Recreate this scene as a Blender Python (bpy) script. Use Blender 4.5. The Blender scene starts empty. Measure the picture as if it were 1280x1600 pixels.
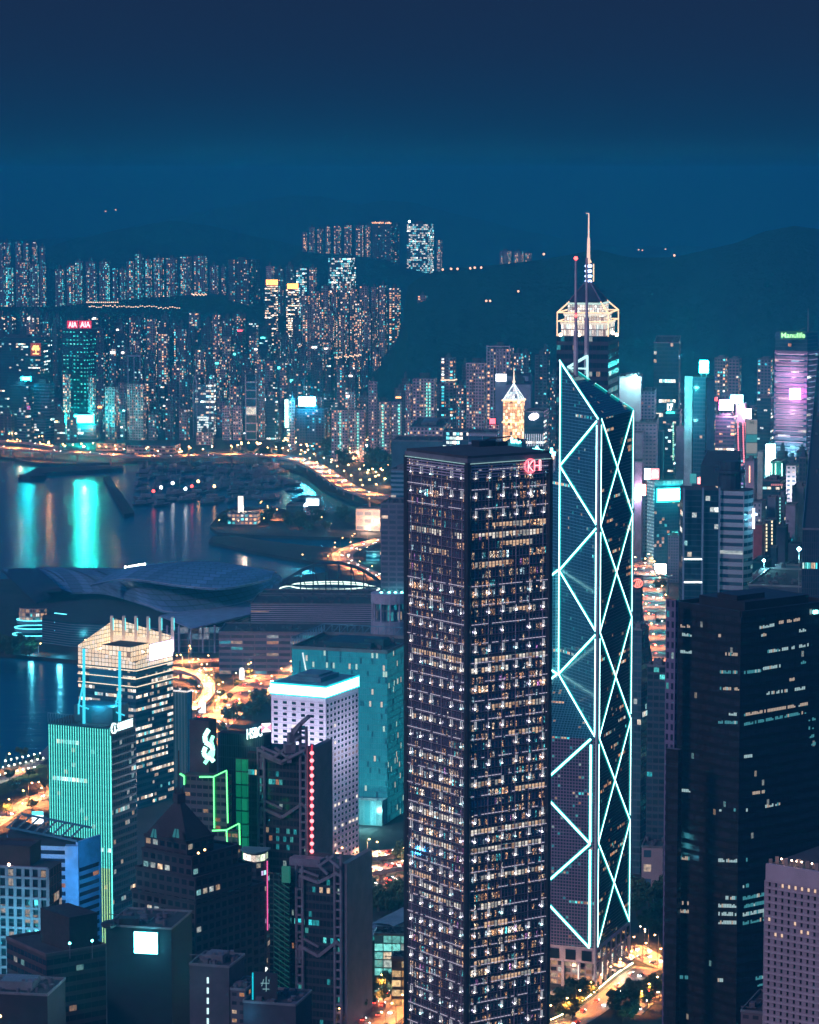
import bpy, math, random
from mathutils import Vector, noise
from mathutils.geometry import tessellate_polygon
R = math.radians
rnd = random.Random(7)
SC = bpy.context.scene
COL = SC.collection

# ------------------------------------------------------------------ camera, world, city glow sun, exposure
CAMH, F, PITCH = 406.0, 4700.0, math.atan(528 / 4700.0)
cam_d = bpy.data.cameras.new('camera')
cam_d.sensor_fit = 'HORIZONTAL'; cam_d.sensor_width = 36; cam_d.lens = 36 * F / 1280
cam_d.clip_start = 1; cam_d.clip_end = 60000
cam = bpy.data.objects.new('camera', cam_d); COL.objects.link(cam)
cam.location = (0, 0, CAMH); cam.rotation_euler = (R(90) - PITCH, 0, 0)
SC.camera = cam
SC.view_settings.view_transform = 'Standard'; SC.view_settings.look = 'None'
SC.view_settings.exposure = 0.3; SC.view_settings.gamma = 1.0; SC.view_settings.use_curve_mapping = False
cy = SC.cycles
cy.max_bounces = 5; cy.diffuse_bounces = 2; cy.glossy_bounces = 3; cy.transmission_bounces = 3; cy.volume_bounces = 0
cy.sample_clamp_indirect = 2.0; cy.sample_clamp_direct = 0; cy.use_denoising = True; cy.caustics_reflective = False
try: cy.use_light_tree = True
except Exception: pass

W = bpy.data.worlds.new('World'); SC.world = W; W.use_nodes = True
wt = W.node_tree; wt.nodes.clear()
tc = wt.nodes.new('ShaderNodeTexCoord'); sx = wt.nodes.new('ShaderNodeSeparateXYZ')
wt.links.new(tc.outputs['Generated'], sx.inputs[0])
rp = wt.nodes.new('ShaderNodeValToRGB')
mr = wt.nodes.new('ShaderNodeMapRange'); mr.inputs['From Min'].default_value = -0.1; mr.inputs['From Max'].default_value = 0.5
wt.links.new(sx.outputs['Z'], mr.inputs['Value']); wt.links.new(mr.outputs[0], rp.inputs[0])
def zt(e): return (e + 0.1) / 0.6
SKY = [(-0.1, (.003, .010, .025)), (-.004, (.002, .010, .024)), (.0025, (.002, .010, .022)), (.004, (.003, .030, .070)), (.0065, (.004, .037, .089)), (.01, (.0045, .0365, .092)), (.016, (.005, .035, .0915)), (.026, (.0062, .0315, .087)), (.04, (.0078, .0272, .077)), (.066, (.0095, .0235, .067)), (.11, (.0095, .035, .09)), (.2, (.011, .094, .275)), (.45, (.012, .116, .342))]
el = rp.color_ramp.elements
while len(el) < len(SKY): el.new(0.5)
for e, (z, c) in zip(el, SKY): e.position = zt(z); e.color = (*c, 1)
bg = wt.nodes.new('ShaderNodeBackground'); bg.inputs['Strength'].default_value = 0.8
wo = wt.nodes.new('ShaderNodeOutputWorld')
def wm(op, *a):
    n = wt.nodes.new('ShaderNodeMath'); n.operation = op
    for i, q in enumerate(a):
        if isinstance(q, (int, float)): n.inputs[i].default_value = q
        else: wt.links.new(q, n.inputs[i])
    return n.outputs[0]
gx = wm('MULTIPLY', wm('ADD', sx.outputs['X'], .042), 16.0); gz = wm('MULTIPLY', wm('ADD', sx.outputs['Z'], .004), 60.0)
gl = wm('EXPONENT', wm('MULTIPLY', wm('ADD', wm('MULTIPLY', gx, gx), wm('MULTIPLY', gz, gz)), -1.0))
va = wt.nodes.new('ShaderNodeVectorMath'); va.operation = 'SCALE'; va.inputs[0].default_value = (0, .022, .042); wt.links.new(gl, va.inputs['Scale'])
vb = wt.nodes.new('ShaderNodeVectorMath'); wt.links.new(rp.outputs[0], vb.inputs[0]); wt.links.new(va.outputs[0], vb.inputs[1])
wt.links.new(vb.outputs[0], bg.inputs['Color']); wt.links.new(bg.outputs[0], wo.inputs['Surface'])

sun_d = bpy.data.lights.new('city_glow_sun', 'SUN'); sun_d.energy = 1.0; sun_d.angle = R(12); sun_d.color = (1.0, .72, .92)  # added pink sun stands in for the city glow on the facades
sun = bpy.data.objects.new('city_glow_sun', sun_d); COL.objects.link(sun)
sun.rotation_euler = Vector((.62, .62, -.48)).to_track_quat('-Z', 'Y').to_euler()

# ------------------------------------------------------------------ helpers: picture <-> place
cp, sp = math.cos(PITCH), math.sin(PITCH)
def ray(px, py):
    u, v = (px - 640) / F, (py - 800) / F
    return Vector((u, cp - v * sp, -sp - v * cp))
def P(px, py, Y):
    d = ray(px, py); return Vector((0, 0, CAMH)) + d * (Y / d.y)
def G(px, py, z=0.0):
    d = ray(px, py); return Vector((0, 0, CAMH)) + d * ((z - CAMH) / d.z)
def ONP(px, py, p0, n):
    d = ray(px, py); o = Vector((0, 0, CAMH)); return o + d * ((Vector(p0) - o).dot(n) / d.dot(n))
def ZR(py, Y): return P(640, py, Y).z
def YB(py): return G(640, py).y
def XL(px, z, x0, y0, dx, dy):
    """distance w along (dx,dy) from (x0,y0) whose point at height z stands at column px"""
    u = (px - 640) / F
    return (u * (y0 * cp + (CAMH - z) * sp) - x0) / (dx - u * dy * cp)
def foot(xl, xc, xr, yt, Y, th):
    """four ground corners C, R, B, L of a block turned by th, and its top height"""
    c = P(xc, yt, Y); t = R(th)
    wl = XL(xl, c.z, c.x, c.y, -math.cos(t), math.sin(t)); wr = XL(xr, c.z, c.x, c.y, math.sin(t), math.cos(t))
    C = Vector((c.x, c.y)); l = Vector((-math.cos(t), math.sin(t))) * wl; r = Vector((math.sin(t), math.cos(t))) * wr
    return [C, C + r, C + r + l, C + l], c.z

# ------------------------------------------------------------------ helpers: meshes and objects
class MB:
    def __init__(s): s.v = []; s.f = []; s.uv = []; s.m = []
    def face(s, pts, uv=None, m=0):
        b = len(s.v); s.v += [tuple(p) for p in pts]; s.f.append(tuple(range(b, b + len(pts))))
        s.uv.append(uv if uv else [(0, 0)] * len(pts)); s.m.append(m)
    def prism(s, fp, z0, z1, cw=3.6, fh=3.6, m=0, cap=1, bottom=False, z1s=None):
        fp = [Vector((p[0], p[1])) for p in fp]
        if sum(a.x * b.y - b.x * a.y for a, b in zip(fp, fp[1:] + fp[:1])) < 0: fp.reverse()
        off = 0; nv = max(1, round((z1 - z0) / fh))
        for a, b in zip(fp, fp[1:] + fp[:1]):
            n = max(1, round((b - a).length / cw))
            s.face([(a.x, a.y, z0), (b.x, b.y, z0), (b.x, b.y, z1), (a.x, a.y, z1)], [(off, 0), (off + n, 0), (off + n, nv), (off, nv)], m)
            off += n + 5
        if cap is not None: s.poly([(p.x, p.y, z1) for p in fp], cap)
        if bottom: s.poly([(p.x, p.y, z0) for p in reversed(fp)], cap or 0)
        return s
    def poly(s, pts, m=0):
        s.face(pts, [(p[0] * .1, p[1] * .1) for p in pts], m)
    def box(s, c, sx, sy, sz, rot=0, m=0):
        ca, sa = math.cos(rot), math.sin(rot); q = []
        for a, b in ((-1, -1), (1, -1), (1, 1), (-1, 1)):
            x, y = a * sx / 2, b * sy / 2; q.append((c[0] + x * ca - y * sa, c[1] + x * sa + y * ca))
        s.prism(q, c[2], c[2] + sz, 3, 3, m, m, True); return s
    def bar(s, a, b, w, h=None, m=0, n=None):
        """square-section bar from a to b"""
        a, b = Vector(a), Vector(b); d = (b - a); L = d.length
        if L < 1e-6: return s
        d.normalize(); up = Vector(n) if n else (Vector((0, 0, 1)) if abs(d.z) < .95 else Vector((1, 0, 0)))
        x = d.cross(up).normalized(); y = x.cross(d).normalized(); h = h or w
        c = [x * w / 2 + y * h / 2, -x * w / 2 + y * h / 2, -x * w / 2 - y * h / 2, x * w / 2 - y * h / 2]
        A = [a + k for k in c]; B = [b + k for k in c]
        for i in range(4):
            j = (i + 1) % 4; s.face([A[i], A[j], B[j], B[i]], [(0, 0), (1, 0), (1, L / 3), (0, L / 3)], m)
        s.face(A[::-1], None, m); s.face(B, None, m); return s
    def tube(s, pts, r, m=0, seg=8):
        rings = []
        for i, p in enumerate(pts):
            p = Vector(p); d = (Vector(pts[min(i + 1, len(pts) - 1)]) - Vector(pts[max(i - 1, 0)])).normalized()
            up = Vector((0, 0, 1)) if abs(d.z) < .9 else Vector((1, 0, 0))
            x = d.cross(up).normalized(); y = x.cross(d).normalized(); rr = r[i] if isinstance(r, (list, tuple)) else r
            rings.append([p + x * rr * math.cos(k * 2 * math.pi / seg) + y * rr * math.sin(k * 2 * math.pi / seg) for k in range(seg)])
        for a, b in zip(rings, rings[1:]):
            for k in range(seg): s.face([a[k], a[(k + 1) % seg], b[(k + 1) % seg], b[k]], None, m)
        s.face(rings[0][::-1], None, m); s.face(rings[-1], None, m); return s
    def ball(s, c, r, m=0, nu=8, nv=5, sz=1):
        for i in range(nv):
            t0, t1 = math.pi * i / nv, math.pi * (i + 1) / nv
            for k in range(nu):
                p0, p1 = 2 * math.pi * k / nu, 2 * math.pi * (k + 1) / nu
                q = lambda t, p: (c[0] + r * math.sin(t) * math.cos(p), c[1] + r * math.sin(t) * math.sin(p), c[2] + r * sz * math.cos(t))
                s.face([q(t1, p0), q(t1, p1), q(t0, p1), q(t0, p0)] if i else [q(t1, p0), q(t1, p1), q(t0, p0)], None, m)
        return s
    def strip(s, A, B, uvl=1.0, m=0, flip=False):
        """quads between two point lists"""
        u = 0
        for i in range(len(A) - 1):
            d = (Vector(A[i + 1]) - Vector(A[i])).length
            s.face([A[i], A[i + 1], B[i + 1], B[i]], [(u, 0), (u + d * uvl, 0), (u + d * uvl, 1), (u, 1)], m); u += d * uvl
        return s
    def slab(s, outline, z0, z1, m=0):
        """closed concave outline (x,y) with top and sides"""
        pts = [Vector((p[0], p[1], 0)) for p in outline]
        for t in tessellate_polygon([pts]):
            a, b, c = (pts[i] for i in t)
            if (b - a).cross(c - a).z < 0: b, c = c, b
            s.face([(q.x, q.y, z1) for q in (a, b, c)], [(q.x * .1, q.y * .1) for q in (a, b, c)], m)
        for a, b in zip(pts, pts[1:] + pts[:1]):
            s.face([(a.x, a.y, z0), (b.x, b.y, z0), (b.x, b.y, z1), (a.x, a.y, z1)], None, m)
        return s

def tag(o, label=None, cat=None, group=None, kind=None):
    if label: o['label'] = label
    if cat: o['category'] = cat
    if group: o['group'] = group
    if kind: o['kind'] = kind
    return o
def root(name, label, cat, loc, group=None):
    o = bpy.data.objects.new(name, None); COL.objects.link(o); o.location = loc; o.empty_display_size = .1
    return tag(o, label, cat, group)
def org(o):
    v = Vector((0, 0, 0))
    while o is not None: v += o.location; o = o.parent
    return v
def obj(name, mb, mats, parent=None, loc=None, label=None):
    o0 = org(parent) if parent else Vector(loc or (0, 0, 0))
    me = bpy.data.meshes.new(name)
    me.from_pydata([(x - o0.x, y - o0.y, z - o0.z) for x, y, z in mb.v], [], mb.f)
    uvl = me.uv_layers.new(name='UVMap')
    flat = [c for u in mb.uv for q in u for c in q]
    uvl.data.foreach_set('uv', flat)
    if not isinstance(mats, (list, tuple)): mats = [mats]
    for m in mats: me.materials.append(m)
    me.polygons.foreach_set('material_index', [min(k, len(mats) - 1) for k in mb.m]); me.update()
    o = bpy.data.objects.new(name, me); COL.objects.link(o)
    if parent: o.parent = parent
    else: o.location = o0
    if label: o['label'] = label
    return o
def kids(o): return [c for c in o.children]
CH = {}
def copy_tree(o, loc, rz=0.0, scale=None, label=None):
    if o.name not in CH: CH[o.name] = [(c, [g for g in c.children]) for c in o.children]
    r = o.copy(); COL.objects.link(r); r.location = loc; r.rotation_euler = (0, 0, rz)
    if scale: r.scale = scale if isinstance(scale, tuple) else (scale,) * 3
    if label: r['label'] = label
    for c, gs in CH[o.name]:
        k = c.copy(); COL.objects.link(k); k.parent = r
        for g in gs: q = g.copy(); COL.objects.link(q); q.parent = k
    return r
ORD = ['leftmost', 'second', 'third', 'fourth', 'fifth', 'sixth', 'seventh', 'eighth', 'ninth', 'tenth', 'eleventh', 'twelfth', 'thirteenth', 'fourteenth', 'fifteenth', 'sixteenth', 'seventeenth', 'eighteenth', 'nineteenth', 'twentieth'] 
ORD += ['twenty-' + x for x in ('first', 'second', 'third', 'fourth', 'fifth', 'sixth', 'seventh', 'eighth', 'ninth')] + ['thirtieth'] + ['thirty-' + x for x in ('first', 'second', 'third', 'fourth', 'fifth', 'sixth', 'seventh', 'eighth', 'ninth')] + ['fortieth'] + ['forty-' + x for x in ('first', 'second', 'third', 'fourth', 'fifth', 'sixth', 'seventh', 'eighth', 'ninth')]

# ------------------------------------------------------------------ helpers: materials
class X:
    nt = None
    def __init__(s, k): s.k = k
    @staticmethod
    def op(o, *a):
        n = X.nt.nodes.new('ShaderNodeMath'); n.operation = o
        for i, q in enumerate(a):
            if isinstance(q, X): X.nt.links.new(q.k, n.inputs[i])
            else: n.inputs[i].default_value = q
        return X(n.outputs[0])
    def __add__(s, o): return X.op('ADD', s, o)
    __radd__ = __add__
    def __sub__(s, o): return X.op('SUBTRACT', s, o)
    def __rsub__(s, o): return X.op('SUBTRACT', o, s)
    def __mul__(s, o): return X.op('MULTIPLY', s, o)
    __rmul__ = __mul__
    def __gt__(s, o): return X.op('GREATER_THAN', s, o)
    def __lt__(s, o): return X.op('LESS_THAN', s, o)
    def __pow__(s, o): return X.op('POWER', s, o)
def newmat(name):
    m = bpy.data.materials.new(name); m.use_nodes = True; nt = m.node_tree; nt.nodes.clear(); X.nt = nt
    b = nt.nodes.new('ShaderNodeBsdfPrincipled'); o = nt.nodes.new('ShaderNodeOutputMaterial'); nt.links.new(b.outputs[0], o.inputs[0])
    return m, nt, b
def comb(a, b, c):
    n = X.nt.nodes.new('ShaderNodeCombineXYZ')
    for i, q in enumerate((a, b, c)):
        if isinstance(q, X): X.nt.links.new(q.k, n.inputs[i])
        else: n.inputs[i].default_value = q
    return n.outputs[0]
def white(v):
    n = X.nt.nodes.new('ShaderNodeTexWhiteNoise'); n.noise_dimensions = '3D'; X.nt.links.new(v, n.inputs['Vector'])
    s = X.nt.nodes.new('ShaderNodeSeparateColor'); X.nt.links.new(n.outputs['Color'], s.inputs[0])
    return X(n.outputs['Value']), X(s.outputs[0]), X(s.outputs[1]), X(s.outputs[2])
def noisetex(vec, scale, detail=3, rough=.5):
    n = X.nt.nodes.new('ShaderNodeTexNoise'); n.inputs['Scale'].default_value = scale; n.inputs['Detail'].default_value = detail; n.inputs['Roughness'].default_value = rough
    if vec is not None: X.nt.links.new(vec, n.inputs['Vector'])
    return X(n.outputs[0])
def mixc(f, a, b):
    n = X.nt.nodes.new('ShaderNodeMix'); n.data_type = 'RGBA'
    if isinstance(f, X): X.nt.links.new(f.k, n.inputs[0])
    else: n.inputs[0].default_value = f
    for i, q in ((6, a), (7, b)):
        if isinstance(q, tuple): n.inputs[i].default_value = (*q, 1)
        else: X.nt.links.new(q, n.inputs[i])
    return n.outputs[2]
def ramp(f, stops, const=True):
    n = X.nt.nodes.new('ShaderNodeValToRGB'); X.nt.links.new(f.k, n.inputs[0]); n.color_ramp.interpolation = 'CONSTANT' if const else 'LINEAR'
    e = n.color_ramp.elements
    while len(e) < len(stops): e.new(.5)
    for q, (p, c) in zip(e, stops): q.position = p; q.color = (*c, 1)
    return n.outputs[0]
MATS = {}
EM = 1.0
def plain(name, col, rough=.7, metal=0, var=.25, scale=.15, spec=.3):
    if name in MATS: return MATS[name]
    m, nt, b = newmat(name)
    g = nt.nodes.new('ShaderNodeNewGeometry')
    n = noisetex(g.outputs['Position'], scale, 4, .6)
    lo = tuple(c * (1 - var) for c in col); hi = tuple(min(1, c * (1 + var)) for c in col)
    nt.links.new(ramp(n, [(.3, lo), (.7, hi)], False), b.inputs['Base Color'])
    b.inputs['Roughness'].default_value = rough; b.inputs['Metallic'].default_value = metal; b.inputs['Specular IOR Level'].default_value = spec
    MATS[name] = m; return m
def glow(name, col, s, sample=True):
    if name in MATS: return MATS[name]
    m, nt, b = newmat(name)
    b.inputs['Base Color'].default_value = (.05, .05, .05, 1); b.inputs['Emission Color'].default_value = (*col, 1); b.inputs['Emission Strength'].default_value = s
    m.cycles.emission_sampling = 'AUTO' if sample else 'NONE'
    MATS[name] = m; return m
def screen(name, col, s, white=.55):
    """a bright sign face: white in the middle, its own colour towards the rim and in soft patches"""
    if name in MATS: return MATS[name]
    m, nt, b = newmat(name)
    uvn = nt.nodes.new('ShaderNodeUVMap'); q = nt.nodes.new('ShaderNodeSeparateXYZ'); nt.links.new(uvn.outputs[0], q.inputs[0]); U, V = X(q.outputs[0]), X(q.outputs[1])
    e = X.op('MINIMUM', X.op('MINIMUM', U, 1 - U), X.op('MINIMUM', V, 1 - V) * .8) * 5.0
    n = noisetex(comb(U * 3.0, V * 2.2, .3), 1.4, 3, .6)
    f = X.op('MINIMUM', X.op('MAXIMUM', e * (n * 1.6 + .1), 0.0), 1.0)
    b.inputs['Base Color'].default_value = (.05, .05, .05, 1)
    nt.links.new(mixc(f, col, tuple(white + (1 - white) * c for c in col)), b.inputs['Emission Color']); nt.links.new(((f * .7 + .3) * s).k, b.inputs['Emission Strength'])
    MATS[name] = m; return m
WARM = [(0, (1, .40, .16)), (.3, (1, .54, .27)), (.6, (1, .70, .46)), (.82, (.95, .95, .85)), (.9, (.12, .85, .85))]
COOL = [(0, (.05, .75, .82)), (.4, (.15, .95, .9)), (.62, (.7, 1, .92)), (.78, (1, .68, .42)), (.93, (1, .42, .2))]
MIXD = [(0, (1, .45, .2)), (.3, (1, .66, .42)), (.5, (.85, .95, .9)), (.62, (.12, .85, .9)), (.85, (.04, .6, .75))]
OFFC = [(0, (.85, .95, .9)), (.35, (.45, .95, .95)), (.6, (1, .85, .65)), (.85, (1, .65, .4))]
def facade(name, wall, glass=(.012, .018, .03), lit=.3, u=(.15, .85), v=(.3, .8), cols=WARM, S=1.6, colv=0., flo=0., run=0, rough=.65, grough=.15, metal=0., gmetal=0., line=None, var=.15, steady=False, frag=False, clump=0., gvar=.8):
    """walls with a window in every UV cell; each cell may be lit, in a colour and strength of its own"""
    if name in MATS: return MATS[name]
    m, nt, b = newmat(name)
    uvn = nt.nodes.new('ShaderNodeUVMap'); s = nt.nodes.new('ShaderNodeSeparateXYZ'); nt.links.new(uvn.outputs[0], s.inputs[0])
    U, V = X(s.outputs[0]), X(s.outputs[1])
    fu, fv, iu, iv = X.op('FRACT', U), X.op('FRACT', V), X.op('FLOOR', U), X.op('FLOOR', V)
    r = X(nt.nodes.new('ShaderNodeObjectInfo').outputs['Random'])
    w0, wa, wb, wc = white(comb(iu + .5, iv + .5, r * 91.7))
    p = X.op('ADD', r * 0, lit)
    if colv:
        c0 = white(comb(iu + .5, 3.3, r * 57.1))[0]; p = p * ((1 - colv) + (c0 * c0) * (3 * colv))
    if flo:
        f0 = white(comb(7.7, iv + .5, r * 31.3))[0]
        if run:
            fr = white(comb(X.op('FLOOR', U * (1 / run)) + .5, iv + .5, r * 13.3))[0]; p = p + (fr < flo) * .8
        else: p = p + (f0 < flo) * .75
    if clump:
        gq = nt.nodes.new('ShaderNodeNewGeometry'); cl = noisetex(gq.outputs['Position'], clump, 2, .6); p = p * X.op('MAXIMUM', cl * 6.0 - 2.3, .12)
    on = w0 < p
    win = (fu > u[0]) * (fu < u[1]) * (fv > v[0]) * (fv < v[1])
    ins = noisetex(comb(U * 3.1, V * 2.3, r * 9), 1.0, 3, .7)
    if frag: ins = noisetex(comb(U * 4.7, V * 6.1, r * 9), 1.0, 2, .6); inn = X.op('MINIMUM', X.op('MAXIMUM', ins * 14.0 - 7.6, .04), 1.6)
    else: inn = X.op('MAXIMUM', ins * 3.2 - .75, .12)
    es = on * win * ((wa * .3 * gvar + .85) if steady else (wa * wa * 1.5 + .3) * inn) * (S * EM)
    nt.links.new(ramp(wb, cols), b.inputs['Emission Color']); nt.links.new(es.k, b.inputs['Emission Strength'])
    g = nt.nodes.new('ShaderNodeNewGeometry'); n = noisetex(g.outputs['Position'], .06, 4, .6)
    wcol = ramp(n, [(.3, tuple(c * (1 - var) for c in wall)), (.7, tuple(min(1, c * (1 + var)) for c in wall))], False)
    gcol = mixc(wc * gvar, glass, tuple(min(1, c * 2.2) for c in glass))
    bc = mixc(win, wcol, gcol)
    if line: bc = mixc((fv < line[1]) * 1.0, bc, line[0])
    nt.links.new(bc, b.inputs['Base Color'])
    nt.links.new((win * (grough - rough) + rough).k, b.inputs['Roughness'])
    nt.links.new((win * (gmetal - metal) + metal).k, b.inputs['Metallic'])
    m.cycles.emission_sampling = 'NONE'
    MATS[name] = m; return m

ROOF = plain('roofing', (.05, .052, .06), .85)
CONC = plain('concrete', (.30, .28, .30), .8)
PALE = plain('pale_render', (.62, .58, .64), .8)
DARK = plain('dark_cladding', (.02, .022, .03), .5)
STEEL = plain('grey_steel', (.22, .23, .26), .45, .5)
CYANW = glow('cyan_white_light', (.42, 1, .97), 2.6, False)
WARMB = glow('warm_lamp_bulb', (1, .50, .17), 14)
WHITEB = glow('white_lamp_bulb', (.85, .95, 1), 16)
TEALB = glow('teal_lamp_bulb', (.15, 1, .85), 14)
REDB = glow('red_lamp_bulb', (1, .06, .05), 8)

def write(name, text, parent, org_pt, xd, up, h, mat, depth=.3, bold=0.0, w=None, label=None):
    """raised letters: text of cap height about h with its lower left at org_pt, running along xd"""
    cu = bpy.data.curves.new(name, 'FONT'); cu.body = text; cu.size = h * 1.38; cu.extrude = depth; cu.offset = bold
    t = bpy.data.objects.new(name, cu); COL.objects.link(t)
    bpy.context.view_layer.update()
    me = bpy.data.meshes.new_from_object(t.evaluated_get(bpy.context.evaluated_depsgraph_get()))
    COL.objects.unlink(t); bpy.data.objects.remove(t)
    xd, up = Vector(xd).normalized(), Vector(up).normalized(); zd = xd.cross(up)
    xs = [v.co.x for v in me.vertices] or [0]; k = (w / (max(xs) - min(xs))) if w else 1; x0 = min(xs); o0 = org(parent)
    for v in me.vertices:
        c = v.co.copy(); v.co = Vector(org_pt) + xd * ((c.x - x0) * k) + up * c.y + zd * c.z - o0
    me.materials.clear(); me.materials.append(mat)
    o = bpy.data.objects.new(name, me); COL.objects.link(o); o.parent = parent
    if label: o['label'] = label
    return o
def panel(mb, px0, py0, px1, py1, p0, n, th=.6, m=0):
    """a thick board on the upright plane (p0, n), its corners measured in the photograph; returns its frame"""
    n = Vector(n).normalized(); q = [ONP(a, b, p0, n) for a, b in ((px0, py1), (px1, py1), (px1, py0), (px0, py0))]
    xd = Vector((-n.y, n.x, 0)); 
    if xd.x < 0: xd = -xd
    w = (q[1] - q[0]).dot(xd); h = ((q[3].z - q[0].z) + (q[2].z - q[1].z)) / 2
    a = q[0]; c = [a, a + xd * w, a + xd * w + Vector((0, 0, h)), a + Vector((0, 0, h))]
    f = n if n.y < 0 else -n
    fr = [k + f * th for k in c]
    mb.face(fr, [(0, 0), (1, 0), (1, 1), (0, 1)], m); mb.face(c[::-1], None, m)
    for i in range(4): j = (i + 1) % 4; mb.face([c[i], c[j], fr[j], fr[i]], None, m)
    return fr[0], xd, w, h, f

# ------------------------------------------------------------------ the setting
def struct(name, mb, mats): o = obj(name, mb, mats); o['kind'] = 'structure'; return o
m, nt, b = newmat('harbour_water')
b.inputs['Base Color'].default_value = (.001, .085, .16, 1); b.inputs['Roughness'].default_value = .2; b.inputs['IOR'].default_value = 1.33
g = nt.nodes.new('ShaderNodeNewGeometry'); mp = nt.nodes.new('ShaderNodeMapping'); mp.inputs['Scale'].default_value = (.011, .045, .05)
nt.links.new(g.outputs['Position'], mp.inputs[0])
n1 = noisetex(mp.outputs[0], 1.0, 5, .62)
bp = nt.nodes.new('ShaderNodeBump'); bp.inputs['Strength'].default_value = .6; bp.inputs['Distance'].default_value = 2.0
nt.links.new(n1.k, bp.inputs['Height']); nt.links.new(bp.outputs[0], b.inputs['Normal'])
WATER = m
mb = MB(); mb.face([(-9000, 900, -3), (9000, 900, -3), (9000, 14000, -3), (-9000, 14000, -3)]); struct('harbour_water', mb, WATER)

COAST = [(-900, 690), (-100, 706), (20, 716), (60, 724), (150, 724), (215, 720), (300, 724), (430, 726), (475, 740), (505, 765), (560, 786), (596, 790), (606, 795),
         (590, 799), (540, 796), (470, 799), (420, 792), (370, 792), (345, 800), (328, 822), (340, 832), (400, 836), (470, 838), (560, 840), (592, 846),
         (575, 856), (520, 856), (440, 848), (370, 838), (332, 838), (326, 846), (400, 862), (480, 876), (512, 884), (508, 894), (470, 900), (440, 905), (300, 905), (100, 905), (0, 905), (-40, 960), (-30, 1018),
         (60, 1026), (140, 1034), (230, 1042), (262, 1052), (225, 1075), (150, 1118), (75, 1172), (0, 1203), (-260, 1300), (-500, 1500), (-700, 2300), (2300, 2300), (2600, 700), (2800, 440), (-1600, 440)]
LAND = plain('city_ground', (.035, .036, .042), .9, 0, .5, .03)
mb = MB(); mb.slab([G(a, c) for a, c in COAST], -6, 0); struct('land', mb, LAND)

m, nt, b = newmat('wooded_slope'); b.inputs['Roughness'].default_value = .95; b.inputs['Specular IOR Level'].default_value = .05
g = nt.nodes.new('ShaderNodeNewGeometry'); n1 = noisetex(g.outputs['Position'], .012, 6, .65); n2 = noisetex(g.outputs['Position'], .07, 3, .6)
nt.links.new(ramp(n1 * .6 + n2 * .4, [(.3, (.006, .03, .034)), (.55, (.012, .055, .058)), (.75, (.02, .085, .08))], False), b.inputs['Base Color'])
bp = nt.nodes.new('ShaderNodeBump'); bp.inputs['Strength'].default_value = 1; bp.inputs['Distance'].default_value = 14
nt.links.new(n2.k, bp.inputs['Height']); nt.links.new(bp.outputs[0], b.inputs['Normal'])
WOOD = m
def lerp_pts(pts, x):
    for (a, p), (c, q) in zip(pts, pts[1:]):
        if a <= x <= c: return p + (q - p) * (x - a) / (c - a)
    return pts[0][1] if x < pts[0][0] else pts[-1][1]
HT = []
def ridge(name, pts, D, front, back, seed, rough=10, zb=0.0, step=9):
    mb = MB(); rows = []; x0, x1 = pts[0][0], pts[-1][0]; n = int((x1 - x0) / step)
    prof = [(-front, 0), (-front * .85, .05), (-front * .7, .16), (-front * .55, .33), (-front * .4, .52), (-front * .27, .70), (-front * .15, .86), (-front * .06, .965), (0, 1.0), (back * .2, .93), (back * .5, .6), (back, 0)]
    for dy, f in prof:
        row = []
        for i in range(n + 1):
            px = x0 + (x1 - x0) * i / n; t = P(px, lerp_pts(pts, px), D); zr = max(t.z, zb + 1)
            wv = noise.noise(Vector((t.x * .0016 + seed, dy * .0016, seed))) * .22 * (1 - f) * f * 4 * .6
            spur = (noise.noise(Vector((t.x * .004 + seed * 3, 1.7, seed)))) * .16 * math.sin(math.pi * f)
            h = zb + (zr - zb) * max(0, min(1.0, f + wv * (dy < 0) + spur * (dy < 0))) + (noise.fractal(Vector((t.x * .011, (D + dy) * .011, seed)), .7, 2.1, 4) * rough * (.25 + .75 * math.sin(math.pi * f)) if f > 0 else 0)
            row.append((t.x * (D + dy) / D, D + dy, h if f > 0 else zb - 2))
        rows.append(row)
    for a, c in zip(rows, rows[1:]): mb.strip(a, c)
    o = struct(name, mb, WOOD)
    for p in o.data.polygons: p.use_smooth = True
    HT.append((rows, n)); return rows
ridge('wooded_hill', [(565, 592), (600, 562), (622, 535), (630, 490), (637, 448), (660, 430), (690, 422), (760, 415), (850, 405), (900, 395), (935, 390), (985, 402), (1060, 400), (1110, 388), (1150, 378), (1190, 363), (1240, 353), (1290, 358), (1450, 350), (1800, 380)], 5300, 900, 900, 2.3)
ridge('terraced_hillside', [(-400, 480), (-100, 476), (0, 480), (100, 478), (200, 468), (330, 458), (420, 468), (500, 520), (600, 548), (660, 590)], 6100, 900, 900, 5.1, 6)
ridge('headland_hill', [(-500, 360), (-200, 372), (0, 400), (70, 388), (120, 372), (200, 357), (262, 345), (330, 352), (420, 375), (520, 395), (640, 412), (760, 430)], 8400, 1300, 1300, 8.7, 16)
ridge('distant_mountain', [(-300, 380), (120, 372), (250, 345), (300, 334), (360, 321), (420, 310), (470, 303), (515, 309), (560, 319), (600, 313), (640, 316), (700, 332), (800, 356), (900, 378), (1000, 386), (1060, 384), (1200, 392), (1500, 400)], 10600, 1500, 1500, 12.4, 18)
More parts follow.
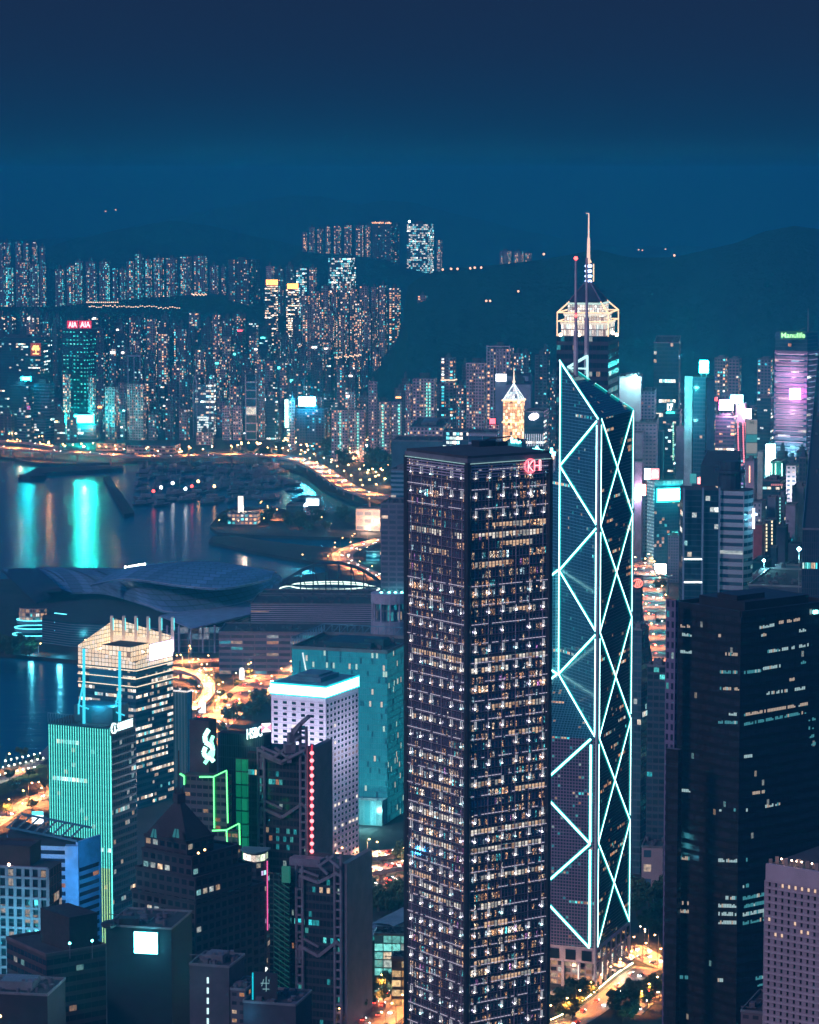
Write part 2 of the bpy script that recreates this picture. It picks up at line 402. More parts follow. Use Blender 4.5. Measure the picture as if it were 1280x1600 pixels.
# the air over the city
mb = MB(); mb.prism([(-7500, -700), (7500, -700), (7500, 12600), (-7500, 12600)], -8, 436, cap=0, bottom=True)
m = bpy.data.materials.new('haze'); m.use_nodes = True; nt = m.node_tree; nt.nodes.clear()
hv = nt.nodes.new('ShaderNodeVolumePrincipled'); ho = nt.nodes.new('ShaderNodeOutputMaterial'); nt.links.new(hv.outputs[0], ho.inputs['Volume'])
hv.inputs['Color'].default_value = (.06, .78, 1.0, 1); hv.inputs['Density'].default_value = 1.6e-4; hv.inputs['Anisotropy'].default_value = .45
m.cycles.homogeneous_volume = True
hz = obj('haze', mb, m); hz['kind'] = 'stuff'

# ------------------------------------------------------------------ the tall dark tower with rows of lamps (centre front)
def up(z): return Vector((0, 0, z))
def v3(p, z): return Vector((p[0], p[1], z))
def parapet(mb, fp, z, h=1.2, w=.5, m=0):
    for a, b in zip(fp, fp[1:] + fp[:1]): mb.bar(v3(a, z + h / 2), v3(b, z + h / 2), w, h, m)
def inset(fp, k):
    c = sum((Vector((p[0], p[1])) for p in fp), Vector((0, 0))) / len(fp)
    return [c + (Vector((p[0], p[1])) - c) * k for p in fp]
def shift(fp, d): return [Vector((p[0] + d[0], p[1] + d[1])) for p in fp]
def normal_out(a, b, c):
    d = (b - a).normalized(); n = Vector((d.y, -d.x))
    return n if n.dot(a - Vector((c[0], c[1]))) > 0 else -n
def cen(fp): return sum((Vector((p[0], p[1])) for p in fp), Vector((0, 0))) / len(fp)
def stuffed(name, makers, mats, parent, limit=100, order=None):
    """makers: list of functions that add one piece to a MB; the first `limit` become parts, the rest one stuff part"""
    for f in makers[:limit]:
        mb = MB(); f(mb); obj(name, mb, mats, parent)
    if len(makers) > limit:
        mb = MB()
        for f in makers[limit:]: f(mb)
        o = obj(name, mb, mats, parent); o['kind'] = 'stuff'

fp, zt_ = foot(636, 731, 859, 716, 1302, 55)
T = root('office_tower', 'tall dark glass tower with rows of small white lamps and red rooftop emblem', 'office tower', v3(cen(fp), 0))
FH = 4.25
g_ck = facade('dark_office_glass', (.02, .018, .03), (.20, .18, .24), lit=.34, u=(.06, .94), v=(.16, .88), cols=[(0, (1, .50, .22)), (.4, (1, .68, .40)), (.7, (1, .88, .72)), (.82, (.6, .9, 1)), (.9, (.12, .85, .9)), (.97, (.8, .3, .8))], S=3.2, colv=.2, flo=.10, run=9, rough=.3, grough=.04, gmetal=.75, frag=True, clump=.035)
mb = MB(); mb.prism(fp, 0, zt_ - 3, 1.25, FH); obj('glass_wall', mb, [g_ck, ROOF], T)
mul = plain('pale_mullion', (.33, .275, .335), .5, .15); mul2 = plain('dim_mullion', (.12, .10, .15), .55, .1)
c0 = cen(fp); NF = int((zt_ - 3) / FH)
lampm = []; edges = [(fp[3], fp[0]), (fp[0], fp[1])]
spill = glow('lamp_spill_glow', (.88, .92, 1), .7, False); lampw = glow('facade_lamp', (.95, .97, 1), 8, False); lampt = glow('facade_lamp_teal', (.45, 1, .9), 7, False)
gm = MB(); gm2 = MB()
for ei, (a, b_) in enumerate(zip(fp, fp[1:] + fp[:1])):
    n = normal_out(a, b_, c0); L = (b_ - a).length; d = (b_ - a) / L
    nb = 24
    for i in range(nb + 1):
        p = a + d * (L * i / nb) + n * .25
        big = i % 4 == 2
        (gm if big else gm2).bar(v3(p, 0), v3(p, zt_ - 3), .34 if big else .10, .4)
    for k in range(NF + 1):
        z = k * FH + (zt_ - 3 - NF * FH)
        gm2.bar(v3(a + n * .25, z), v3(b_ + n * .25, z), .3, .22)
        gm.bar(v3(a + n * .3, z + 1.0), v3(b_ + n * .3, z + 1.0), .14, .22); gm2.bar(v3(a + n * .3, z + 2.6), v3(b_ + n * .3, z + 2.6), .1, .12)
obj('mullion', gm, mul, T)['kind'] = 'stuff'; obj('glazing_bar', gm2, mul2, T)['kind'] = 'stuff'
mb = MB()
cm = plain('corner_post', (.02, .018, .03), .5)
for p in fp: mb.tube([v3(p, 0), v3(p, zt_ - 2)], 1.5)
obj('corner_column', mb, cm, T)['kind'] = 'stuff'
def ck_lamp(p, n, d, z, teal):
    def f(mb):
        q = p + n * .75
        k = lr.random()
        sz_ = .42 + .3 * lr.random(); mb.box((q.x, q.y, z + .2), sz_, sz_, sz_, 0, 1 if teal else (0 if k < .6 else 3))
        mb.bar(v3(q, z + .9), v3(q, z + 2.4 + 1.2 * k), .24, .26, 2)  # glowing bars in place of lamp light spread along the mullions
        if k > .25: mb.bar(v3(q + d * .95 - n * .3, z + .4), v3(q + d * .95 - n * .3, z + 2.4 + k), .14, .2, 2)
        mb.bar(v3(q - d * (.3 + k), z + .3), v3(q + d * (.6 + 1.2 * k), z + .3), .15, .2, 2)
    return f
lr = random.Random(3); gap = {0: {3, 4, 5, 6}, 1: {4, 5, 6}}
for row in range(0, 32):
    z = zt_ - 9.5 - row * FH * 2
    for ei, (a, b_) in enumerate(edges):
        if row in ({2, 3, 4, 5} if ei == 0 else {3, 4, 5}): continue
        if row in (17, 22) and ei == 1: continue
        n = normal_out(a, b_, c0); L = (b_ - a).length; d = (b_ - a) / L
        for i in range(6):
            if lr.random() < .1: continue
            lampm.append(ck_lamp(a + d * (L * (i * 4 + 2) / 24), n, d, z, lr.random() < .14))
stuffed('facade_lamp', lampm, [lampw, lampt, spill, glow('facade_lamp_soft', (1, .86, .72), 3.2, False)], T, 99)
# thin ledges on the lamp floors, lamp light put in as glow
mb = MB()
for row in range(0, 32):
    z = zt_ - 9.5 - row * FH * 2
    for ei, (a, b_) in enumerate(edges):
        if row in (3, 4, 5): continue
        n = normal_out(a, b_, c0); L = (b_ - a).length; d = (b_ - a) / L
        for i in range(24):
            if lr.random() < .75: mb.bar(v3(a + d * (L * i / 24) + n * .6, z + 4), v3(a + d * (L * (i + .8) / 24) + n * .6, z + 4), .2, .24)
obj('lit_ledge', mb, glow('ledge_glow', (.88, .80, 1), .62, False), T)['kind'] = 'stuff'
# bright office floors seen through the glass
offl = glow('office_ceiling_light', (1, .9, .76), .9, False); offl2 = glow('office_ceiling_warm', (1, .62, .36), .75, False); offl3 = glow('office_ceiling_dim', (.9, .85, .75), .34, False); offl4 = glow('office_ceiling_warm_dim', (1, .55, .3), .3, False)
def ck_floor(edge, row_px, f0, f1, mm):
    a, b_ = edges[edge]; n = normal_out(a, b_, c0); d = (b_ - a)
    pz = ONP(731, row_px, v3(fp[0], 0), Vector((n.x, n.y, 0))).z
    k = round((pz - (zt_ - 3 - NF * FH)) / FH); z = (zt_ - 3 - NF * FH) + k * FH
    mb = MB()
    for i in range(24):
        s = (i + .5) / 24
        if f0 <= s <= f1 and lr.random() < .9:
            q0 = a + d * ((i + .1) / 24) + n * .06; q1 = a + d * ((i + .9) / 24) + n * .06
            zz = z + 1.0 + lr.random() * 1.3
            mb.face([v3(q0, zz), v3(q1, zz), v3(q1, z + 3.6), v3(q0, z + 3.6)], None, lr.choice([0, 0, 0, 2, 2, 1, 3]))
    mb.bar(v3(a + d * f0 + n * .06, z + 3.6), v3(a + d * f1 + n * .06, z + 3.6), .1, .1, 2); mb.bar(v3(a + d * f0 + n * .06, z + 2.3), v3(a + d * f1 + n * .06, z + 2.3), .05, .05, 2)
    obj('lit_office_floor', mb, [offl if mm else offl2, offl2, offl3, offl4], T)
for e_, r_, a0, a1, mm in ((1, 848, .1, .93, 1), (0, 850, .1, .62, 1), (0, 850, .8, 1, 1), (1, 866, .4, .8, 0), (1, 836, .3, .95, 0), (1, 1312, .05, 1, 1), (1, 1342, .1, .9, 1), (1, 1385, .15, .95, 1), (1, 1425, .15, .5, 1), (1, 1452, .2, .5, 0), (0, 1435, .2, .9, 1), (0, 1416, .2, .6, 1), (0, 1300, .1, .9, 1), (1, 1230, .05, .4, 0), (1, 1255, .6, .95, 0), (0, 1255, .3, .75, 0), (0, 885, .4, .7, 0), (1, 900, .1, .5, 0), (1, 1510, .1, .4, 0), (1, 1120, .3, .9, 0), (0, 1045, .1, .9, 0), (1, 1047, .1, .95, 1), (0, 1062, .3, .95, 1), (1, 1065, .05, .5, 1), (1, 1170, .5, .9, 0), (0, 1150, .1, .5, 1), (0, 1215, .2, .6, 1), (0, 1345, .1, .8, 1), (1, 1550, .3, .9, 0), (0, 1500, .5, .95, 0), (1, 975, .45, .8, 0), (0, 1405, .0, .4, 0)):
    ck_floor(e_, r_, a0, a1, mm)
mb = MB()
for k in range(5):
    z = zt_ - 3.6 - k * 1.25
    for a, b_ in edges:
        n = normal_out(a, b_, c0); L = (b_ - a); mb.bar(v3(a + L * .03 + n * .8, z), v3(b_ - L * .03 + n * .8, z), .35, .4)
obj('louvre', mb, plain('pale_louvre', (.5, .46, .58), .5), T)
rf = MB(); rf.prism([p for p in inset(fp, 1.03)], zt_ - 2.2, zt_ - .2, cap=0, bottom=True)
r_ = obj('roof_slab', rf, plain('roof_rim', (.16, .17, .2), .6), T)
mb = MB(); mb.prism(inset(fp, 1.005), zt_ - .2, zt_ + .9, cap=0); obj('roof', mb, ROOF, T)
mb = MB()
for a, b_ in edges:
    n = normal_out(a, b_, c0); mb.bar(v3(a * .995 + b_ * .005 + n * 1.2, zt_ - 2.45), v3(b_ + n * 1.2, zt_ - 2.45), .5, .3)
obj('cornice_light', mb, glow('cornice_light', (.5, .85, .85), .55, False), T)
mb = MB(); cc = v3(inset(fp, .55)[2], zt_ + .9)
mb.box(cc, 9, 6, 2.6, R(35)); mb.box(cc + Vector((8, 3, 0)), 5, 4, 1.8, R(35)); mb.tube([cc + up(2), cc + Vector((3, -6, 4)), cc + Vector((12, -8, 5))], .35)
obj('plant_room', mb, DARK, T)
# red emblem near the top right corner
a, b_ = edges[1]; n = normal_out(a, b_, c0); n3 = Vector((n.x, n.y, 0))
rx = v3((b_ - a).normalized(), 0)
cpt = ONP(829, 728, v3(a + n * 1.6, 0), n3); red = glow('red_neon', (1, .12, .16), 2.6); redc = glow('red_neon_core', (1, .62, .62), 2.2, False)
sg = MB()
ring = [cpt + rx * (3.0 * math.cos(t)) + up(3.0 * math.sin(t)) for t in [R(45 + 270 * i / 18) for i in range(19)]]
for p, q in zip(ring, ring[1:]): sg.bar(p, q, .55, .55, 0)
K = lambda x, y: cpt + rx * x + up(y)
for p, q in ((K(-1.3, -2.3), K(-1.3, 2.3)), (K(.9, 2.2), K(-1.1, 0)), (K(-1.1, 0), K(1.1, -2.2)), (K(1.2, 2.2), K(2.2, 2.2)), (K(2.2, 2.3), K(2.2, -2.3)), (K(2.2, 0), K(4.8, 0)), (K(4.8, 2.3), K(4.8, -2.3)), (K(4.8, 2.2), K(5.6, 2.2)), (K(5.6, 2.3), K(5.6, -2.3))):
    sg.bar(p, q, .55, .55, 0); sg.bar(p + n3 * .35, q + n3 * .35, .22, .2, 1)
obj('rooftop_emblem', sg, [red, redc], T)

# ------------------------------------------------------------------ the prismatic tower outlined in cyan
C0 = G(930, 1545); YC = C0.y
th = math.atan2(58, 154)
rdir = Vector((math.sin(th), math.cos(th))); ldir = Vector((-math.cos(th), math.sin(th)))
wR = XL(988, ZR(900, YC), C0.x, C0.y, rdir.x, rdir.y); w_ = wR
Cc = Vector((C0.x, C0.y)); Rc = Cc + rdir * w_; Lc = Cc + ldir * w_; Bc = Rc + ldir * w_; Oc = (Rc + Lc) / 2
zb, ztp = ZR(1482, YC), ZR(655, YC); M = (ztp - zb) / 5
T = root('prismatic_bank_tower', 'faceted glass tower outlined with cyan white light tubes, twin masts on top', 'skyscraper', v3(Oc, 0))
gB = facade('prism_glass_sky', (.10, .42, .56), (.012, .075, .11), lit=.022, u=(.2, 1), v=(.2, 1), cols=COOL, S=1.1, flo=.03, run=11, rough=.35, grough=.1, gmetal=.12)  # reflected sky is put into the teal base colour of these faces
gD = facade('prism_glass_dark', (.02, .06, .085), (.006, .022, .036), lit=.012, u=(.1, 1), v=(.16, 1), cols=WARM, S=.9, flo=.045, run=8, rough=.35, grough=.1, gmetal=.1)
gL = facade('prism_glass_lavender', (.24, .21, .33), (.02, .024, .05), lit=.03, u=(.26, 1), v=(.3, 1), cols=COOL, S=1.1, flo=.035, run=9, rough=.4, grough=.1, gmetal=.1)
def pface(mb, pts, org_, m, cell=1.55):
    d = None; uv = []
    for p in pts:
        h = Vector((p[0] - org_[0], p[1] - org_[1])); uv.append((h.length / cell, p[2] / cell * .95))
    mb.face(pts, uv, m)
ez = {'CR': ztp, 'BR': ztp - M, 'LB': ztp - 2 * M, 'CL': ztp - 3 * M}
oz = {k: z + .5 * M for k, z in ez.items()}
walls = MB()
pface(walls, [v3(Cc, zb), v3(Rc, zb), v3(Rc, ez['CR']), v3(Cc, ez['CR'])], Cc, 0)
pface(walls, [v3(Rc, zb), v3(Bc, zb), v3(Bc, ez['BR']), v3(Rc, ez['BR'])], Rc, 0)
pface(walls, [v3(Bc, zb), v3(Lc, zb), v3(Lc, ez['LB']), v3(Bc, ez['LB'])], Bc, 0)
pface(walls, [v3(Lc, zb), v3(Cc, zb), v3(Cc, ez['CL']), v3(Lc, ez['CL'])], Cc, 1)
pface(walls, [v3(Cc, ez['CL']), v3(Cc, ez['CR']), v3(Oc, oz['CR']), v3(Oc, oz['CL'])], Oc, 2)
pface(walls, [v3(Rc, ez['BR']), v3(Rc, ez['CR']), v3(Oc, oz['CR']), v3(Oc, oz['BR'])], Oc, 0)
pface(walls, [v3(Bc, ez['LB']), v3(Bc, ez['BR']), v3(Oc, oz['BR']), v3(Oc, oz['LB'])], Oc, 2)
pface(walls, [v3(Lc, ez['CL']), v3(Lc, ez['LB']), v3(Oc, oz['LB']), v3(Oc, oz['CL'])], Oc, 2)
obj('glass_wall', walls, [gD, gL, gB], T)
for (a, b_, k, mm) in ((Cc, Rc, 'CR', 0), (Rc, Bc, 'BR', 0), (Bc, Lc, 'LB', 0), (Lc, Cc, 'CL', 1)):
    mb = MB(); q = [v3(a, ez[k]), v3(b_, ez[k]), v3(Oc, oz[k])]
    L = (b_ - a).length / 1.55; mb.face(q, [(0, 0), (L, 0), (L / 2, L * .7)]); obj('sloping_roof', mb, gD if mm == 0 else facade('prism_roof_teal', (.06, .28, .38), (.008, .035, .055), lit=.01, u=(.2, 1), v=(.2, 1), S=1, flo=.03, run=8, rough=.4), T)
haloc = glow('cyan_halo_strip', (.0, .85, .80), 1.0, False); core = glow('cyan_tube', (.50, 1, .97), 4.5)
clad = plain('aluminium_cladding', (.50, .46, .52), .45, .3)
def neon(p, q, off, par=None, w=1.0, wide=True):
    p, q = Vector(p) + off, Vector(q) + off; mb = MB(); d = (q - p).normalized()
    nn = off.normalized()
    if wide: mb.bar(p, q, 1.7 * w, .2, 1, nn)  # wide cyan bar paints the halo round the tube
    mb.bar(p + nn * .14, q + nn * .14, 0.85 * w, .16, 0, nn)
    obj('light_tube', mb, [core, haloc], par or T)
def n_of(a, b_, inner):
    n = normal_out(a, b_, inner); return Vector((n.x, n.y, 0))
nCR, nCL = n_of(Cc, Rc, Oc) * .22, n_of(Lc, Cc, Oc) * .3
dOC = (Cc - Oc).normalized(); nOC = Vector((dOC.y, -dOC.x, 0)); nOC = (nOC if nOC.x < 0 else -nOC) * .3   # faces left
dOL = (Lc - Oc).normalized(); nOL = Vector((dOL.y, -dOL.x, 0)); nOL = (nOL if nOL.y < 0 else -nOL) * .3   # faces the camera
def along(a, b_, t): return a + (b_ - a) * t
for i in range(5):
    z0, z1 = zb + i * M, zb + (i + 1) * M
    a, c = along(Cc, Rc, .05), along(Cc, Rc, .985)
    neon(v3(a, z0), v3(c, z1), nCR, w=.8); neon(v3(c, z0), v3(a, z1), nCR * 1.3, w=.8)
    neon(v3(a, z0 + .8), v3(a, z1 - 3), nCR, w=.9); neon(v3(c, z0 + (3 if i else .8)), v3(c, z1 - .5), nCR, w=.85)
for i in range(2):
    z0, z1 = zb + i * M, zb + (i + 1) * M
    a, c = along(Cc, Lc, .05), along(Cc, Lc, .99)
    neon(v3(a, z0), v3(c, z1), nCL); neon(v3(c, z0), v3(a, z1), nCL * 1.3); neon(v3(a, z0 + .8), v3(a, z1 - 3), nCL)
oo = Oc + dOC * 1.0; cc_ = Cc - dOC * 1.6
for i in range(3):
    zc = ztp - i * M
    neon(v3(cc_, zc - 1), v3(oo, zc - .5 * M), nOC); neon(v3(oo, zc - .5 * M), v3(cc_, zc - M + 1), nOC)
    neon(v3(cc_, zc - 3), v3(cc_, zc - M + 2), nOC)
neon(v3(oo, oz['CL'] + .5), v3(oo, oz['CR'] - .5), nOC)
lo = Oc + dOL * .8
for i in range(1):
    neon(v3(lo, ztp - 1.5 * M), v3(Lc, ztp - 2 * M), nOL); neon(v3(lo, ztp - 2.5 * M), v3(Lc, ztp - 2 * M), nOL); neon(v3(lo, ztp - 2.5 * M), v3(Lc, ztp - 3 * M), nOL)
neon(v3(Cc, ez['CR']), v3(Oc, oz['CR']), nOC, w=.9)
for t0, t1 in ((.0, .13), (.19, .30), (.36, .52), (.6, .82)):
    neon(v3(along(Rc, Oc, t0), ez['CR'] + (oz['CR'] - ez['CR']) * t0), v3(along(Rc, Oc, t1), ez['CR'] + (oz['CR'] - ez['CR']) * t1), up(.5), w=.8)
mb = MB()
for a, z1 in ((Cc, ztp), (Rc, ztp), (Lc, ez['LB']), (Bc, ez['BR'])): mb.tube([v3(a, 0), v3(a, z1)], .85, 0, 8)
obj('corner_column', mb, clad, T)['kind'] = 'stuff'
# open frame and masts on top
az = oz['CR']
fr = [P(886, 575, Oc.y - 1), P(918, 556, Oc.y + 8), P(918, 596, Oc.y + 8)]
mb = MB()
for p, q in ((0, 1), (1, 2), (2, 0)): mb.bar(fr[p], fr[q], 1.3, 1.0)
mb.bar(fr[0], (fr[1] + fr[2]) / 2, .8, .8)
obj('roof_frame', mb, glow('pale_cyan_tube', (.55, .95, .95), 1.3), T)
for px, r0, r1, y_ in ((900, 590, 406, Oc.y - 2), (917, 560, 403, Oc.y + 9)):
    a, c = P(px, r0, y_), P(px, r1, y_); mb = MB(); mid = a + (c - a) * .4
    mb.tube([a - up(8), mid, mid + up(.1), c], [1.25, 1.15, .75, .55]); o = obj('mast', mb, plain('pale_mast', (.60, .54, .60), .45, .2), T)
    if px == 900:
        mb = MB(); mb.ball(c + up(.8), 1.0); obj('warning_lamp', mb, REDB, o)
        mb = MB(); mb.ball(P(px, 493, y_ - 1.4), .8); obj('warning_lamp', mb, REDB, o)
# granite base
gran = plain('pink_granite', (.50, .40, .44), .7)
base = [Cc, Rc, Bc, Lc]; mb = MB(); mb.prism(inset(base, 1.012), zb - 8.0, zb, cap=0); obj('granite_band', mb, gran, T)
mb = MB(); mb.prism(inset(base, .93), 0, zb - 8, cap=0); obj('lobby_wall', mb, facade('lobby_glass', (.35, .28, .30), (.03, .03, .045), lit=.6, u=(.1, .9), v=(.1, .75), cols=WARM, S=1.0), T)
pm = []
for a, b_ in ((Cc, Rc), (Cc, Lc), (Rc, Bc)):
    n = normal_out(a, b_, Oc); d = (b_ - a); nn = 7
    for i in range(nn):
        s0, s1 = (i + .2) / nn, (i + .82) / nn
        def f(mb, a=a, d=d, n=n, s0=s0, s1=s1):
            p, q = a + d * s0 + n * .7, a + d * s1 + n * .7
            mb.face([v3(p, zb - 6.8), v3(q, zb - 6.8), v3(q, zb - 1.6), v3(p, zb - 1.6)])
        pm.append(f)
stuffed('base_window', pm, plain('base_glass', (.015, .02, .035), .15), T)
for a, b_ in ((Cc, Rc), (Cc, Lc), (Rc, Bc)):
    n = normal_out(a, b_, Oc); d = (b_ - a)
    for i in range(1, 7):
        p = a + d * (i / 7) + n * .2; mb = MB(); mb.bar(v3(p, 0), v3(p, zb - 8), 1.4, 1.4); obj('base_pillar', mb, gran, T)
        if i % 2: mb = MB(); mb.bar(v3(p + n * .95, 3), v3(p + n * .95, zb - 9), .3, .3); obj('pillar_light', mb, glow('pillar_light', (1, .8, .65), 2.2, False), T)
n = normal_out(Cc, Rc, Oc); q = along(Cc, Rc, .5) + n * 6; mb = MB()
mb.prism([along(Cc, Rc, .3) + n * 1.2, along(Cc, Rc, .68) + n * 1.2, along(Cc, Rc, .68) + n * 9, along(Cc, Rc, .3) + n * 9], 6, 7, cap=0, bottom=True)
for k in range(9): s = .31 + .045 * k; mb.bar(v3(along(Cc, Rc, s) + n * 1.4, 10.5), v3(along(Cc, Rc, s) + n * 9, 7.1), .35, .3)
obj('entrance_canopy', mb, plain('canopy_metal', (.4, .36, .38), .5), T)
q3 = along(Cc, Rc, .5) + n * 5; pl = bpy.data.lights.new('entrance_light', 'POINT'); pl.energy = 9000; pl.color = (1, .62, .38); pl.shadow_soft_size = 1
o = bpy.data.objects.new('entrance_light', pl); COL.objects.link(o); o.parent = T; o.location = v3(q3, 5) - org(T)
q3 = along(Cc, Lc, .3) + normal_out(Cc, Lc, Oc) * 16
o = bpy.data.objects.new('entrance_light', pl); COL.objects.link(o); o.parent = T; o.location = v3(q3, 5) - org(T)

# ------------------------------------------------------------------ tower with the lit stepped crown and spire (behind the prismatic tower)
fp, z1 = foot(870, 951, 967, 526, 2470, 12)
T = root('crowned_skyscraper', 'tall banded skyscraper with gold lit stepped crown and thin glowing spire', 'skyscraper', v3(cen(fp), 0))
mb = MB(); mb.prism(fp, 0, z1, 3.2, 7.2); obj('wall', mb, [facade('banded_dark', (.045, .05, .10), (.008, .02, .04), lit=.10, u=(0.03, .97), v=(.42, .98), cols=MIXD, S=1.2, flo=.06, run=6), ROOF], T)
z2, z3, z4, z5, z6 = ZR(501, 2470), ZR(489, 2470), ZR(474, 2470), ZR(442, 2470), ZR(414, 2470)
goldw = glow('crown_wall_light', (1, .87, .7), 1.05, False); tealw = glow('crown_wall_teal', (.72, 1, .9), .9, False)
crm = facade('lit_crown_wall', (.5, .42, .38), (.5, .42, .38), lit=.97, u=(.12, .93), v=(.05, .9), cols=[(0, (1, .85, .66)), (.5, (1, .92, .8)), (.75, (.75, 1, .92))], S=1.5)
fr_ = inset(fp, 1.0)
for k, za, zc in ((.86, z1, z2 - 2), (.76, z2, z3 - 1), (.66, z3 + 4, z4)):
    mb = MB(); mb.prism(inset(fp, k), za - 8 if k < .8 else za, zc, 2.0, (zc - za) / 2.0); obj('lit_tier', mb, [crm, ROOF], T)
    mb = MB(); q = inset(fp, k + .012); parapet(mb, q, zc - 1.6, 1.6, .8); obj('tier_light', mb, goldw if k != .66 else tealw, T)
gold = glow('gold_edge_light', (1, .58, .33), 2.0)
mb = MB(); q = inset(fp, .985); c2 = cen(fp); apex = v3(c2, z5)
for a in q:
    mb.bar(v3(a, z1), v3(a, z3), .9); 
for a, b_ in zip(q, q[1:] + q[:1]):
    mb.bar(v3(a, z3), v3(b_, z3), .9); mb.bar(v3(a, z2 - 1), v3(b_, z2 - 1), .8)
for a in q: mb.bar(v3(a, z3), v3(a * .45 + c2 * .55, z4 + (z5 - z4) * .25), .9)
obj('gold_frame', mb, gold, T)
mb = MB()
q2 = inset(fp, .62); zz = z4 + 1
for a, b_ in zip(q2, q2[1:] + q2[:1]): mb.face([v3(a, zz), v3(b_, zz), apex + v3((b_ - c2) * .12, 0), apex + v3((a - c2) * .12, 0)])
mb.prism(q2, z4 - 3, zz, cap=None)
obj('pyramid_roof', mb, plain('dark_roof_metal', (.05, .05, .09), .5, .3), T)
mb = MB()
for a in q2: mb.bar(v3(a, zz), apex + v3((a - c2) * .12, 0), .8)
obj('roof_rib', mb, plain('rib_metal', (.30, .2, .26), .5), T)
mb = MB(); mb.tube([apex, v3(c2, z6)], [2.3, 2.0], 0, 8); o = obj('spire_base', mb, plain('spire_steel', (.3, .34, .5), .4, .4), T)
for i in range(4): 
    mb = MB(); pz = ZR((419, 427, 435, 443)[i] - 1.5, 2470); mb.ball((c2.x, c2.y, pz), 3.1, 0, 10, 6, .55); obj('time_lamp', mb, glow('blue_white_lamp', (.45, .62, 1), 5.5), T)
mb = MB(); x_ = c2 + Vector((4.2, -1)); mb.bar(v3(x_, z5), v3(x_, z6), .9); mb.bar(v3(x_ - Vector((2, 0)), z6 + 1), v3(c2, z6 + 6), .7); obj('gold_strut', mb, gold, T)
mb = MB(); zs = ZR(334, 2470); mb.tube([(c2.x, c2.y, z6), (c2.x, c2.y, z6 + (zs - z6) * .5), (c2.x, c2.y, z6 + (zs - z6) * .52), (c2.x, c2.y, zs)], [1.5, 1.1, .7, .5]); mb.bar((c2.x - 2.5, c2.y, zs), (c2.x, c2.y, zs), .5)
obj('spire', mb, glow('spire_glow', (1, .66, .52), 1.25), T)
for px, py in ((876, 523), (905, 523), (958, 520), (964, 523)):
    mb = MB(); mb.ball(P(px, py, fp[0].y - 1), 1.6); obj('roof_lamp', mb, glow('crown_floodlight', (1, .72, .45), 7), T)

# ------------------------------------------------------------------ a general block and the near buildings on the left
def tower(name, label, cat, xl, xc, xr, yt, Y, th, mat, fh=3.6, cw=3.4, group=None, plant=1, zb=0, roofm=None, par=1.2, ret=3, wallpar=None, depth=None):
    fp, z = foot(xl, xc, xr, yt, Y, th)
    if depth:
        fp = [fp[0], fp[0] + (fp[1] - fp[0]).normalized() * depth, fp[3] + (fp[1] - fp[0]).normalized() * depth, fp[3]]
    T = root(name, label, cat, v3(cen(fp), zb), group)
    mb = MB(); mb.prism(fp, zb, z, cw, fh, 0, None); obj('wall', mb, mat, T)
    mb = MB(); mb.poly([v3(p, z - .2) for p in (fp if (fp[1] - fp[0]).cross(fp[2] - fp[1]) > 0 else fp[::-1])])
    if par: parapet(mb, fp, z - .2, par, .5, 1)
    obj('roof', mb, [roofm or ROOF, wallpar or STEEL], T)
    if xr - xl > 24:
        q_ = random.Random(int(xl * 7 + yt)); mb = MB(); l_, r_ = fp[3] - fp[0], fp[1] - fp[0]
        for k in range(int(8 + (xr - xl) / 5)):
            c_ = fp[0] + l_ * q_.uniform(.06, .92) + r_ * q_.uniform(.08, .9); s_ = q_.uniform(.8, 2.6)
            if k % 4 == 3: mb.tube([v3(c_, z - .2), v3(c_, z + q_.uniform(1.2, 2.6))], s_ * .45, 0, 10)
            elif k % 4 == 2: e_ = c_ + (l_ if k % 8 < 4 else r_).normalized() * q_.uniform(4, 9); mb.bar(v3(c_, z + .4), v3(e_, z + .4), .35)
            else: mb.box((c_.x, c_.y, z - .2), s_ * 1.3, s_, q_.uniform(.8, 2.2), math.atan2(r_.y, r_.x))
        obj('roof_equipment', mb, plain('roof_kit', (.10, .10, .125), .7), T)['kind'] = 'stuff'
    if plant:
        q = inset(fp, .45); mb = MB(); mb.prism(q, z - .2, z + 3.2, cap=0)
        for k in range(4): mb.box((q[0][0] + (k - 1.5) * 2.4, q[0][1] + 2 + k, z + 3.2), 1.4, 1.6, .9)
        obj('plant_room', mb, wallpar or STEEL, T)
    return T, fp, z
def face_rect(mb, a, b_, n, s0, s1, z0, z1, off=.1, m=0):
    d = b_ - a; p, q = a + d * s0 + n * off, a + d * s1 + n * off
    mb.face([v3(p, z0), v3(q, z0), v3(q, z1), v3(p, z1)] if d.x * n.y - d.y * n.x < 0 else [v3(q, z0), v3(p, z0), v3(p, z1), v3(q, z1)], [(0, 0), (1, 0), (1, 1), (0, 1)], m)
def plant(T, loc, E, col, r=1.0, name='floodlight'):
    l = bpy.data.lights.new(name, 'POINT'); l.energy = E; l.color = col; l.shadow_soft_size = r
    o = bpy.data.objects.new(name, l); COL.objects.link(o); o.parent = T; o.location = Vector(loc) - org(T); return o

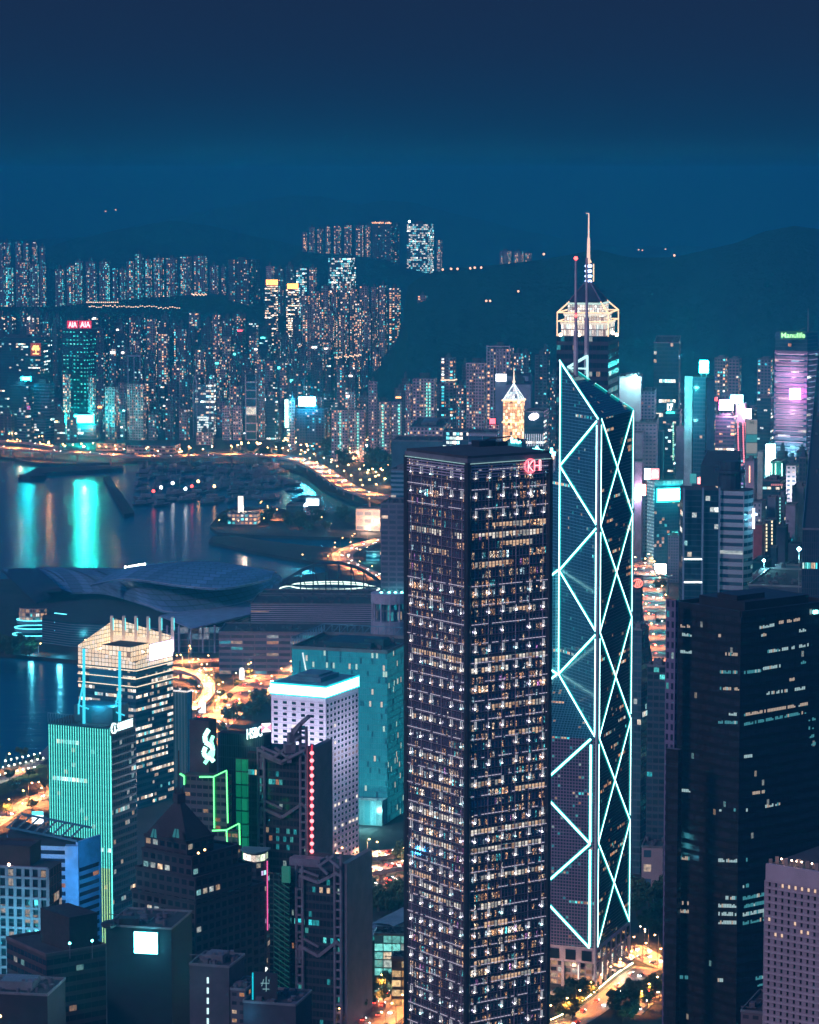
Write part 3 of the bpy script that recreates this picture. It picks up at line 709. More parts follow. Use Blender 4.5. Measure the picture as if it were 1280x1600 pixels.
# pale tower with square windows and a cyan band under its roof
T, fp, z = tower('punched_window_tower', 'pale office tower of small square windows with a bright cyan band around its top', 'office tower', 424, 509, 560, 1090, 1700, 25, plain('pale_panel', (.74, .66, .80), .7, 0, .06), roofm=ROOF, plant=0)
c0 = cen(fp); wn = []; winm = [plain('dark_window', (.012, .014, .03), .2), glow('lit_window_warm', (1, .8, .6), 1.3, False), glow('lit_window_dim', (.75, .35, .3), .35, False)]
zt0 = z - 3.0; fh = 3.35; wr_ = random.Random(5)
gb = MB()
for a, b_, nn in ((fp[3], fp[0], 6), (fp[0], fp[1], 9)):
    n = normal_out(a, b_, c0)
    for k in range(int(zt0 / fh)):
        zz = zt0 - (k + 1) * fh
        if zz < 4: break
        gb.bar(v3(a + n * .08, zz + fh - .25), v3(b_ + n * .08, zz + fh - .25), .16, .14)
        for i in range(nn):
            s = (i + .5) / nn; lit_ = 0
            if nn == 9 and k in (9, 10, 18, 22) and wr_.random() < .6: lit_ = 2 if k < 12 else 1
            if wr_.random() < .012: lit_ = 1
            def f(mb, a=a, b_=b_, n=n, s=s, zz=zz, lit_=lit_, nn=nn):
                w = .22 / nn; d = b_ - a; L = d.length
                p = a + d * s; mb.bar(v3(p + n * .06, zz + .75), v3(p + n * .06, zz + 2.3), 2 * w * L, .12, lit_, (n.x, n.y, 0))
            wn.append(f)
stuffed('window', wn, winm, T, 100)
obj('floor_joint', gb, plain('joint', (.42, .38, .5), .7), T)['kind'] = 'stuff'
mb = MB(); q = inset(fp, 1.02); mb.prism(q, z - .2, z + 6.0, cap=None)
o = obj('cyan_light_band', mb, glow('cyan_band', (.08, .95, 1), 22), T)
mb = MB(); mb.prism(inset(fp, .98), z, z + 6.6, cap=0); obj('attic', mb, plain('attic_metal', (.10, .25, .30), .6), T)
mb = MB(); mb.prism(inset(fp, .55), z + 6.6, z + 9.2, cap=0); mb.prism(inset(fp, .4), z + 9.2, z + 10.5, cap=0); obj('plant_room', mb, plain('attic_metal2', (.10, .22, .28), .6), T)
mb = MB(); parapet(mb, inset(fp, 1.028), z - .5, .6, .6); parapet(mb, inset(fp, 1.028), z + 5.8, .6, .6); obj('band_edge', mb, glow('cyan_edge', (0, .75, .85), 1.0, False), T)
for s_ in (.25, .75): plant(T, v3(along(fp[3], fp[0], s_) + normal_out(fp[3], fp[0], c0) * 28, 60), 66000, (.78, .84, 1), 3)  # added lights without fixtures, to brighten the pale left face
plant(T, v3(along(fp[0], fp[1], .5) + normal_out(fp[0], fp[1], c0) * 24, 80), 22000, (.78, .84, 1), 3)  # added light without a fixture, for the right face
# teal glass tower behind it
gT = facade('teal_glass', (.06, .34, .40), (.03, .20, .25), lit=.93, u=(.14, 1), v=(.10, 1), cols=[(0, (.02, .42, .50)), (.5, (.03, .5, .58)), (.85, (.02, .36, .46)), (.955, (1.8, 2.4, 1.9)), (.98, (2.6, 2.0, 1.4))], S=.30, steady=True, gvar=.12, run=14, rough=.35, grough=.18, gmetal=.0)  # teal light put into nearly every pane as an even glow
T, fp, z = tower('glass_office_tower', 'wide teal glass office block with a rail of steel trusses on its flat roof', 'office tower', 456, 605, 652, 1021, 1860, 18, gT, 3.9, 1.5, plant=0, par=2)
n = normal_out(fp[0], fp[1], cen(fp)); nf = normal_out(fp[3], fp[0], cen(fp))
mb = MB()
for a, b_ in ((fp[3], fp[2]), (fp[2], fp[1])):
    for k in range(12):
        p, q_ = along(a, b_, k / 12), along(a, b_, (k + 1) / 12)
        mb.bar(v3(p, z), v3(p, z + 7), .4); mb.bar(v3(p, z + 7), v3(q_, z + 7), .5); mb.bar(v3(p, z + 1), v3(q_, z + 7), .3)
obj('roof_truss', mb, plain('blue_steel', (.12, .3, .42), .5), T)
mb = MB(); q = inset(fp, .5); mb.prism(q, z, z + 3, cap=0); mb.prism(shift(inset(fp, .2), (14, -8)), z, z + 5, cap=0); obj('plant_room', mb, plain('dark_teal_metal', (.02, .06, .09), .6), T)
mb = MB(); mb.bar(ONP(473, 1020, v3(fp[0], 0) + v3(nf, 0) * .7, v3(nf, 0)), ONP(480, 1058, v3(fp[0], 0) + v3(nf, 0) * .7, v3(nf, 0)), 1.0, .8); obj('wall_light', mb, glow('pale_wall_light', (.75, .9, .9), 1.2, False), T)
mb = MB(); a = fp[0]; mb.prism([along(fp[3], fp[0], .62) + nf * 10, a + nf * 10, a, along(fp[3], fp[0], .62)], 0, 16, 4, 16, cap=0); obj('entrance_hall', mb, facade('hall_glass', (.12, .30, .33), (.06, .20, .24), lit=.5, u=(.06, .97), v=(.03, .97), cols=[(0, (.3, .8, .8)), (.5, (.5, .9, .85))], S=.5), T)
plant(T, v3(along(fp[3], fp[0], .9) + nf * 24, 7), 16000, (.35, 1, .9), 2)
# bank building hung from V trusses, two bays
T = root('suspended_bank_building', 'dark grey suspended structure bank with V trusses and white letters HSBC on top', 'bank building', v3(cen(foot(384, 486, 500, 1180, 1440, 20)[0]), 0))
gH = facade('bank_bay_glass', (.035, .035, .05), (.012, .015, .025), lit=.05, u=(.06, .94), v=(.25, .9), cols=COOL, S=.9, flo=.10, run=7, rough=.4, grough=.12)
msteel = plain('bank_grey_metal', (.22, .20, .26), .5, .3)
pw = plain('bank_pale_wall', (.13, .12, .16), .6)
def bay(xl, xc, xr, yt, Y, th, mL, mR, topL, topR, vrows, green, depth):
    fp, z = foot(xl, xc, xr, yt, Y, th); r_ = (fp[1] - fp[0]).normalized(); fp = [fp[0], fp[0] + r_ * depth, fp[3] + r_ * depth, fp[3]]
    n = normal_out(fp[3], fp[0], cen(fp)); n3 = v3(n, 0); p0 = v3(fp[0], 0) + n3 * 1.2
    mb = MB(); mb.prism(fp, 0, z, 1.8, 4.0, 0, 1); obj('bay', mb, [gH, ROOF], T)
    on = lambda px, py, k=0: ONP(px, py, p0 + n3 * k, n3)
    for px, r0 in ((mL, topL), (mR, topR)):
        t = on(px, r0); mb = MB()
        for dx in (-1.6, 1.6):
            c = Vector((t.x, t.y)) + (fp[0] - fp[3]).normalized() * dx; mb.tube([v3(c, 0), v3(c, t.z)], .75)
        zz = 4
        while zz < t.z: mb.bar(v3(Vector((t.x, t.y)) + (fp[0] - fp[3]).normalized() * -1.6, zz), v3(Vector((t.x, t.y)) + (fp[0] - fp[3]).normalized() * 1.6, zz), .9, .9); zz += 4.2
        obj('mast', mb, msteel, T)
    mid = (mL + mR) / 2
    for row, amp in vrows:
        mb = MB()
        a, b_, c = on(mL, row - amp * .4), on(mid, row + amp), on(mR, row - amp)
        mb.bar(a, b_, 1.5); mb.bar(b_, c, 1.5); mb.bar(on(mL, row - amp * 1.6), on(mid, row - amp * .2), 1.0); mb.bar(on(mL, row + amp * 1.9), a, 1.2); mb.bar(on(mR, row - amp * .9), on(xc + 1, row + amp * .2), 1.0)
        obj('hanger_truss', mb, msteel, T)
    # pale service wall at the right end
    nr = normal_out(fp[0], fp[1], cen(fp)); mb = MB(); k = (fp[0] - fp[3]).normalized() * 3
    mb.prism([fp[0] + k * .05, fp[0] + k, fp[1] + k, fp[1] + k * .05], 0, z + 4, cap=0)
    obj('side_wall', mb, pw, T)
    return fp, z, n, on
fp1, z1_, n1_, on1 = bay(387, 480, 492, 1182, 1440, 20, 408, 474, 1168, 1135, ((1183, 10), (1266, 11)), True, 26)
fp2, z2_, n2_, on2 = bay(448, 533, 550, 1362, 1400, 20, 468, 528, 1352, 1334, ((1371, 8), (1482, 12)), True, 34)
gg = glow('green_lit_panel', (.03, .85, .42), .55); 
mb = MB()
for k in range(20):
    r0 = 1190 + k * 6.6; a, b_, c, d = on1(370, r0 + 6, -.5), on1(383, r0 + 6, -.5), on1(383, r0 + .6, -.5), on1(370, r0 + .6, -.5); mb.face([a, b_, c, d]); 
fpg = foot(368, 386, 388, 1186, 1441, 20); mb2 = MB(); mb2.prism(fpg[0], 0, fpg[1], cap=0); mb2 = MB(); mb2.prism(fpg[0], 0, fpg[1], 3.5, 6.5, 0, 1); obj('green_glass_stair', mb2, [facade('green_panels', (.01, .05, .03), (.01, .05, .03), lit=1, u=(.05, .95), v=(.05, .95), cols=[(0, (.01, .55, .24)), (.5, (.01, .45, .22)), (.8, (.02, .62, .30))], S=.34, steady=True, gvar=.3), ROOF], T)
fpg = foot(418, 452, 456, 1368, 1404, 20); mb = MB(); mb.prism(fpg[0], 0, fpg[1], 3, 3, cap=0); obj('stair_tower', mb, facade('green_ladder', (.012, .05, .045), (.004, .012, .014), lit=.0, u=(.2, 1), v=(.25, 1)), T)
mb = MB()
for xx in (428, 440):
    for k in range(24):
        r0 = 1380 + k * 8.2; a = ONP(xx, r0, v3(fpg[0][0], 0) + Vector((0, -1.3, 0)), Vector((0, 1, 0))); c = ONP(xx + 12, r0 + 8.2, v3(fpg[0][0], 0) + Vector((0, -1.3, 0)), Vector((0, 1, 0))); mb.bar(a, c, .35); 
obj('green_bracing', mb, glow('dim_green', (.0, .25, .18), .28, False), T)['kind'] = 'stuff'
mb = MB(); bb = fpg[0]
for r0, r1, x0, x1 in ((1355, 1380, 440, 452),): 
    q = foot(x0, x1, x1 + 2, r0, 1401, 20); mb.prism(q[0], ZR(r1, 1401), q[1], cap=0)
obj('green_cabin', mb, glow('green_cabin', (.02, .35, .24), .35, False), T)
# red light strip on the right end of the tall bay
mb = MB()
for k in range(14):
    r0 = 1170 + k * 11.8; p = ONP(487.5, r0 + 6, v3(fp1[0], 0) + v3((fp1[0] - fp1[3]).normalized() * 3.6, 0), Vector((0, 1, 0))); mb.ball((p.x, p.y - 1.2, p.z), 1.05, 0, 6, 4)
obj('red_beacon', mb, glow('red_beacon', (1, .22, .24), 3.5, False), T)['kind'] = 'stuff'
a, b_ = ONP(487.5, 1165, v3(fp1[0], 0) + Vector((3, 0, 0)), Vector((0, 1, 0))), ONP(487.5, 1336, v3(fp1[0], 0) + Vector((3, 0, 0)), Vector((0, 1, 0)))
mb = MB(); mb.bar(a, b_, 4.6, .8); obj('red_light_strip', mb, glow('red_strip', (1, .02, .06), .8), T)
# penthouse, cranes and letters
fpp = foot(340, 412, 424, 1150, 1452, 22); mb = MB(); mb.prism(fpp[0], 60, fpp[1], 1.2, 6, 0, 1); obj('upper_hall', mb, [facade('teal_louvre', (.02, .10, .11), (.01, .04, .05), lit=.02, u=(.25, 1), v=(.05, .97)), ROOF], T)
nn_ = normal_out(fpp[0][3], fpp[0][0], cen(fpp[0])); 
p = ONP(386, 1155, v3(fpp[0][0], 0) - Vector((0, 4, 0)), Vector((.35, -1, 0)))
lw = glow('white_sign_letters', (.72, 1, .96), 2.6)
write('sign_letters', 'HSBC', T, p, (1, .35, .18), (0, 0, 1), 5.0, lw, .4, .12, w=7.8)
mb = MB(); q = ONP(416, 1137, v3(fpp[0][0], 0) - Vector((0, 5, 0)), Vector((.35, -1, 0))); ex = Vector((1, .35, 0)).normalized()
for sgn in (-1, 1): mb.face([q, q + ex * 2.4 * sgn + up(1.9), q + ex * 2.4 * sgn - up(1.9)] if sgn < 0 else [q, q + ex * 2.4 - up(1.9), q + ex * 2.4 + up(1.9)], None, 0)
for sgn in (-1, 1): mb.face([q + up(0), q + ex * 2.4 + up(2.1 * sgn), q - ex * 2.4 + up(2.1 * sgn)], None, 1)
obj('logo', mb, [glow('logo_red', (1, .12, .18), 4), glow('logo_white', (1, .9, .95), 5)], T)
for (x0, r0, x1, r1) in ((458, 1142, 483, 1119), (452, 1160, 470, 1130)):
    a, b_ = on1(x0, r0, 1), on1(x1, r1, 3); mb = MB(); mb.bar(a - up(10), a + up(1), 2.2); mb.bar(a, b_, 2.0, 1.6); mb.box((a.x, a.y, a.z - 5), 5, 4, 4, .3); obj('maintenance_crane', mb, msteel, T)
mb = MB()
for (x0, r0, x1, r1) in ((404, 1172, 440, 1190), (425, 1186, 470, 1150), (440, 1190, 476, 1172), (430, 1168, 452, 1186)): mb.bar(on1(x0, r0, 2), on1(x1, r1, 2), 1.2)
for (x0, r0, x1, r1) in ((500, 1352, 522, 1336), (496, 1350, 512, 1366), (510, 1338, 530, 1356)): mb.bar(on2(x0, r0, 2), on2(x1, r1, 2), 1.2)
obj('roof_brace', mb, msteel, T)['kind'] = 'stuff'
for (x0, x1, rr, w_h) in ((452, 500, 1352, 6),):
    q = foot(x0, x1, x1 + 8, rr - 8, 1408, 20); mb = MB(); mb.prism(q[0], z2_, q[1], cap=0); obj('plant_room', mb, msteel, T)
# tower with the green neon outline and the ribbon emblem
T = root('neon_outlined_tower', 'dark stepped tower outlined with green neon and a glowing pale green ribbon emblem', 'bank tower', v3(cen(foot(295, 336, 352, 1135, 1432, 25)[0]), 0))
gS = facade('dark_granite_office', (.085, .075, .085), (.014, .016, .024), lit=.05, u=(.1, .92), v=(.3, .75), cols=WARM, S=.9, flo=.06, run=7, rough=.5)
A = foot(296, 326, 338, 1127, 1440, 25); mb = MB(); mb.prism(A[0], 0, A[1], 9, 9, 0, 1); obj('sign_block', mb, [plain('sign_block_stone', (.07, .06, .07), .5), ROOF], T)
Bq = foot(288, 354, 362, 1214, 1428, 18); mb = MB(); mb.prism(Bq[0], 0, Bq[1], 3.2, 3.9, 0, 1); obj('shaft', mb, [gS, ROOF], T)
Cq = foot(330, 372, 378, 1300, 1424, 18); mb = MB(); mb.prism(Cq[0], 0, Cq[1], 3.2, 3.9, 0, 1); obj('lower_block', mb, [gS, ROOF], T)
green = glow('green_neon', (.08, 1, .22), 2.0); gcore = glow('green_neon_core', (.35, 1, .5), 1.6, False)
pb = v3(Bq[0][0], 0); nb_ = normal_out(Bq[0][3], Bq[0][0], cen(Bq[0])); nb3 = v3(nb_, 0)
pc = v3(Cq[0][0], 0); 
def neon2(pts, p0, n3, mats=(green, gcore)):
    mb = MB(); w = [ONP(x, y, p0 + n3 * 1.0, n3) for x, y in pts]
    for a, b_ in zip(w, w[1:]): mb.bar(a, b_, .95, .7, 0); mb.bar(a + n3 * .4, b_ + n3 * .4, .35, .3, 1)
    obj('green_neon_tube', mb, list(mats), T)
neon2([(312, 1214), (333, 1214), (354, 1204)], pb, nb3); neon2([(334, 1214), (335, 1294)], pb, nb3); neon2([(354, 1204), (356, 1286)], pb, nb3)
neon2([(281, 1209), (288, 1213), (288, 1226)], pb, nb3)
neon2([(332, 1298), (354, 1297), (373, 1287)], pb + nb3 * 5, nb3); neon2([(354, 1298), (355, 1316)], pb + nb3 * 5, nb3); neon2([(374, 1287), (375, 1320)], pb + nb3 * 5, nb3)
na_ = normal_out(A[0][3], A[0][0], cen(A[0])); na3 = v3(na_, 0); pa = v3(A[0][0], 0) + na3 * .8
mb = MB()
def rib(pts, w, m):
    q = [ONP(x, y, pa, na3) for x, y in pts]
    for a, b_ in zip(q, q[1:]): mb.bar(a, b_, w, .8, m, na3)
rib([(326, 1140), (320, 1150), (321, 1160), (331, 1166), (333, 1173)], 2.0, 0)
rib([(333, 1150), (330, 1158), (333, 1168), (333, 1178), (331, 1184)], 1.5, 1)
rib([(321, 1168), (318, 1176), (321, 1182), (330, 1185), (334, 1190)], 2.0, 0)
rib([(332, 1172), (326, 1180), (324, 1187), (320, 1193)], 1.6, 1)
obj('ribbon_emblem', mb, [glow('emblem_white', (.45, 1, .85), 3.0), glow('emblem_green', (.25, 1, .6), 2.6)], T)
# dark tower with a pyramid roof
T = root('pyramid_roof_tower', 'dark stone tower with a steep dark pyramid roof and stepped shoulders', 'office tower', v3(cen(foot(208, 305, 388, 1345, 1250, 38)[0]), 0))
gP = facade('dark_stone_office', (.035, .028, .042), (.010, .012, .02), lit=.03, u=(.2, .86), v=(.25, .82), cols=OFFC, S=1.2, flo=.05, run=4, rough=.6)
for (xl, xc, xr, yt, zz, nme) in ((206, 305, 414, 1412, 0, 'shaft'), (212, 305, 394, 1375, 0, 'shoulder'), (222, 300, 372, 1342, 0, 'shoulder'), (226, 292, 334, 1318, 0, 'tower_head')):
    q, zq = foot(xl, xc, xr, yt, 1250 + (306 - xc) * .3, 38); mb = MB(); mb.prism(q, zz, zq, 4.2, 4.0, 0, 1); parapet(mb, q, zq - .1, 1.2, .9, 2); obj(nme, mb, [gP, ROOF, plain('dark_stone', (.035, .028, .042), .7)], T)
ap = P(280, 1252, q[0].y + 9); mb = MB(); q = inset(q, .97)
for a, b_ in zip(q, q[1:] + q[:1]):
    mb.face([v3(a, zq + 1), v3(b_, zq + 1), ap + (v3(b_, 0) - v3(cen(q), 0)) * .12, ap + (v3(a, 0) - v3(cen(q), 0)) * .12], [(0, 0), (9, 0), (5, 8), (4, 8)])
obj('pyramid_roof', mb, plain('pyramid_tile', (.035, .03, .042), .55), T)
mb = MB(); mb.box((ap.x, ap.y, ap.z - .5), 4, 4, 4, .6); 
for k in range(4): mb.bar(ap + Vector((1.8 * math.cos(k * 1.57 + .6), 1.8 * math.sin(k * 1.57 + .6), 3)), ap + Vector((1.8 * math.cos(k * 1.57 + .6), 1.8 * math.sin(k * 1.57 + .6), 6)), .5)
mb.bar(ap + up(3), ap + up(22), .5); obj('finial', mb, plain('dark_stone2', (.045, .038, .05), .7), T)
dl = glow('dormer_light', (.06, .6, .62), .22, False)
for x0, x1 in ((236, 246), (270, 281)):
    mb = MB(); q0, q1, q2, q3 = (P(x, y, fp_y) for x, y, fp_y in ((x0, 1305, 1253), (x1, 1307, 1250), (x1 - 1, 1293, 1256), (x0 + 4, 1292, 1258))); o_ = Vector((0, -3.5, 0)); mb.face([q0 + o_, q1 + o_, q2 + o_, q3 + o_]); mb.bar((q0 + q1) / 2 + o_ * 1.02, (q2 + q3) / 2 + o_ * 1.02, .3, .3, 1); obj('dormer_window', mb, [dl, DARK], T)
for x, y in ((310, 1333), (320, 1328)):
    mb = MB(); mb.ball(P(x, y, 1238), .45); obj('terrace_lamp', mb, WARMB, T)
# curved tower with a pink line of light beside it
fp, z = foot(378, 416, 421, 1345, 1335, 12); T = root('curved_glass_tower', 'slim curved dark tower with a lit white roof and thin pink edge light', 'office tower', v3(cen(fp), 0))
arc = [fp[3]] + [along(fp[3], fp[0], t) + Vector((0, -1)) * 5 * math.sin(math.pi * t) for t in (.2, .4, .6, .8)] + [fp[0], fp[1], fp[2]]
mb = MB(); mb.prism(arc, 0, z, 2.2, 3.8, 0, 1); obj('wall', mb, [facade('curved_dark', (.03, .03, .045), (.012, .014, .022), lit=.10, u=(.1, .95), v=(.3, .85), cols=[(0, (.4, .95, .9)), (.4, (1, .8, .6)), (.8, (.8, .6, 1))], S=1.1, flo=.06, run=3), ROOF], T)
mb = MB(); mb.prism(inset(arc, .9), z, z + 3.5, 3, 3.5, 0, 1); obj('lit_attic', mb, [facade('lit_attic', (.3, .32, .25), (.25, .3, .25), lit=1, u=(.04, .97), v=(.05, .9), cols=[(0, (1, .75, .6)), (.4, (.75, 1, .6)), (.8, (1, .9, .7))], S=1.3), ROOF], T)
mb = MB(); mb.prism(inset(arc, 1.1), z + 4.0, z + 4.8, cap=0, bottom=True); obj('roof_canopy', mb, plain('canopy_teal', (.10, .22, .22), .5), T)
mb = MB(); p = fp[0] + Vector((.5, -.6)); mb.bar(v3(p, z - 32), v3(p, z), .5); obj('pink_edge_light', mb, glow('pink_line', (1, .12, .4), 1.1, False), T)
mb = MB()
for t0, t1 in zip(range(5), range(1, 6)): mb.bar(v3(arc[t0] + Vector((0, -.5)), ZR(1520, 1335)), v3(arc[t1] + Vector((0, -.5)), ZR(1512, 1335)), 1.0)
obj('canopy_light', mb, glow('canopy_light', (.9, 1, .95), 1.6, False), T)
# bank tower with vertical green light lines
fp, z = foot(75, 172, 212, 1137, 1560, 25); T = root('green_lined_tower', 'teal tower with dozens of vertical light lines and two cyan rooftop pylons', 'bank tower', v3(cen(fp), 0)); c0 = cen(fp)
gC = facade('teal_office', (.02, .11, .16), (.008, .05, .075), lit=.06, u=(.05, .95), v=(.3, .85), cols=OFFC, S=1.2, flo=.06, run=9, rough=.4, grough=.12)
mb = MB(); mb.prism(fp, 0, z, 2.4, 4.0, 0, 1); obj('wall', mb, [gC, ROOF], T)
n = normal_out(fp[3], fp[0], c0); lm = [glow('teal_line', (.14, 1, .82), 1.7), glow('lime_line', (.55, 1, .42), 1.25)]
for i in range(25):
    p = along(fp[3], fp[0], (i + .6) / 25.4) + n * .5; mb = MB(); lw_ = .34 if i % 3 else .22; mb.bar(v3(p, 0), v3(p, z * .35), lw_, .3, 1); mb.bar(v3(p, z * .35), v3(p, z - 1), lw_, .3, 0); obj('light_line', mb, lm, T)
nr = normal_out(fp[0], fp[1], c0)
for i in range(1):
    p = fp[0] + n * .3 + nr * .3; mb = MB(); mb.bar(v3(p, 0), v3(p, z), .6); obj('corner_light', mb, lm[0], T)
mb = MB()
for k in range(int(z / 4)): mb.bar(v3(along(fp[3], fp[0], 0) + n * .2, k * 4 + 1), v3(fp[0] + n * .2, k * 4 + 1), .5, .3)
for k in range(int(z / 4)): mb.bar(v3(fp[0] + nr * .2, k * 4 + 1), v3(fp[1] + nr * .2, k * 4 + 1), .7, .3)
obj('floor_band', mb, plain('teal_spandrel', (.03, .16, .21), .5), T)['kind'] = 'stuff'
mb = MB(); q = inset(fp, .62); mb.prism(shift(q, (5, 1)), z, z + 9, cap=0); obj('plant_room', mb, plain('plant_teal', (.04, .14, .18), .6), T)
p0 = v3(fp[0], 0) + v3(nr, 0) * .7
sgm = MB(); panel(sgm, 172, 1132, 209, 1150, p0 - v3(nr, 0) * .1, v3(nr, 0), .4); obj('sign_board', sgm, plain('sign_navy', (.008, .02, .04), .4), T)
mb = MB(); c = ONP(178, 1138, p0 + v3(nr, 0) * .6, v3(nr, 0)); dxr = v3((fp[1] - fp[0]).normalized(), 0)
pts = [c + dxr * 2.6 * math.cos(R(a_)) + up(2.6 * math.sin(R(a_))) for a_ in range(50, 400 - 60, 20)]
for a, b_ in zip(pts, pts[1:]): mb.bar(a, b_, 1.0, .5)
mb.bar(c + dxr * 1 + up(1.2), c + dxr * 1 - up(1.2), .8, .5); obj('sign_emblem', mb, lw, T)
write('sign_letters', '中国建设银行', T, ONP(183.5, 1138.5, p0 + v3(nr, 0) * .7, v3(nr, 0)), dxr, (0, 0, 1), 2.5, lw, .2, .03, w=16)
write('sign_letters', 'China Construction Bank', T, ONP(183.5, 1142.5, p0 + v3(nr, 0) * .7, v3(nr, 0)), dxr, (0, 0, 1), 1.15, lw, .2, .02, w=16)
cyl = glow('cyan_pylon', (.05, .72, .95), 1.15)
for px, r0, r1, pr in ((131, 1108, 1014, 0), (187, 1118, 1018, 1)):
    yy = fp[0].y + 12; a, b_ = P(px, r0, yy), P(px, r1, yy); a.z = z; mb = MB(); mb.bar(a, b_, 1.6, 1.4); 
    mb.bar(P(px - 8, r0 - 6, yy), P(px, r0 - 45, yy), .8); mb.bar(P(px - 8, r0 + 8, yy), P(px - 8, r0 - 8, yy), .9); mb.bar(P(px - 8, r0 - 6, yy), P(px + 8, r0, yy), .7); mb.bar(P(px - 6, r0 - 20, yy), P(px, r0 - 20, yy), .4)
    obj('cyan_pylon', mb, cyl, T)
plant(T, P(150, 1108, fp[0].y + 10) + up(4), 9000, (.1, .75, 1), 1); plant(T, P(180, 1100, fp[0].y + 14), 6000, (.1, .75, 1), 1)
mb = MB()
for k in range(10):
    p, q_ = along(fp[3], fp[2], 0) + (fp[0] - fp[3]) * (k * .042), along(fp[3], fp[2], 0) + (fp[0] - fp[3]) * ((k + 1) * .042)
    mb.bar(v3(p, z), v3(p, z + 5), .25); mb.bar(v3(p, z + 5), v3(q_, z + 5), .3); mb.bar(v3(p, z), v3(q_, z + 5), .2)
obj('roof_rail', mb, plain('rail_teal', (.08, .3, .36), .5), T)
# tower with the gold lit crown and white screen
fp, z = foot(122, 212, 270, 1046, 1900, 30); T = root('gold_crown_tower', 'harbourside tower with warm lit floors, a gold glowing crown with fins and a white screen', 'office tower', v3(cen(fp), 0)); c0 = cen(fp)
gK = facade('warm_banded_office', (.02, .10, .15), (.012, .05, .08), lit=.12, u=(.04, .97), v=(.36, .84), cols=[(0, (1, .72, .5)), (.5, (1, .85, .7)), (.85, (.9, .95, .9)), (.94, (.2, .8, .85))], S=1.5, flo=.55, run=8, rough=.4)
mb = MB(); mb.prism(fp, 0, z, 2.2, 4.2, 0, None); obj('wall', mb, gK, T)
mb = MB(); cz = z + 11; nf = normal_out(fp[3], fp[0], c0); nr = normal_out(fp[0], fp[1], c0)
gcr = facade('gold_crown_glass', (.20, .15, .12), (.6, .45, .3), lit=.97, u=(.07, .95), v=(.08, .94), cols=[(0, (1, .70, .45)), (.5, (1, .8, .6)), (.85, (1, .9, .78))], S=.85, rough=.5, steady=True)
tops = [z + 4, z + 16, z + 24, z + 12]
for i in range(4):
    a, b_ = fp[i], fp[(i + 1) % 4]; L = (b_ - a).length; h0, h1 = tops[i], tops[(i + 1) % 4]; nn = round(L / 2.6)
    mb.face([v3(a, z), v3(b_, z), v3(b_, h1), v3(a, h0)], [(0, 0), (nn, 0), (nn, (h1 - z) / 2.6), (0, (h0 - z) / 2.6)])
obj('crown', mb, [gcr], T)
mb = MB(); mb.poly([v3(p, z + 2) for p in inset(fp, .99)]); obj('roof', mb, plain('lit_deck', (.2, .16, .14), .7), T)
mb = MB(); mb.prism(inset(fp, .5), z + 2, z + 12, 3, 3, 0, 1); obj('plant_room', mb, [gcr, ROOF], T)
finm = plain('pale_fin', (.72, .62, .55), .6); 
for i in range(6):
    p = along(fp[3], fp[2], .72) if False else along(along(fp[3], fp[2], .9), fp[1], i / 5.0)
    mb = MB(); mb.prism([p + Vector((-.9, -2)), p + Vector((.9, -2)), p + Vector((.9, 2)), p + Vector((-.9, 2))], z + 6, ZR(962 + i * .4, p.y), cap=0); o = obj('crown_fin', mb, finm, T)
    mb = MB(); mb.bar((p.x + 1.3, p.y - 2.2, ZR(984, p.y)), (p.x + 1.3, p.y - 2.2, ZR(965, p.y)), .5); obj('fin_light', mb, glow('fin_cyan', (.1, .85, .9), 1.6, False), o)
    plant(T, (p.x + 2.5, p.y - 7, z + 5), 2600, (1, .62, .36), .6)
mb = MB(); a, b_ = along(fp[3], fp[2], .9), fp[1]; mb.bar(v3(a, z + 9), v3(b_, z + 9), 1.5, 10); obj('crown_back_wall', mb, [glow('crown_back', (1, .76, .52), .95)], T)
sc_ = MB(); fr0 = panel(sc_, 234, 1008, 268, 1032, v3(fp[0], 0) + v3(nr, 0) * .4, v3(nr, 0), .8); 
sc2 = MB(); panel(sc2, 233, 1007, 269, 1033, v3(fp[0], 0) + v3(nr, 0) * .2, v3(nr, 0), .4); obj('screen_frame', sc2, DARK, T); obj('white_screen', sc_, screen('white_screen', (.9, .6, 1), 40), T)
mb = MB()
for k in range(3):
    zz = z - 1 - k * 5.2
    for a, b_ in ((fp[3], fp[0]), (fp[0], fp[1])):
        nn = normal_out(a, b_, c0); mb.bar(v3(a + nn * .4, zz), v3(b_ + nn * .4, zz), .9, .4)
obj('crown_light_line', mb, glow('gold_line', (1, .78, .55), 1.5, False), T)
mb = MB(); p = along(fp[3], fp[0], .42) + nf * .5; mb.face([v3(along(fp[3], fp[0], .2) + nf * .3, z - 12), v3(along(fp[3], fp[0], .78) + nf * .3, z - 12), v3(along(fp[3], fp[0], .78) + nf * .3, z - 2), v3(along(fp[3], fp[0], .2) + nf * .3, z - 2)]); obj('blue_panel', mb, plain('blue_panel', (.02, .22, .34), .5), T)
# slim pale blue block to its right
T, fp, z = tower('ribbed_block', 'slim pale blue ribbed block right of the tower with the white screen', 'office block', 268, 292, 300, 1082, 1960, 25, facade('blue_rib', (.16, .34, .48), (.03, .12, .20), lit=.0, u=(.45, 1), v=(.0, 1)), 60, 2.2, plant=0)
mb = MB(); nn = normal_out(fp[0], fp[1], cen(fp)); parapet(mb, fp, z, 1, .8); obj('roof_light', mb, glow('cornice_white', (.95, .85, .8), 1.1, False), T)
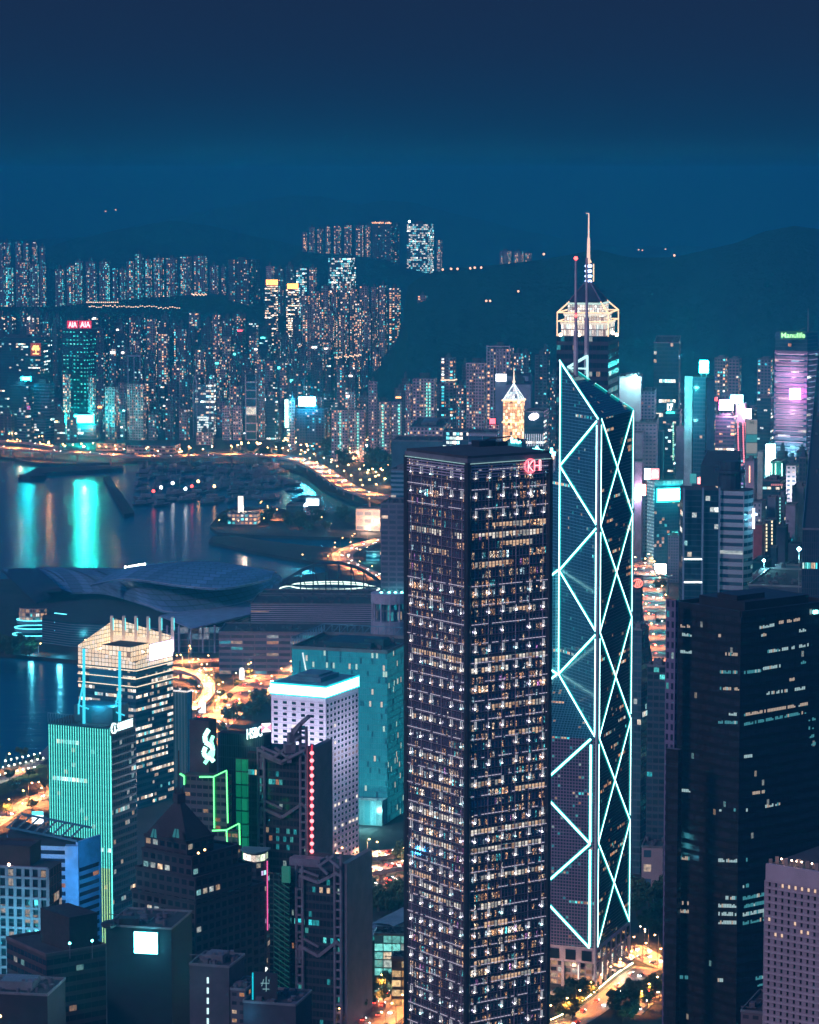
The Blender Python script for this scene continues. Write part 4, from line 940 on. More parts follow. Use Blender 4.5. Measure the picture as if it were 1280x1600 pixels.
# blue floodlit block
T = root('blue_floodlit_block', 'low office block washed in blue light with curved banded end and open roof frame', 'office block', P(110, 1400, 1430)); 
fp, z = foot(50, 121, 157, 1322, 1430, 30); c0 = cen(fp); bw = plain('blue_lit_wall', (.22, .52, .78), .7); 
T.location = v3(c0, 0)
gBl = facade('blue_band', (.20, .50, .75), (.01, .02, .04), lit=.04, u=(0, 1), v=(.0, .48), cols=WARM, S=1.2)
cur = [Vector((P(8, 1318, 1455).x, 1462)), Vector((P(14, 1320, 1448).x, 1448)), Vector((P(50, 1320, 1440).x, 1436)), along(fp[3], fp[0], .7)]
mb = MB(); mb.prism([fp[0], fp[1], fp[2], Vector((cur[0].x, 1500)), cur[0], cur[1], cur[2], along(fp[3], fp[0], .75)], 0, z - 1, 6, 4.1, 0, 1); obj('wall', mb, [gBl, ROOF], T)
mb = MB(); mb.prism([fp[0] + Vector((-6, -.6)), fp[0] + Vector((.4, -.8)), fp[0] + Vector((1, 4)), fp[0] + Vector((-6, 4))], 0, z, cap=0); obj('corner_pier', mb, bw, T)
mb = MB(); nr = normal_out(fp[0], fp[1], c0)
mb.prism([fp[0] + nr * .3, fp[1] + nr * .3, fp[1] - nr, fp[0] - nr], z - 11, z + 2, cap=0); mb.prism([along(fp[0], fp[1], .92) + nr * .3, fp[1] + nr * .3, fp[1] - nr, along(fp[0], fp[1], .92) - nr], 0, z - 11, cap=None); obj('side_panel', mb, bw, T)
mb = MB()
for k in range(8): 
    x0 = along(cur[0], fp[0], k / 8); mb.bar(v3(x0, z + 2), v3(x0 + Vector((4, 26)), z + 3), .7); 
mb.bar(v3(cur[0], z + 2.4), v3(fp[0], z + 2.4), .9); mb.bar(v3(cur[0] + Vector((4, 26)), z + 3.4), v3(fp[0] + Vector((4, 26)), z + 3.4), .9); obj('roof_frame', mb, plain('teal_frame', (.05, .2, .28), .5), T)
for px in (30, 62, 90): plant(T, P(px, 1334, 1426), 600, (1, .5, .3), .4)
plant(T, P(75, 1420, 1395), 26000, (.04, .5, 1), 2); plant(T, P(145, 1380, 1408), 9000, (.06, .45, 1), 2)
# grid fronted building, lower left
fpg, z = foot(-40, 75, 96, 1357, 1300, 12); T = root('grid_front_building', 'brown building with a deep square window grid, lower corner lit bright cyan', 'office building', v3(cen(fpg), 0)); c0 = cen(fpg)
mb = MB(); mb.prism(fpg, 0, z - 1, 4, 4, 0, 1); obj('wall', mb, [facade('grid_recess', (.05, .045, .06), (.012, .014, .022), lit=.07, u=(.05, .95), v=(.05, .95), cols=[(0, (1, .65, .42)), (.6, (1, .8, .65)), (.9, (.2, .9, .9))], S=1.1), ROOF], T)
n = normal_out(fpg[3], fpg[0], c0); mb = MB(); L = (fpg[0] - fpg[3]).length; nb = round(L / 3.95)
for i in range(nb + 1): p = along(fpg[3], fpg[0], i / nb) + n * .6; mb.bar(v3(p, 0), v3(p, z), 1.0, 1.4)
for k in range(int(z / 4.55) + 1): zz = z - k * 4.55; mb.bar(v3(fpg[3] + n * .55, zz), v3(fpg[0] + n * .55, zz), 1.3, 1.0) if zz > 0 else None
obj('facade_grid', mb, plain('grid_stone', (.26, .22, .29), .75), T)
q = shift(inset(fpg, .8), (-6, 6)); mb = MB(); mb.prism(q, z - 1, z + 7, 9, 9, cap=0); parapet(mb, q, z + 7, 1, .6); obj('penthouse', mb, plain('penthouse_brown', (.05, .042, .052), .8), T)
mb = MB(); mb.ball(P(14, 1351, 1303), .7); obj('roof_lamp', mb, glow('roof_lamp_warm', (1, .6, .4), 16), T)
plant(T, P(-2, 1500, 1280), 30000, (.1, .85, 1), 2); plant(T, P(14, 1440, 1286), 8000, (.1, .8, 1), 2)
# brown block in front
fpb, z = foot(10, 72, 165, 1494, 1230, 55); T = root('brown_block', 'dark brown flat roofed block with a big windowless rooftop box', 'office block', v3(cen(fpb), 0))
mb = MB(); mb.prism(fpb, 0, z, 3.4, 4.3, 0, None); obj('wall', mb, facade('brown_band', (.055, .04, .048), (.014, .014, .022), lit=.06, u=(.03, .97), v=(.0, .55), cols=[(0, (1, .6, .4)), (.5, (.9, .9, .85)), (.8, (.4, .9, .9))], S=.8, colv=.4), T)
mb = MB(); mb.poly([v3(p, z - .3) for p in fpb]); parapet(mb, fpb, z - .3, 1.3, .7, 1); obj('roof', mb, [ROOF, plain('brown_coping', (.12, .09, .10), .7)], T)
q, zq = foot(63, 108, 152, 1434, 1238, 50); mb = MB(); mb.prism(q, z - .3, zq, cap=0); obj('roof_box', mb, plain('brown_box', (.035, .028, .034), .85, 0, .3, .4), T)
for px, py in ((109, 1474), (144, 1470)):
    p = P(px, py, 1226); mb = MB(); mb.bar((p.x, p.y, z), p, .3); o = obj('roof_lamp', mb, STEEL, T); mb = MB(); mb.ball(p, .55); obj('bulb', mb, TEALB, o)
# dark block with the bright white screen
T, fps, z = tower('screen_block', 'black windowless block carrying a square blazing white screen', 'building', 166, 268, 275, 1452, 1205, 12, plain('black_panel', (.006, .012, .018), .6), 4, 4, plant=0, par=.8, depth=30)
n = normal_out(fps[3], fps[0], cen(fps)); s2 = MB(); panel(s2, 210, 1455, 247, 1489, v3(fps[0], 0) + v3(n, 0) * .6, v3(n, 0), .7); obj('screen_frame', s2, glow('cyan_halo', (.1, .8, .9), 1.4, False), T); s2 = MB(); panel(s2, 211, 1456, 246, 1488, v3(fps[0], 0) + v3(n, 0) * 1.0, v3(n, 0), .7); obj('white_screen', s2, screen('white_screen2', (.15, .9, 1), 150), T)  # cyan surround is a glowing strip painting the halo of the screen
plant(T, ONP(229, 1500, v3(fps[0], 0) + v3(n, 0) * 7, v3(n, 0)), 1500, (.15, .75, 1), 2)
mb = MB(); mb.ball((fps[0].x - 26, fps[0].y + 4, z + 1), 3.4, 0, 10, 6, .5); mb.box((fps[0].x - 18, fps[0].y + 8, z), 8, 5, 3); obj('roof_tank', mb, DARK, T)
# small blocks along the bottom edge
T, q, z = tower('slit_window_block', 'grey block with a single vertical line of lit slit windows at the bottom edge', 'building', 296, 358, 372, 1512, 1185, 15, plain('grey_block', (.07, .07, .09), .8), par=1, depth=20)
n = normal_out(q[3], q[0], cen(q))
for k in range(9):
    mb = MB(); a = ONP(325, 1531 + k * 16, v3(q[0], 0), v3(n, 0)); mb.box((a.x + n.x * .2, a.y + n.y * .2, a.z - 1.4), .8, .5, 2.4, 0); obj('lit_window', mb, glow('slit_light', (.6, .9, .95), 1.3, False), T)
T, q, z = tower('grey_step_block', 'small grey flat block between the slit windows and the rooftop hoarding', 'building', 360, 384, 390, 1548, 1180, 15, facade('grey_step', (.08, .07, .09), (.02, .02, .03), lit=.15, u=(.2, .8), v=(.3, .7)), par=1, depth=18, plant=0)
T, q, z = tower('teal_edge_block', 'low block with a teal lit left edge and a dark framed hoarding on its roof', 'building', 380, 462, 470, 1572, 1170, 15, plain('dull_block', (.05, .05, .07), .8), par=1, depth=22, plant=0)
n = normal_out(q[3], q[0], cen(q)); mb = MB(); panel(mb, 396, 1518, 434, 1566, v3(q[0], 0) - v3(n, 0) * 6, v3(n, 0), .6); obj('hoarding', mb, plain('hoarding_dark', (.03, .035, .05), .5), T)
mb = MB(); c = ONP(416, 1538, v3(q[0], 0) - v3(n, 0) * 5.2, v3(n, 0))
for dx, dz, ex, ez_ in ((-2.2, .4, 2.2, .4), (0, 3, 0, -3), (-1.4, -2, 1.4, -2), (-1, 2, -1.8, -.8), (1, 2, 1.8, -.8)): mb.bar(c + Vector((dx, 0, dz)), c + Vector((ex, 0, ez_)), .28)
obj('hoarding_symbol', mb, glow('dim_symbol', (.35, .7, .75), .5, False), T)
mb = MB(); a, b_ = ONP(395, 1520, v3(q[0], 0) - v3(n, 0) * 5.2, v3(n, 0)), ONP(395, 1566, v3(q[0], 0) - v3(n, 0) * 5.2, v3(n, 0)); mb.bar(a, b_, .6); obj('edge_light', mb, glow('cyan_edge2', (0, .6, .75), .9, False), T)
plant(T, ONP(383, 1590, v3(q[0], 0) + v3(n, 0) * 5, v3(n, 0)), 900, (.05, .6, .9), .5)
T, q, z = tower('dark_parapet_block', 'dark low block in the bottom left corner with a cyan lit ledge', 'building', -40, 74, 90, 1556, 1170, 10, plain('dark_low', (.025, .022, .03), .8), par=1, depth=25)
mb = MB(); mb.ball(P(0, 1588, 1166), .6); obj('wall_lamp', mb, WARMB, T)

# ------------------------------------------------------------------ right foreground: black tower and concrete grid block
fpd, z = foot(1056, 1158, 1300, 962, 1150, 52); T = root('black_glass_tower', 'huge black glass tower with scattered strips of lit windows filling the right edge', 'office tower', v3(cen(fpd), 0)); c0 = cen(fpd)
gX = facade('black_glass', (.011, .010, .012), (.035, .035, .04), lit=.006, u=(.05, .95), v=(.25, .8), cols=OFFC, S=.7, rough=.4, grough=.06, gmetal=.5)
mb = MB(); mb.prism(fpd, 0, z, 1.4, 4.1, 0, 1); parapet(mb, fpd, z - .5, 2.2, 1.0, 2); obj('wall', mb, [gX, ROOF, DARK], T)
mb = MB(); mb.prism(inset(fpd, .7), z, z + 4, cap=0); mb.prism(shift(inset(fpd, .3), (-6, -8)), z + 4, z + 6, cap=0); obj('plant_room', mb, DARK, T)
nl, nr = normal_out(fpd[3], fpd[0], c0), normal_out(fpd[0], fpd[1], c0)
lits = [glow('strip_cool', (.62, .92, .95), .5, False), glow('strip_warm', (1, .78, .6), .42, False), glow('strip_teal', (.12, .62, .72), .36, False)]
pr = random.Random(11)
def strip(x0, y0, x1, y1, c, hgt=5.0):
    n = nl if (x0 + x1) / 2 < 1158 else nr; p0 = v3(fpd[0], 0) + v3(n, 0) * .12; mb = MB(); k = max(1, int((x1 - x0) / 2.4))
    for i in range(k):
        if pr.random() < .16: continue
        s0, s1 = (i + .06) / k, (i + .9) / k; h = hgt * (1 if pr.random() < .7 else pr.uniform(.4, .9))
        a, b_ = ONP(x0 + (x1 - x0) * s0, y0 + (y1 - y0) * s0 + hgt / 2, p0, v3(n, 0)), ONP(x0 + (x1 - x0) * s1, y0 + (y1 - y0) * s1 + hgt / 2, p0, v3(n, 0))
        hz_ = h / (F / 1150); mb.face([a, b_, b_ + up(hz_), a + up(hz_)], None, c if pr.random() < .8 else pr.choice([0, 1, 2]))
    if mb.f: obj('lit_window_strip', mb, lits, T)
A_ = lambda x: 1000 + x / 3.636
B_ = lambda y: 860 + y / 3.636
for x0, y0, x1, y1, c in ((230, 428, 295, 432, 1), (230, 476, 295, 482, 0), (230, 574, 295, 578, 0), (445, 484, 462, 484, 1), (485, 588, 565, 592, 1), (445, 690, 555, 692, 2), (445, 783, 565, 787, 1), (505, 928, 560, 932, 0), (445, 975, 555, 978, 2), (680, 438, 765, 422, 0), (690, 482, 720, 476, 1), (905, 457, 945, 450, 0), (725, 575, 880, 550, 0), (905, 545, 960, 535, 0), (700, 672, 800, 655, 0), (592, 694, 690, 682, 2), (720, 812, 840, 796, 0), (880, 790, 940, 780, 0), (592, 934, 955, 870, 1), (592, 988, 945, 918, 2), (958, 962, 1000, 955, 2), (958, 1010, 1000, 1003, 2), (965, 1058, 1000, 1050, 2), (965, 1102, 1000, 1096, 2), (592, 1172, 640, 1166, 0), (712, 1455, 798, 1438, 0), (450, 1474, 465, 1475, 0), (520, 1474, 545, 1475, 0), (592, 1478, 625, 1472, 0), (640, 1380, 710, 1370, 1), (790, 410, 910, 390, 1), (230, 1362, 288, 1366, 0), (850, 735, 880, 730, 1), (915, 638, 945, 632, 2)):
    strip(A_(x0), B_(y0), A_(x1), B_(y1), c)
A2 = lambda x: 1000 + x / 4.571
B2 = lambda y: 1260 + y / 4.571
for x0, y0, x1, y1, c in ((205, 358, 270, 362, 1), (288, 366, 355, 372, 1), (205, 418, 270, 422, 2), (205, 455, 265, 458, 2), (560, 384, 695, 388, 0), (735, 384, 770, 380, 2), (600, 652, 690, 654, 0), (735, 658, 912, 622, 2), (560, 708, 690, 712, 0), (735, 716, 912, 680, 2), (560, 766, 690, 770, 0), (735, 774, 912, 738, 0), (560, 827, 690, 830, 0), (735, 836, 912, 798, 2), (205, 682, 270, 685, 0), (288, 688, 350, 692, 1), (285, 1218, 345, 1222, 2), (555, 1240, 595, 1242, 0), (815, 1232, 910, 1212, 2), (840, 1274, 890, 1264, 2), (735, 570, 780, 564, 2), (205, 740, 350, 750, 1)):
    strip(A2(x0), B2(y0), A2(x1), B2(y1), c, 6.0)
q, zq = foot(1041, 1060, 1066, 1172, 1143, 40); mb = MB(); mb.prism(q, 0, zq, 1.4, 4.1, 0, 1); obj('side_wing', mb, [gX, STEEL], T)
q, zq = foot(1041, 1056, 1060, 938, 1165, 40); mb = MB(); mb.prism(q, 0, zq, 2.5, 4.1, 0, 1); obj('service_strip', mb, [facade('strip_lav', (.15, .14, .24), (.02, .025, .05), lit=.05, u=(.2, .7), v=(.3, .9), cols=COOL, S=1), ROOF], T)
p0 = v3(fpd[0], 0) + v3(nr, 0) * .8
mb = MB(); c = ONP(1271, 956, p0, v3(nr, 0))
dxr = v3((fpd[1] - fpd[0]).normalized(), 0)
write('sign_letters', 'an', T, c - up(.8), dxr, (0, 0, 1), 2.0, glow('teal_sign_letters', (.3, 1, .95), 4), .3, .12)
# concrete grid block
fpm, z = foot(1200, 1312, 1400, 1366, 1050, 37); T = root('concrete_grid_block', 'pale pinkish concrete block with a deep regular window grid in the lower right corner', 'hotel block', v3(cen(fpm), 0)); c0 = cen(fpm); n = normal_out(fpm[3], fpm[0], c0)
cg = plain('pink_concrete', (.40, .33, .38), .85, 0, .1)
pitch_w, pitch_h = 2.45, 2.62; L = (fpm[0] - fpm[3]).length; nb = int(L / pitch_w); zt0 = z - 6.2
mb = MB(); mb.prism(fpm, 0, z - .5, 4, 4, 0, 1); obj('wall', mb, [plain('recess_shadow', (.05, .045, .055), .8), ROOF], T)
mb = MB(); nb3 = v3(n, 0)
for i in range(nb + 1): p = along(fpm[3], fpm[0], i / nb) + n * .7; mb.bar(v3(p, 0), v3(p, zt0), .85, 1.5)
for k in range(int(zt0 / pitch_h) + 1):
    zz = zt0 - k * pitch_h; mb.bar(v3(fpm[3] + n * .68, zz), v3(fpm[0] + n * .68, zz), 1.35, .85)
a, b_ = fpm[3], fpm[0]; mb.prism([a, b_, b_ + n * 1.5, a + n * 1.5], zt0 + .2, z, cap=0)
obj('concrete_grid', mb, cg, T)
wn = []
for k in range(int(zt0 / pitch_h)):
    for i in range(nb):
        lt = (k == 0 and 2 <= i <= 12) or (k, i) in ((5, 0), (5, 4), (6, 6), (7, 2), (7, 1), (6, 5))
        def f(mb, i=i, k=k, lt=lt):
            p, q = along(fpm[3], fpm[0], (i + .14) / nb) + n * .06, along(fpm[3], fpm[0], (i + .86) / nb) + n * .06; zz = zt0 - k * pitch_h
            mb.face([v3(p, zz - pitch_h + .6), v3(q, zz - pitch_h + .6), v3(q, zz - .5), v3(p, zz - .5)], None, 1 if lt else 0)
        if i < 11: wn.append(f)
stuffed('window', wn, [plain('grid_window', (.02, .02, .03), .25), glow('grid_lit', (1, .66, .45), .85, False)], T, 100)
for i in range(9):
    p = along(fpm[3], fpm[0], (i + .6) / 14) - n * 4; mb = MB(); mb.ball(v3(p, z + 1.2), .35); obj('terrace_lamp', mb, glow('terrace_lamp', (1, .7, .5), 9), T)
mb = MB()
for i in range(12): p = along(fpm[3], fpm[0], i / 14) - n * (2 + i % 3); mb.box((p.x, p.y, z - .5), 1.2, 1.0, 1.6 + i % 2); 
obj('roof_plant', mb, plain('terrace_kit', (.35, .26, .22), .7), T)['kind'] = 'stuff'
p_ = along(fpm[3], fpm[0], .3) - n * 5; plant(T, v3(p_, z + 3), 900, (1, .6, .4), .5)
T, q, z = tower('podium_block', 'low dark podium roof below the concrete grid block at the bottom edge', 'podium', 1158, 1235, 1262, 1588, 1080, 20, facade('podium', (.12, .10, .12), (.03, .03, .04), lit=.15, u=(.2, .8), v=(.3, .7)), par=1, depth=30, plant=0)

EM = 2.1
# ------------------------------------------------------------------ the far city on the left and centre
FS = {
 'rw': facade('flats_warm', (.34, .29, .34), (.015, .018, .03), lit=.26, u=(.18, .82), v=(.25, .8), cols=WARM, S=3.2, colv=.75, rough=.8),
 'rm': facade('flats_mixed', (.24, .22, .30), (.015, .018, .03), lit=.30, u=(.2, .8), v=(.25, .8), cols=MIXD, S=3.0, colv=.7, rough=.8),
 'rt': facade('flats_teal', (.26, .25, .33), (.012, .02, .03), lit=.34, u=(.2, .8), v=(.22, .8), cols=COOL, S=2.8, colv=.75, rough=.8),
 'rd': facade('flats_dim', (.09, .10, .15), (.012, .018, .03), lit=.12, u=(.2, .8), v=(.25, .8), cols=MIXD, S=2.8, colv=.8, rough=.8),
 'rp': facade('flats_pale', (.50, .42, .50), (.02, .022, .035), lit=.20, u=(.22, .78), v=(.25, .8), cols=WARM, S=2.8, colv=.5, rough=.8),
 'od': facade('offices_dark', (.015, .05, .085), (.010, .035, .06), lit=.05, u=(.05, .95), v=(.3, .8), cols=OFFC, S=2.2, flo=.10, run=5, rough=.5),
 'ob': facade('offices_banded', (.10, .20, .28), (.010, .04, .07), lit=.04, u=(.0, 1), v=(.35, .95), cols=OFFC, S=2.2, flo=.07, run=5, rough=.5),
 'ow': facade('offices_lit', (.08, .12, .18), (.02, .06, .09), lit=.45, u=(.06, .94), v=(.2, .85), cols=[(0, (1, .85, .7)), (.4, (.8, 1, .95)), (.7, (.2, .85, .95))], S=2.4, flo=.2, run=4, rough=.5),
 'of': facade('floors_warm', (.05, .05, .08), (.012, .02, .035), lit=.22, u=(.04, .96), v=(.3, .8), cols=[(0, (1, .6, .35)), (.4, (1, .75, .52)), (.8, (.9, .95, .85))], S=3.0, colv=.4, flo=.35, run=4, rough=.6),
}
FROOF = plain('far_roof', (.07, .075, .10), .9)
ORANGE = glow('orange_sign', (1, .22, .04), 14)
def far(label, xl, xr, yt, Y, st, yb=None, group=None, cat='tower', shape=None, th=None, cell=4.0, fh=4.2, name='apartment_tower', extra=None, cap=True):
    w = xr - xl; th = rnd.uniform(10, 35) if th is None else th
    split = xl + w * math.cos(R(th)) / (math.cos(R(th)) + math.sin(R(th)) * .9)
    fp, z = foot(xl, split, xr, yt, Y, th)
    zb = 0 if yb is None else max(0, ZR(yb, Y) - 25)
    if zb > z - 6: zb = z - 10
    T = MB(); c = cen(fp)
    if shape is None: shape = 'notch' if isinstance(st, str) and st[0] == 'r' else 'box'
    if shape == 'notch' and w > 9:
        a, r_, l_ = fp[0], fp[1] - fp[0], fp[3] - fp[0]; q = []
        pt = lambda s, t: a + r_ * s + l_ * t
        d = .10
        q = [pt(0, 0), pt(.34, 0), pt(.38, d), pt(.62, d), pt(.66, 0), pt(1, 0), pt(1, 1), pt(0, 1), pt(0, .68), pt(d, .64), pt(d, .36), pt(0, .32)]
    else: q = fp
    T.prism(q, zb, z, cell, fh, 0, 1)
    if cap:
        k = inset(fp, .42); h = rnd.uniform(3, 7); T.prism(k, z, z + h, 3, 3, 1, 1)
        if rnd.random() < .5: T.prism(inset(fp, .25), z + h, z + h + 3, 3, 3, 1, 1)
    m = FS[st] if isinstance(st, str) else st
    o = obj(name, T, [m, FROOF], None, v3(c, zb)); tag(o, label, cat, group)
    return o, fp, z
def sign_on(o, px0, py0, px1, py1, fp, mat, name='billboard', off=2.0, ns=None):
    n = Vector((0, -1, 0)) if ns is None else ns
    mb = MB(); panel(mb, px0, py0, px1, py1, v3(fp[0], 0) + Vector((0, -off, 0)), n, .8); return obj(name, mb, mat, o)

# ridge-top row
g = 'apartment towers in the ridge row on the left'
RW = [(0, 22, 418), (25, 45, 410), (47, 60, 413), (62, 72, 416), (86, 101, 421), (104, 116, 415), (117, 130, 408), (134, 151, 409), (155, 172, 409), (176, 184, 419), (187, 197, 420), (198, 209, 408), (211, 224, 397), (227, 237, 405), (240, 256, 403), (260, 278, 403), (282, 300, 401), (303, 324, 400), (328, 341, 415), (346, 353, 417)]
for i, (a, c, t) in enumerate(RW):
    far(f'{ORD[i]} from the left in the long ridge row of thin pale apartment towers' if i else 'leftmost thin pale tower in the long ridge row of apartment blocks', a, c, t, 6150, ('rt', 'rm', 'rt', 'rm')[i % 4] if i < 14 else 'rm', 478 if i < 12 else 460, g, 'tower', cell=3.4, fh=3.8)
far('wide dark slab block with a lit vertical corner, right end of the ridge row', 357, 406, 406, 6000, 'rd', 475, None, 'slab block')
g = 'towers of the upper left hill estate'
for i, (a, c, t) in enumerate([(0, 5, 380), (6, 16, 379), (24, 33, 378), (36, 46, 380), (50, 58, 378), (62, 71, 385)]):
    far(f'{ORD[i]} tiny tower in the faint estate highest at the far left edge' if i else 'leftmost tiny tower in the faint estate at the far left edge', a, c, t, 7300, 'rm', None, g)
ridge('middle_hill', [(380, 480), (430, 430), (470, 392), (505, 396), (560, 400), (600, 404), (640, 420), (700, 434), (780, 450)], 7250, 650, 700, 21.0, 6)
g = 'small towers in the distant hilltop row'
for i, (a, c, t) in enumerate([(472, 480, 363), (483, 492, 355), (496, 505, 358), (509, 517, 354), (522, 533, 353), (538, 549, 352), (556, 568, 352), (571, 579, 352), (683, 691, 375), (781, 799, 392), (803, 818, 393), (821, 832, 396)]):
    far(f'{ORD[i]} from the left among the tiny distant hilltop towers' if i else 'leftmost of the tiny distant hilltop towers', a, c, t, 7500, 'rw', 396 if i < 8 else 420, g, cell=3.5)
o, fp, z = far('broad dark hilltop block with orange lights along its roof', 582, 625, 348, 7480, 'rd', 402, None, 'apartment block')
mb = MB()
for k in range(13):
    if k != 8: mb.box((fp[3].x + (fp[0].x - fp[3].x) * k / 12, fp[3].y + (fp[0].y - fp[3].y) * k / 12 - 1, z - 2), 3.2, 1.5, 2.6 + (k % 3))
obj('roof_light', mb, glow('orange_rooflight', (1, .45, .22), 3.5), o)['kind'] = 'stuff'
o, fp, z = far('tall dark glass tower with lit lower floors standing alone on the distant ridge', 636, 678, 350, 7350, FS['ow'], 424, None, 'office tower', cell=5, fh=5, name='office_tower')
mb = MB(); mb.ball(P(640, 346, 7340), 3); obj('roof_lamp', mb, WHITEB, o)
far('small bright banded office block on the dark slope under the hilltop towers', 513, 556, 403, 6500, FS['ow'], 440, None, 'office block', cell=4, fh=5, name='office_block')
far('isolated small block with a lit terrace on the dark wooded slope', 653, 668, 462, 5150, 'rw', 492, None, 'apartment block')
mb = MB(); a, c = P(655, 494, 5100), P(720, 493, 5090)
for k in range(14): p = a + (c - a) * (k / 13); mb.box((p.x, p.y, p.z), 3, 2, 1.6)
o = obj('hillside_lights', mb, glow('terrace_orange', (1, .5, .35), 2.2, False), None, a); tag(o, 'row of small orange lights along a terrace on the wooded slope', 'lights', None, 'stuff')
# two towers with orange signs
for i, (a, c, t, b_, s0, s1) in enumerate([(414, 434, 446, 545, 416, 434), (447, 467, 452, 548, 449, 466)]):
    o, fp, z = far(('slim tower with bright warm floors and an orange sign, left of the pair', 'slim tower with bright warm floors and an orange sign, right of the pair')[i], a, c, t, 5750, 'of', None, 'twin towers with orange signs', cell=3.5)
    sign_on(o, s0, t - 9, s1, t - 1, fp, ORANGE, 'orange_sign')
for i, (a, c, t) in enumerate([(416, 429, 416), (431, 444, 420), (447, 459, 414), (463, 479, 419), (483, 495, 418)]):
    far(f'{ORD[i]} block in the short row directly behind the two orange sign towers', a, c, t, 6000, ('rp', 'rd', 'rd', 'ow', 'rw')[i], 480, 'blocks behind the orange sign towers')
g = 'close set warm lit towers on the central hillside'
for i, (a, c, t) in enumerate([(470, 484, 462), (486, 500, 455), (502, 516, 447), (518, 530, 450), (532, 545, 443), (547, 560, 452), (562, 577, 447), (580, 592, 449), (593, 606, 446), (608, 626, 450)]):
    far(f'{ORD[i]} from left among the close set warm lit towers on the central hillside', a, c, t, 5650 + (i % 2) * 60, 'rw', 560, g)
g = 'second tier of blocks under the central hillside towers'
for i, (a, c, t) in enumerate([(473, 486, 478), (496, 510, 480), (514, 524, 486), (530, 540, 492), (555, 567, 474), (575, 582, 490)]):
    far(f'{ORD[i]} lower block standing in front of the central warm lit hillside towers', a, c, t, 5500, 'rw', 560, g)
# hand placed blocks along the harbour
def hero(label, xl, xr, yt, Y, st, **k): return far(label, xl, xr, yt, Y, st, None, None, k.pop('cat', 'tower'), **k)
gdot = facade('dotted_glass', (.01, .06, .10), (.010, .06, .10), lit=.55, u=(.3, .75), v=(.35, .6), cols=[(0, (.05, .9, .75)), (.8, (.2, 1, .85))], S=2.2, rough=.4)
o, fp, z = hero('dark tower dotted with teal lights under two red AIA signs', 97, 150, 516, 4950, gdot, cell=7, fh=6.5, name='insurance_tower', th=25)
redl = glow('red_letters', (1, .45, .5), 4.5, False); redb_ = glow('red_board', (1, .01, .06), 1.3)
for x0, x1 in ((105, 122), (123.5, 143)):
    sb = sign_on(o, x0, 501, x1, 513, fp, redb_, 'sign_board', 3)
    p = ONP(x0 + 1.8, 511, v3(fp[0], 0) + Vector((0, -5.5, 0)), Vector((0, 1, 0))); write('sign_letters', 'AIA', sb, p, (1, 0, 0), (0, 0, 1), 9, redl, .3, .35, w=(x1 - x0 - 3.6) * 1.05)
o, fp, z = hero('broad dark office block with a glowing orange emblem near its top', -20, 78, 528, 4850, 'od', name='office_block', th=12)
mb = MB(); c = P(56, 546, fp[0].y - 6)
mb.tube([c - up(7), c + up(7)], 1.0)
for dx in (-4, 4): mb.ball(c + Vector((dx, 0, 1)), 2.6)
for dx in (-3, 3): mb.ball(c + Vector((dx, 0, 5)), 2.0)
mb.bar(c + Vector((-5, 0, -7)), c + Vector((5, 0, -7)), 1.6); obj('orange_emblem', mb, glow('orange_emblem', (1, .42, .12), 5), o)
mb = MB(); panel(mb, 48, 536, 64, 556, Vector((0, fp[0].y - 4, 0)), Vector((0, 1, 0)), .8); obj('emblem_board', mb, glow('emblem_board', (1, .10, .01), .5, False), o)
o, fp, z = hero('banded teal office block beside the small cyan sign at left', 52, 85, 600, 4650, 'ob', name='office_block', fh=5, th=20)
o, fp, z = hero('dark block topped by a small bright cyan sign near the left edge', 14, 52, 603, 4640, 'od', name='office_block', th=15)
CYS = screen('cyan_sign', (.008, .85, 1), 260, 0)
sign_on(o, 33.5, 588.5, 48.5, 594.5, fp, CYS, 'cyan_sign')
mb = MB(); panel(mb, 36, 634, 47, 642, v3(fp[0], 0) + Vector((0, -2, 0)), Vector((0, 1, 0)), .6); obj('magenta_sign', mb, glow('magenta_sign', (1, .02, .35), .9, False), o)
o, fp, z = hero('pale low block carrying the largest blazing cyan billboard by the harbour', 106, 156, 664, 4560, 'ob', name='office_block', fh=5, th=8)
sign_on(o, 115, 648, 147, 661, fp, screen('cyan_billboard', (.006, 1, .84), 480, 0), 'cyan_billboard', 4)
g = 'lavender apartment slabs behind the harbour expressway'
for i, (a, c, t, st) in enumerate([(98, 110, 585, 'rw'), (138, 150, 590, 'rw'), (164, 186, 605, 'rp'), (188, 197, 640, 'ob'), (198, 229, 600, 'rp'), (232, 246, 648, 'rm'), (258, 272, 628, 'rd'), (280, 296, 640, 'rm'), (347, 362, 634, 'rp'), (364, 379, 634, 'rp'), (404, 414, 590, 'rm'), (416, 434, 622, 'od')]):
    far(f'{ORD[i]} from left in the slab row standing right behind the harbour expressway', a, c, t, 4600, st, None, g)
o, fp, z = hero('slim glass tower with twin pointed edges and a bright lit middle', 301, 337, 601, 4640, facade('arched_glass', (.10, .20, .30), (.06, .14, .22), lit=.12, u=(.0, 1), v=(.25, .9), cols=OFFC, S=2, flo=.18, run=9, rough=.5), th=5, cap=False, name='office_tower')
mb = MB()
for s in (0.02, .2, .8, .98):
    p = along(fp[3], fp[0], s); mb.bar(v3(p + Vector((0, -1)), 0), v3(p + Vector((0, -1)), z + (6 if .1 < s < .9 else 0)), 1.0)
for s0, s1 in ((.02, .11), (.2, .11), (.8, .89), (.98, .89)): mb.bar(v3(along(fp[3], fp[0], s0) + Vector((0, -1)), z + 0), v3(along(fp[3], fp[0], s1) + Vector((0, -1)), z + 14), 1.0)
obj('pale_rib', mb, plain('pale_rib', (.45, .5, .62), .6), o)
mb = MB(); rl = random.Random(4)
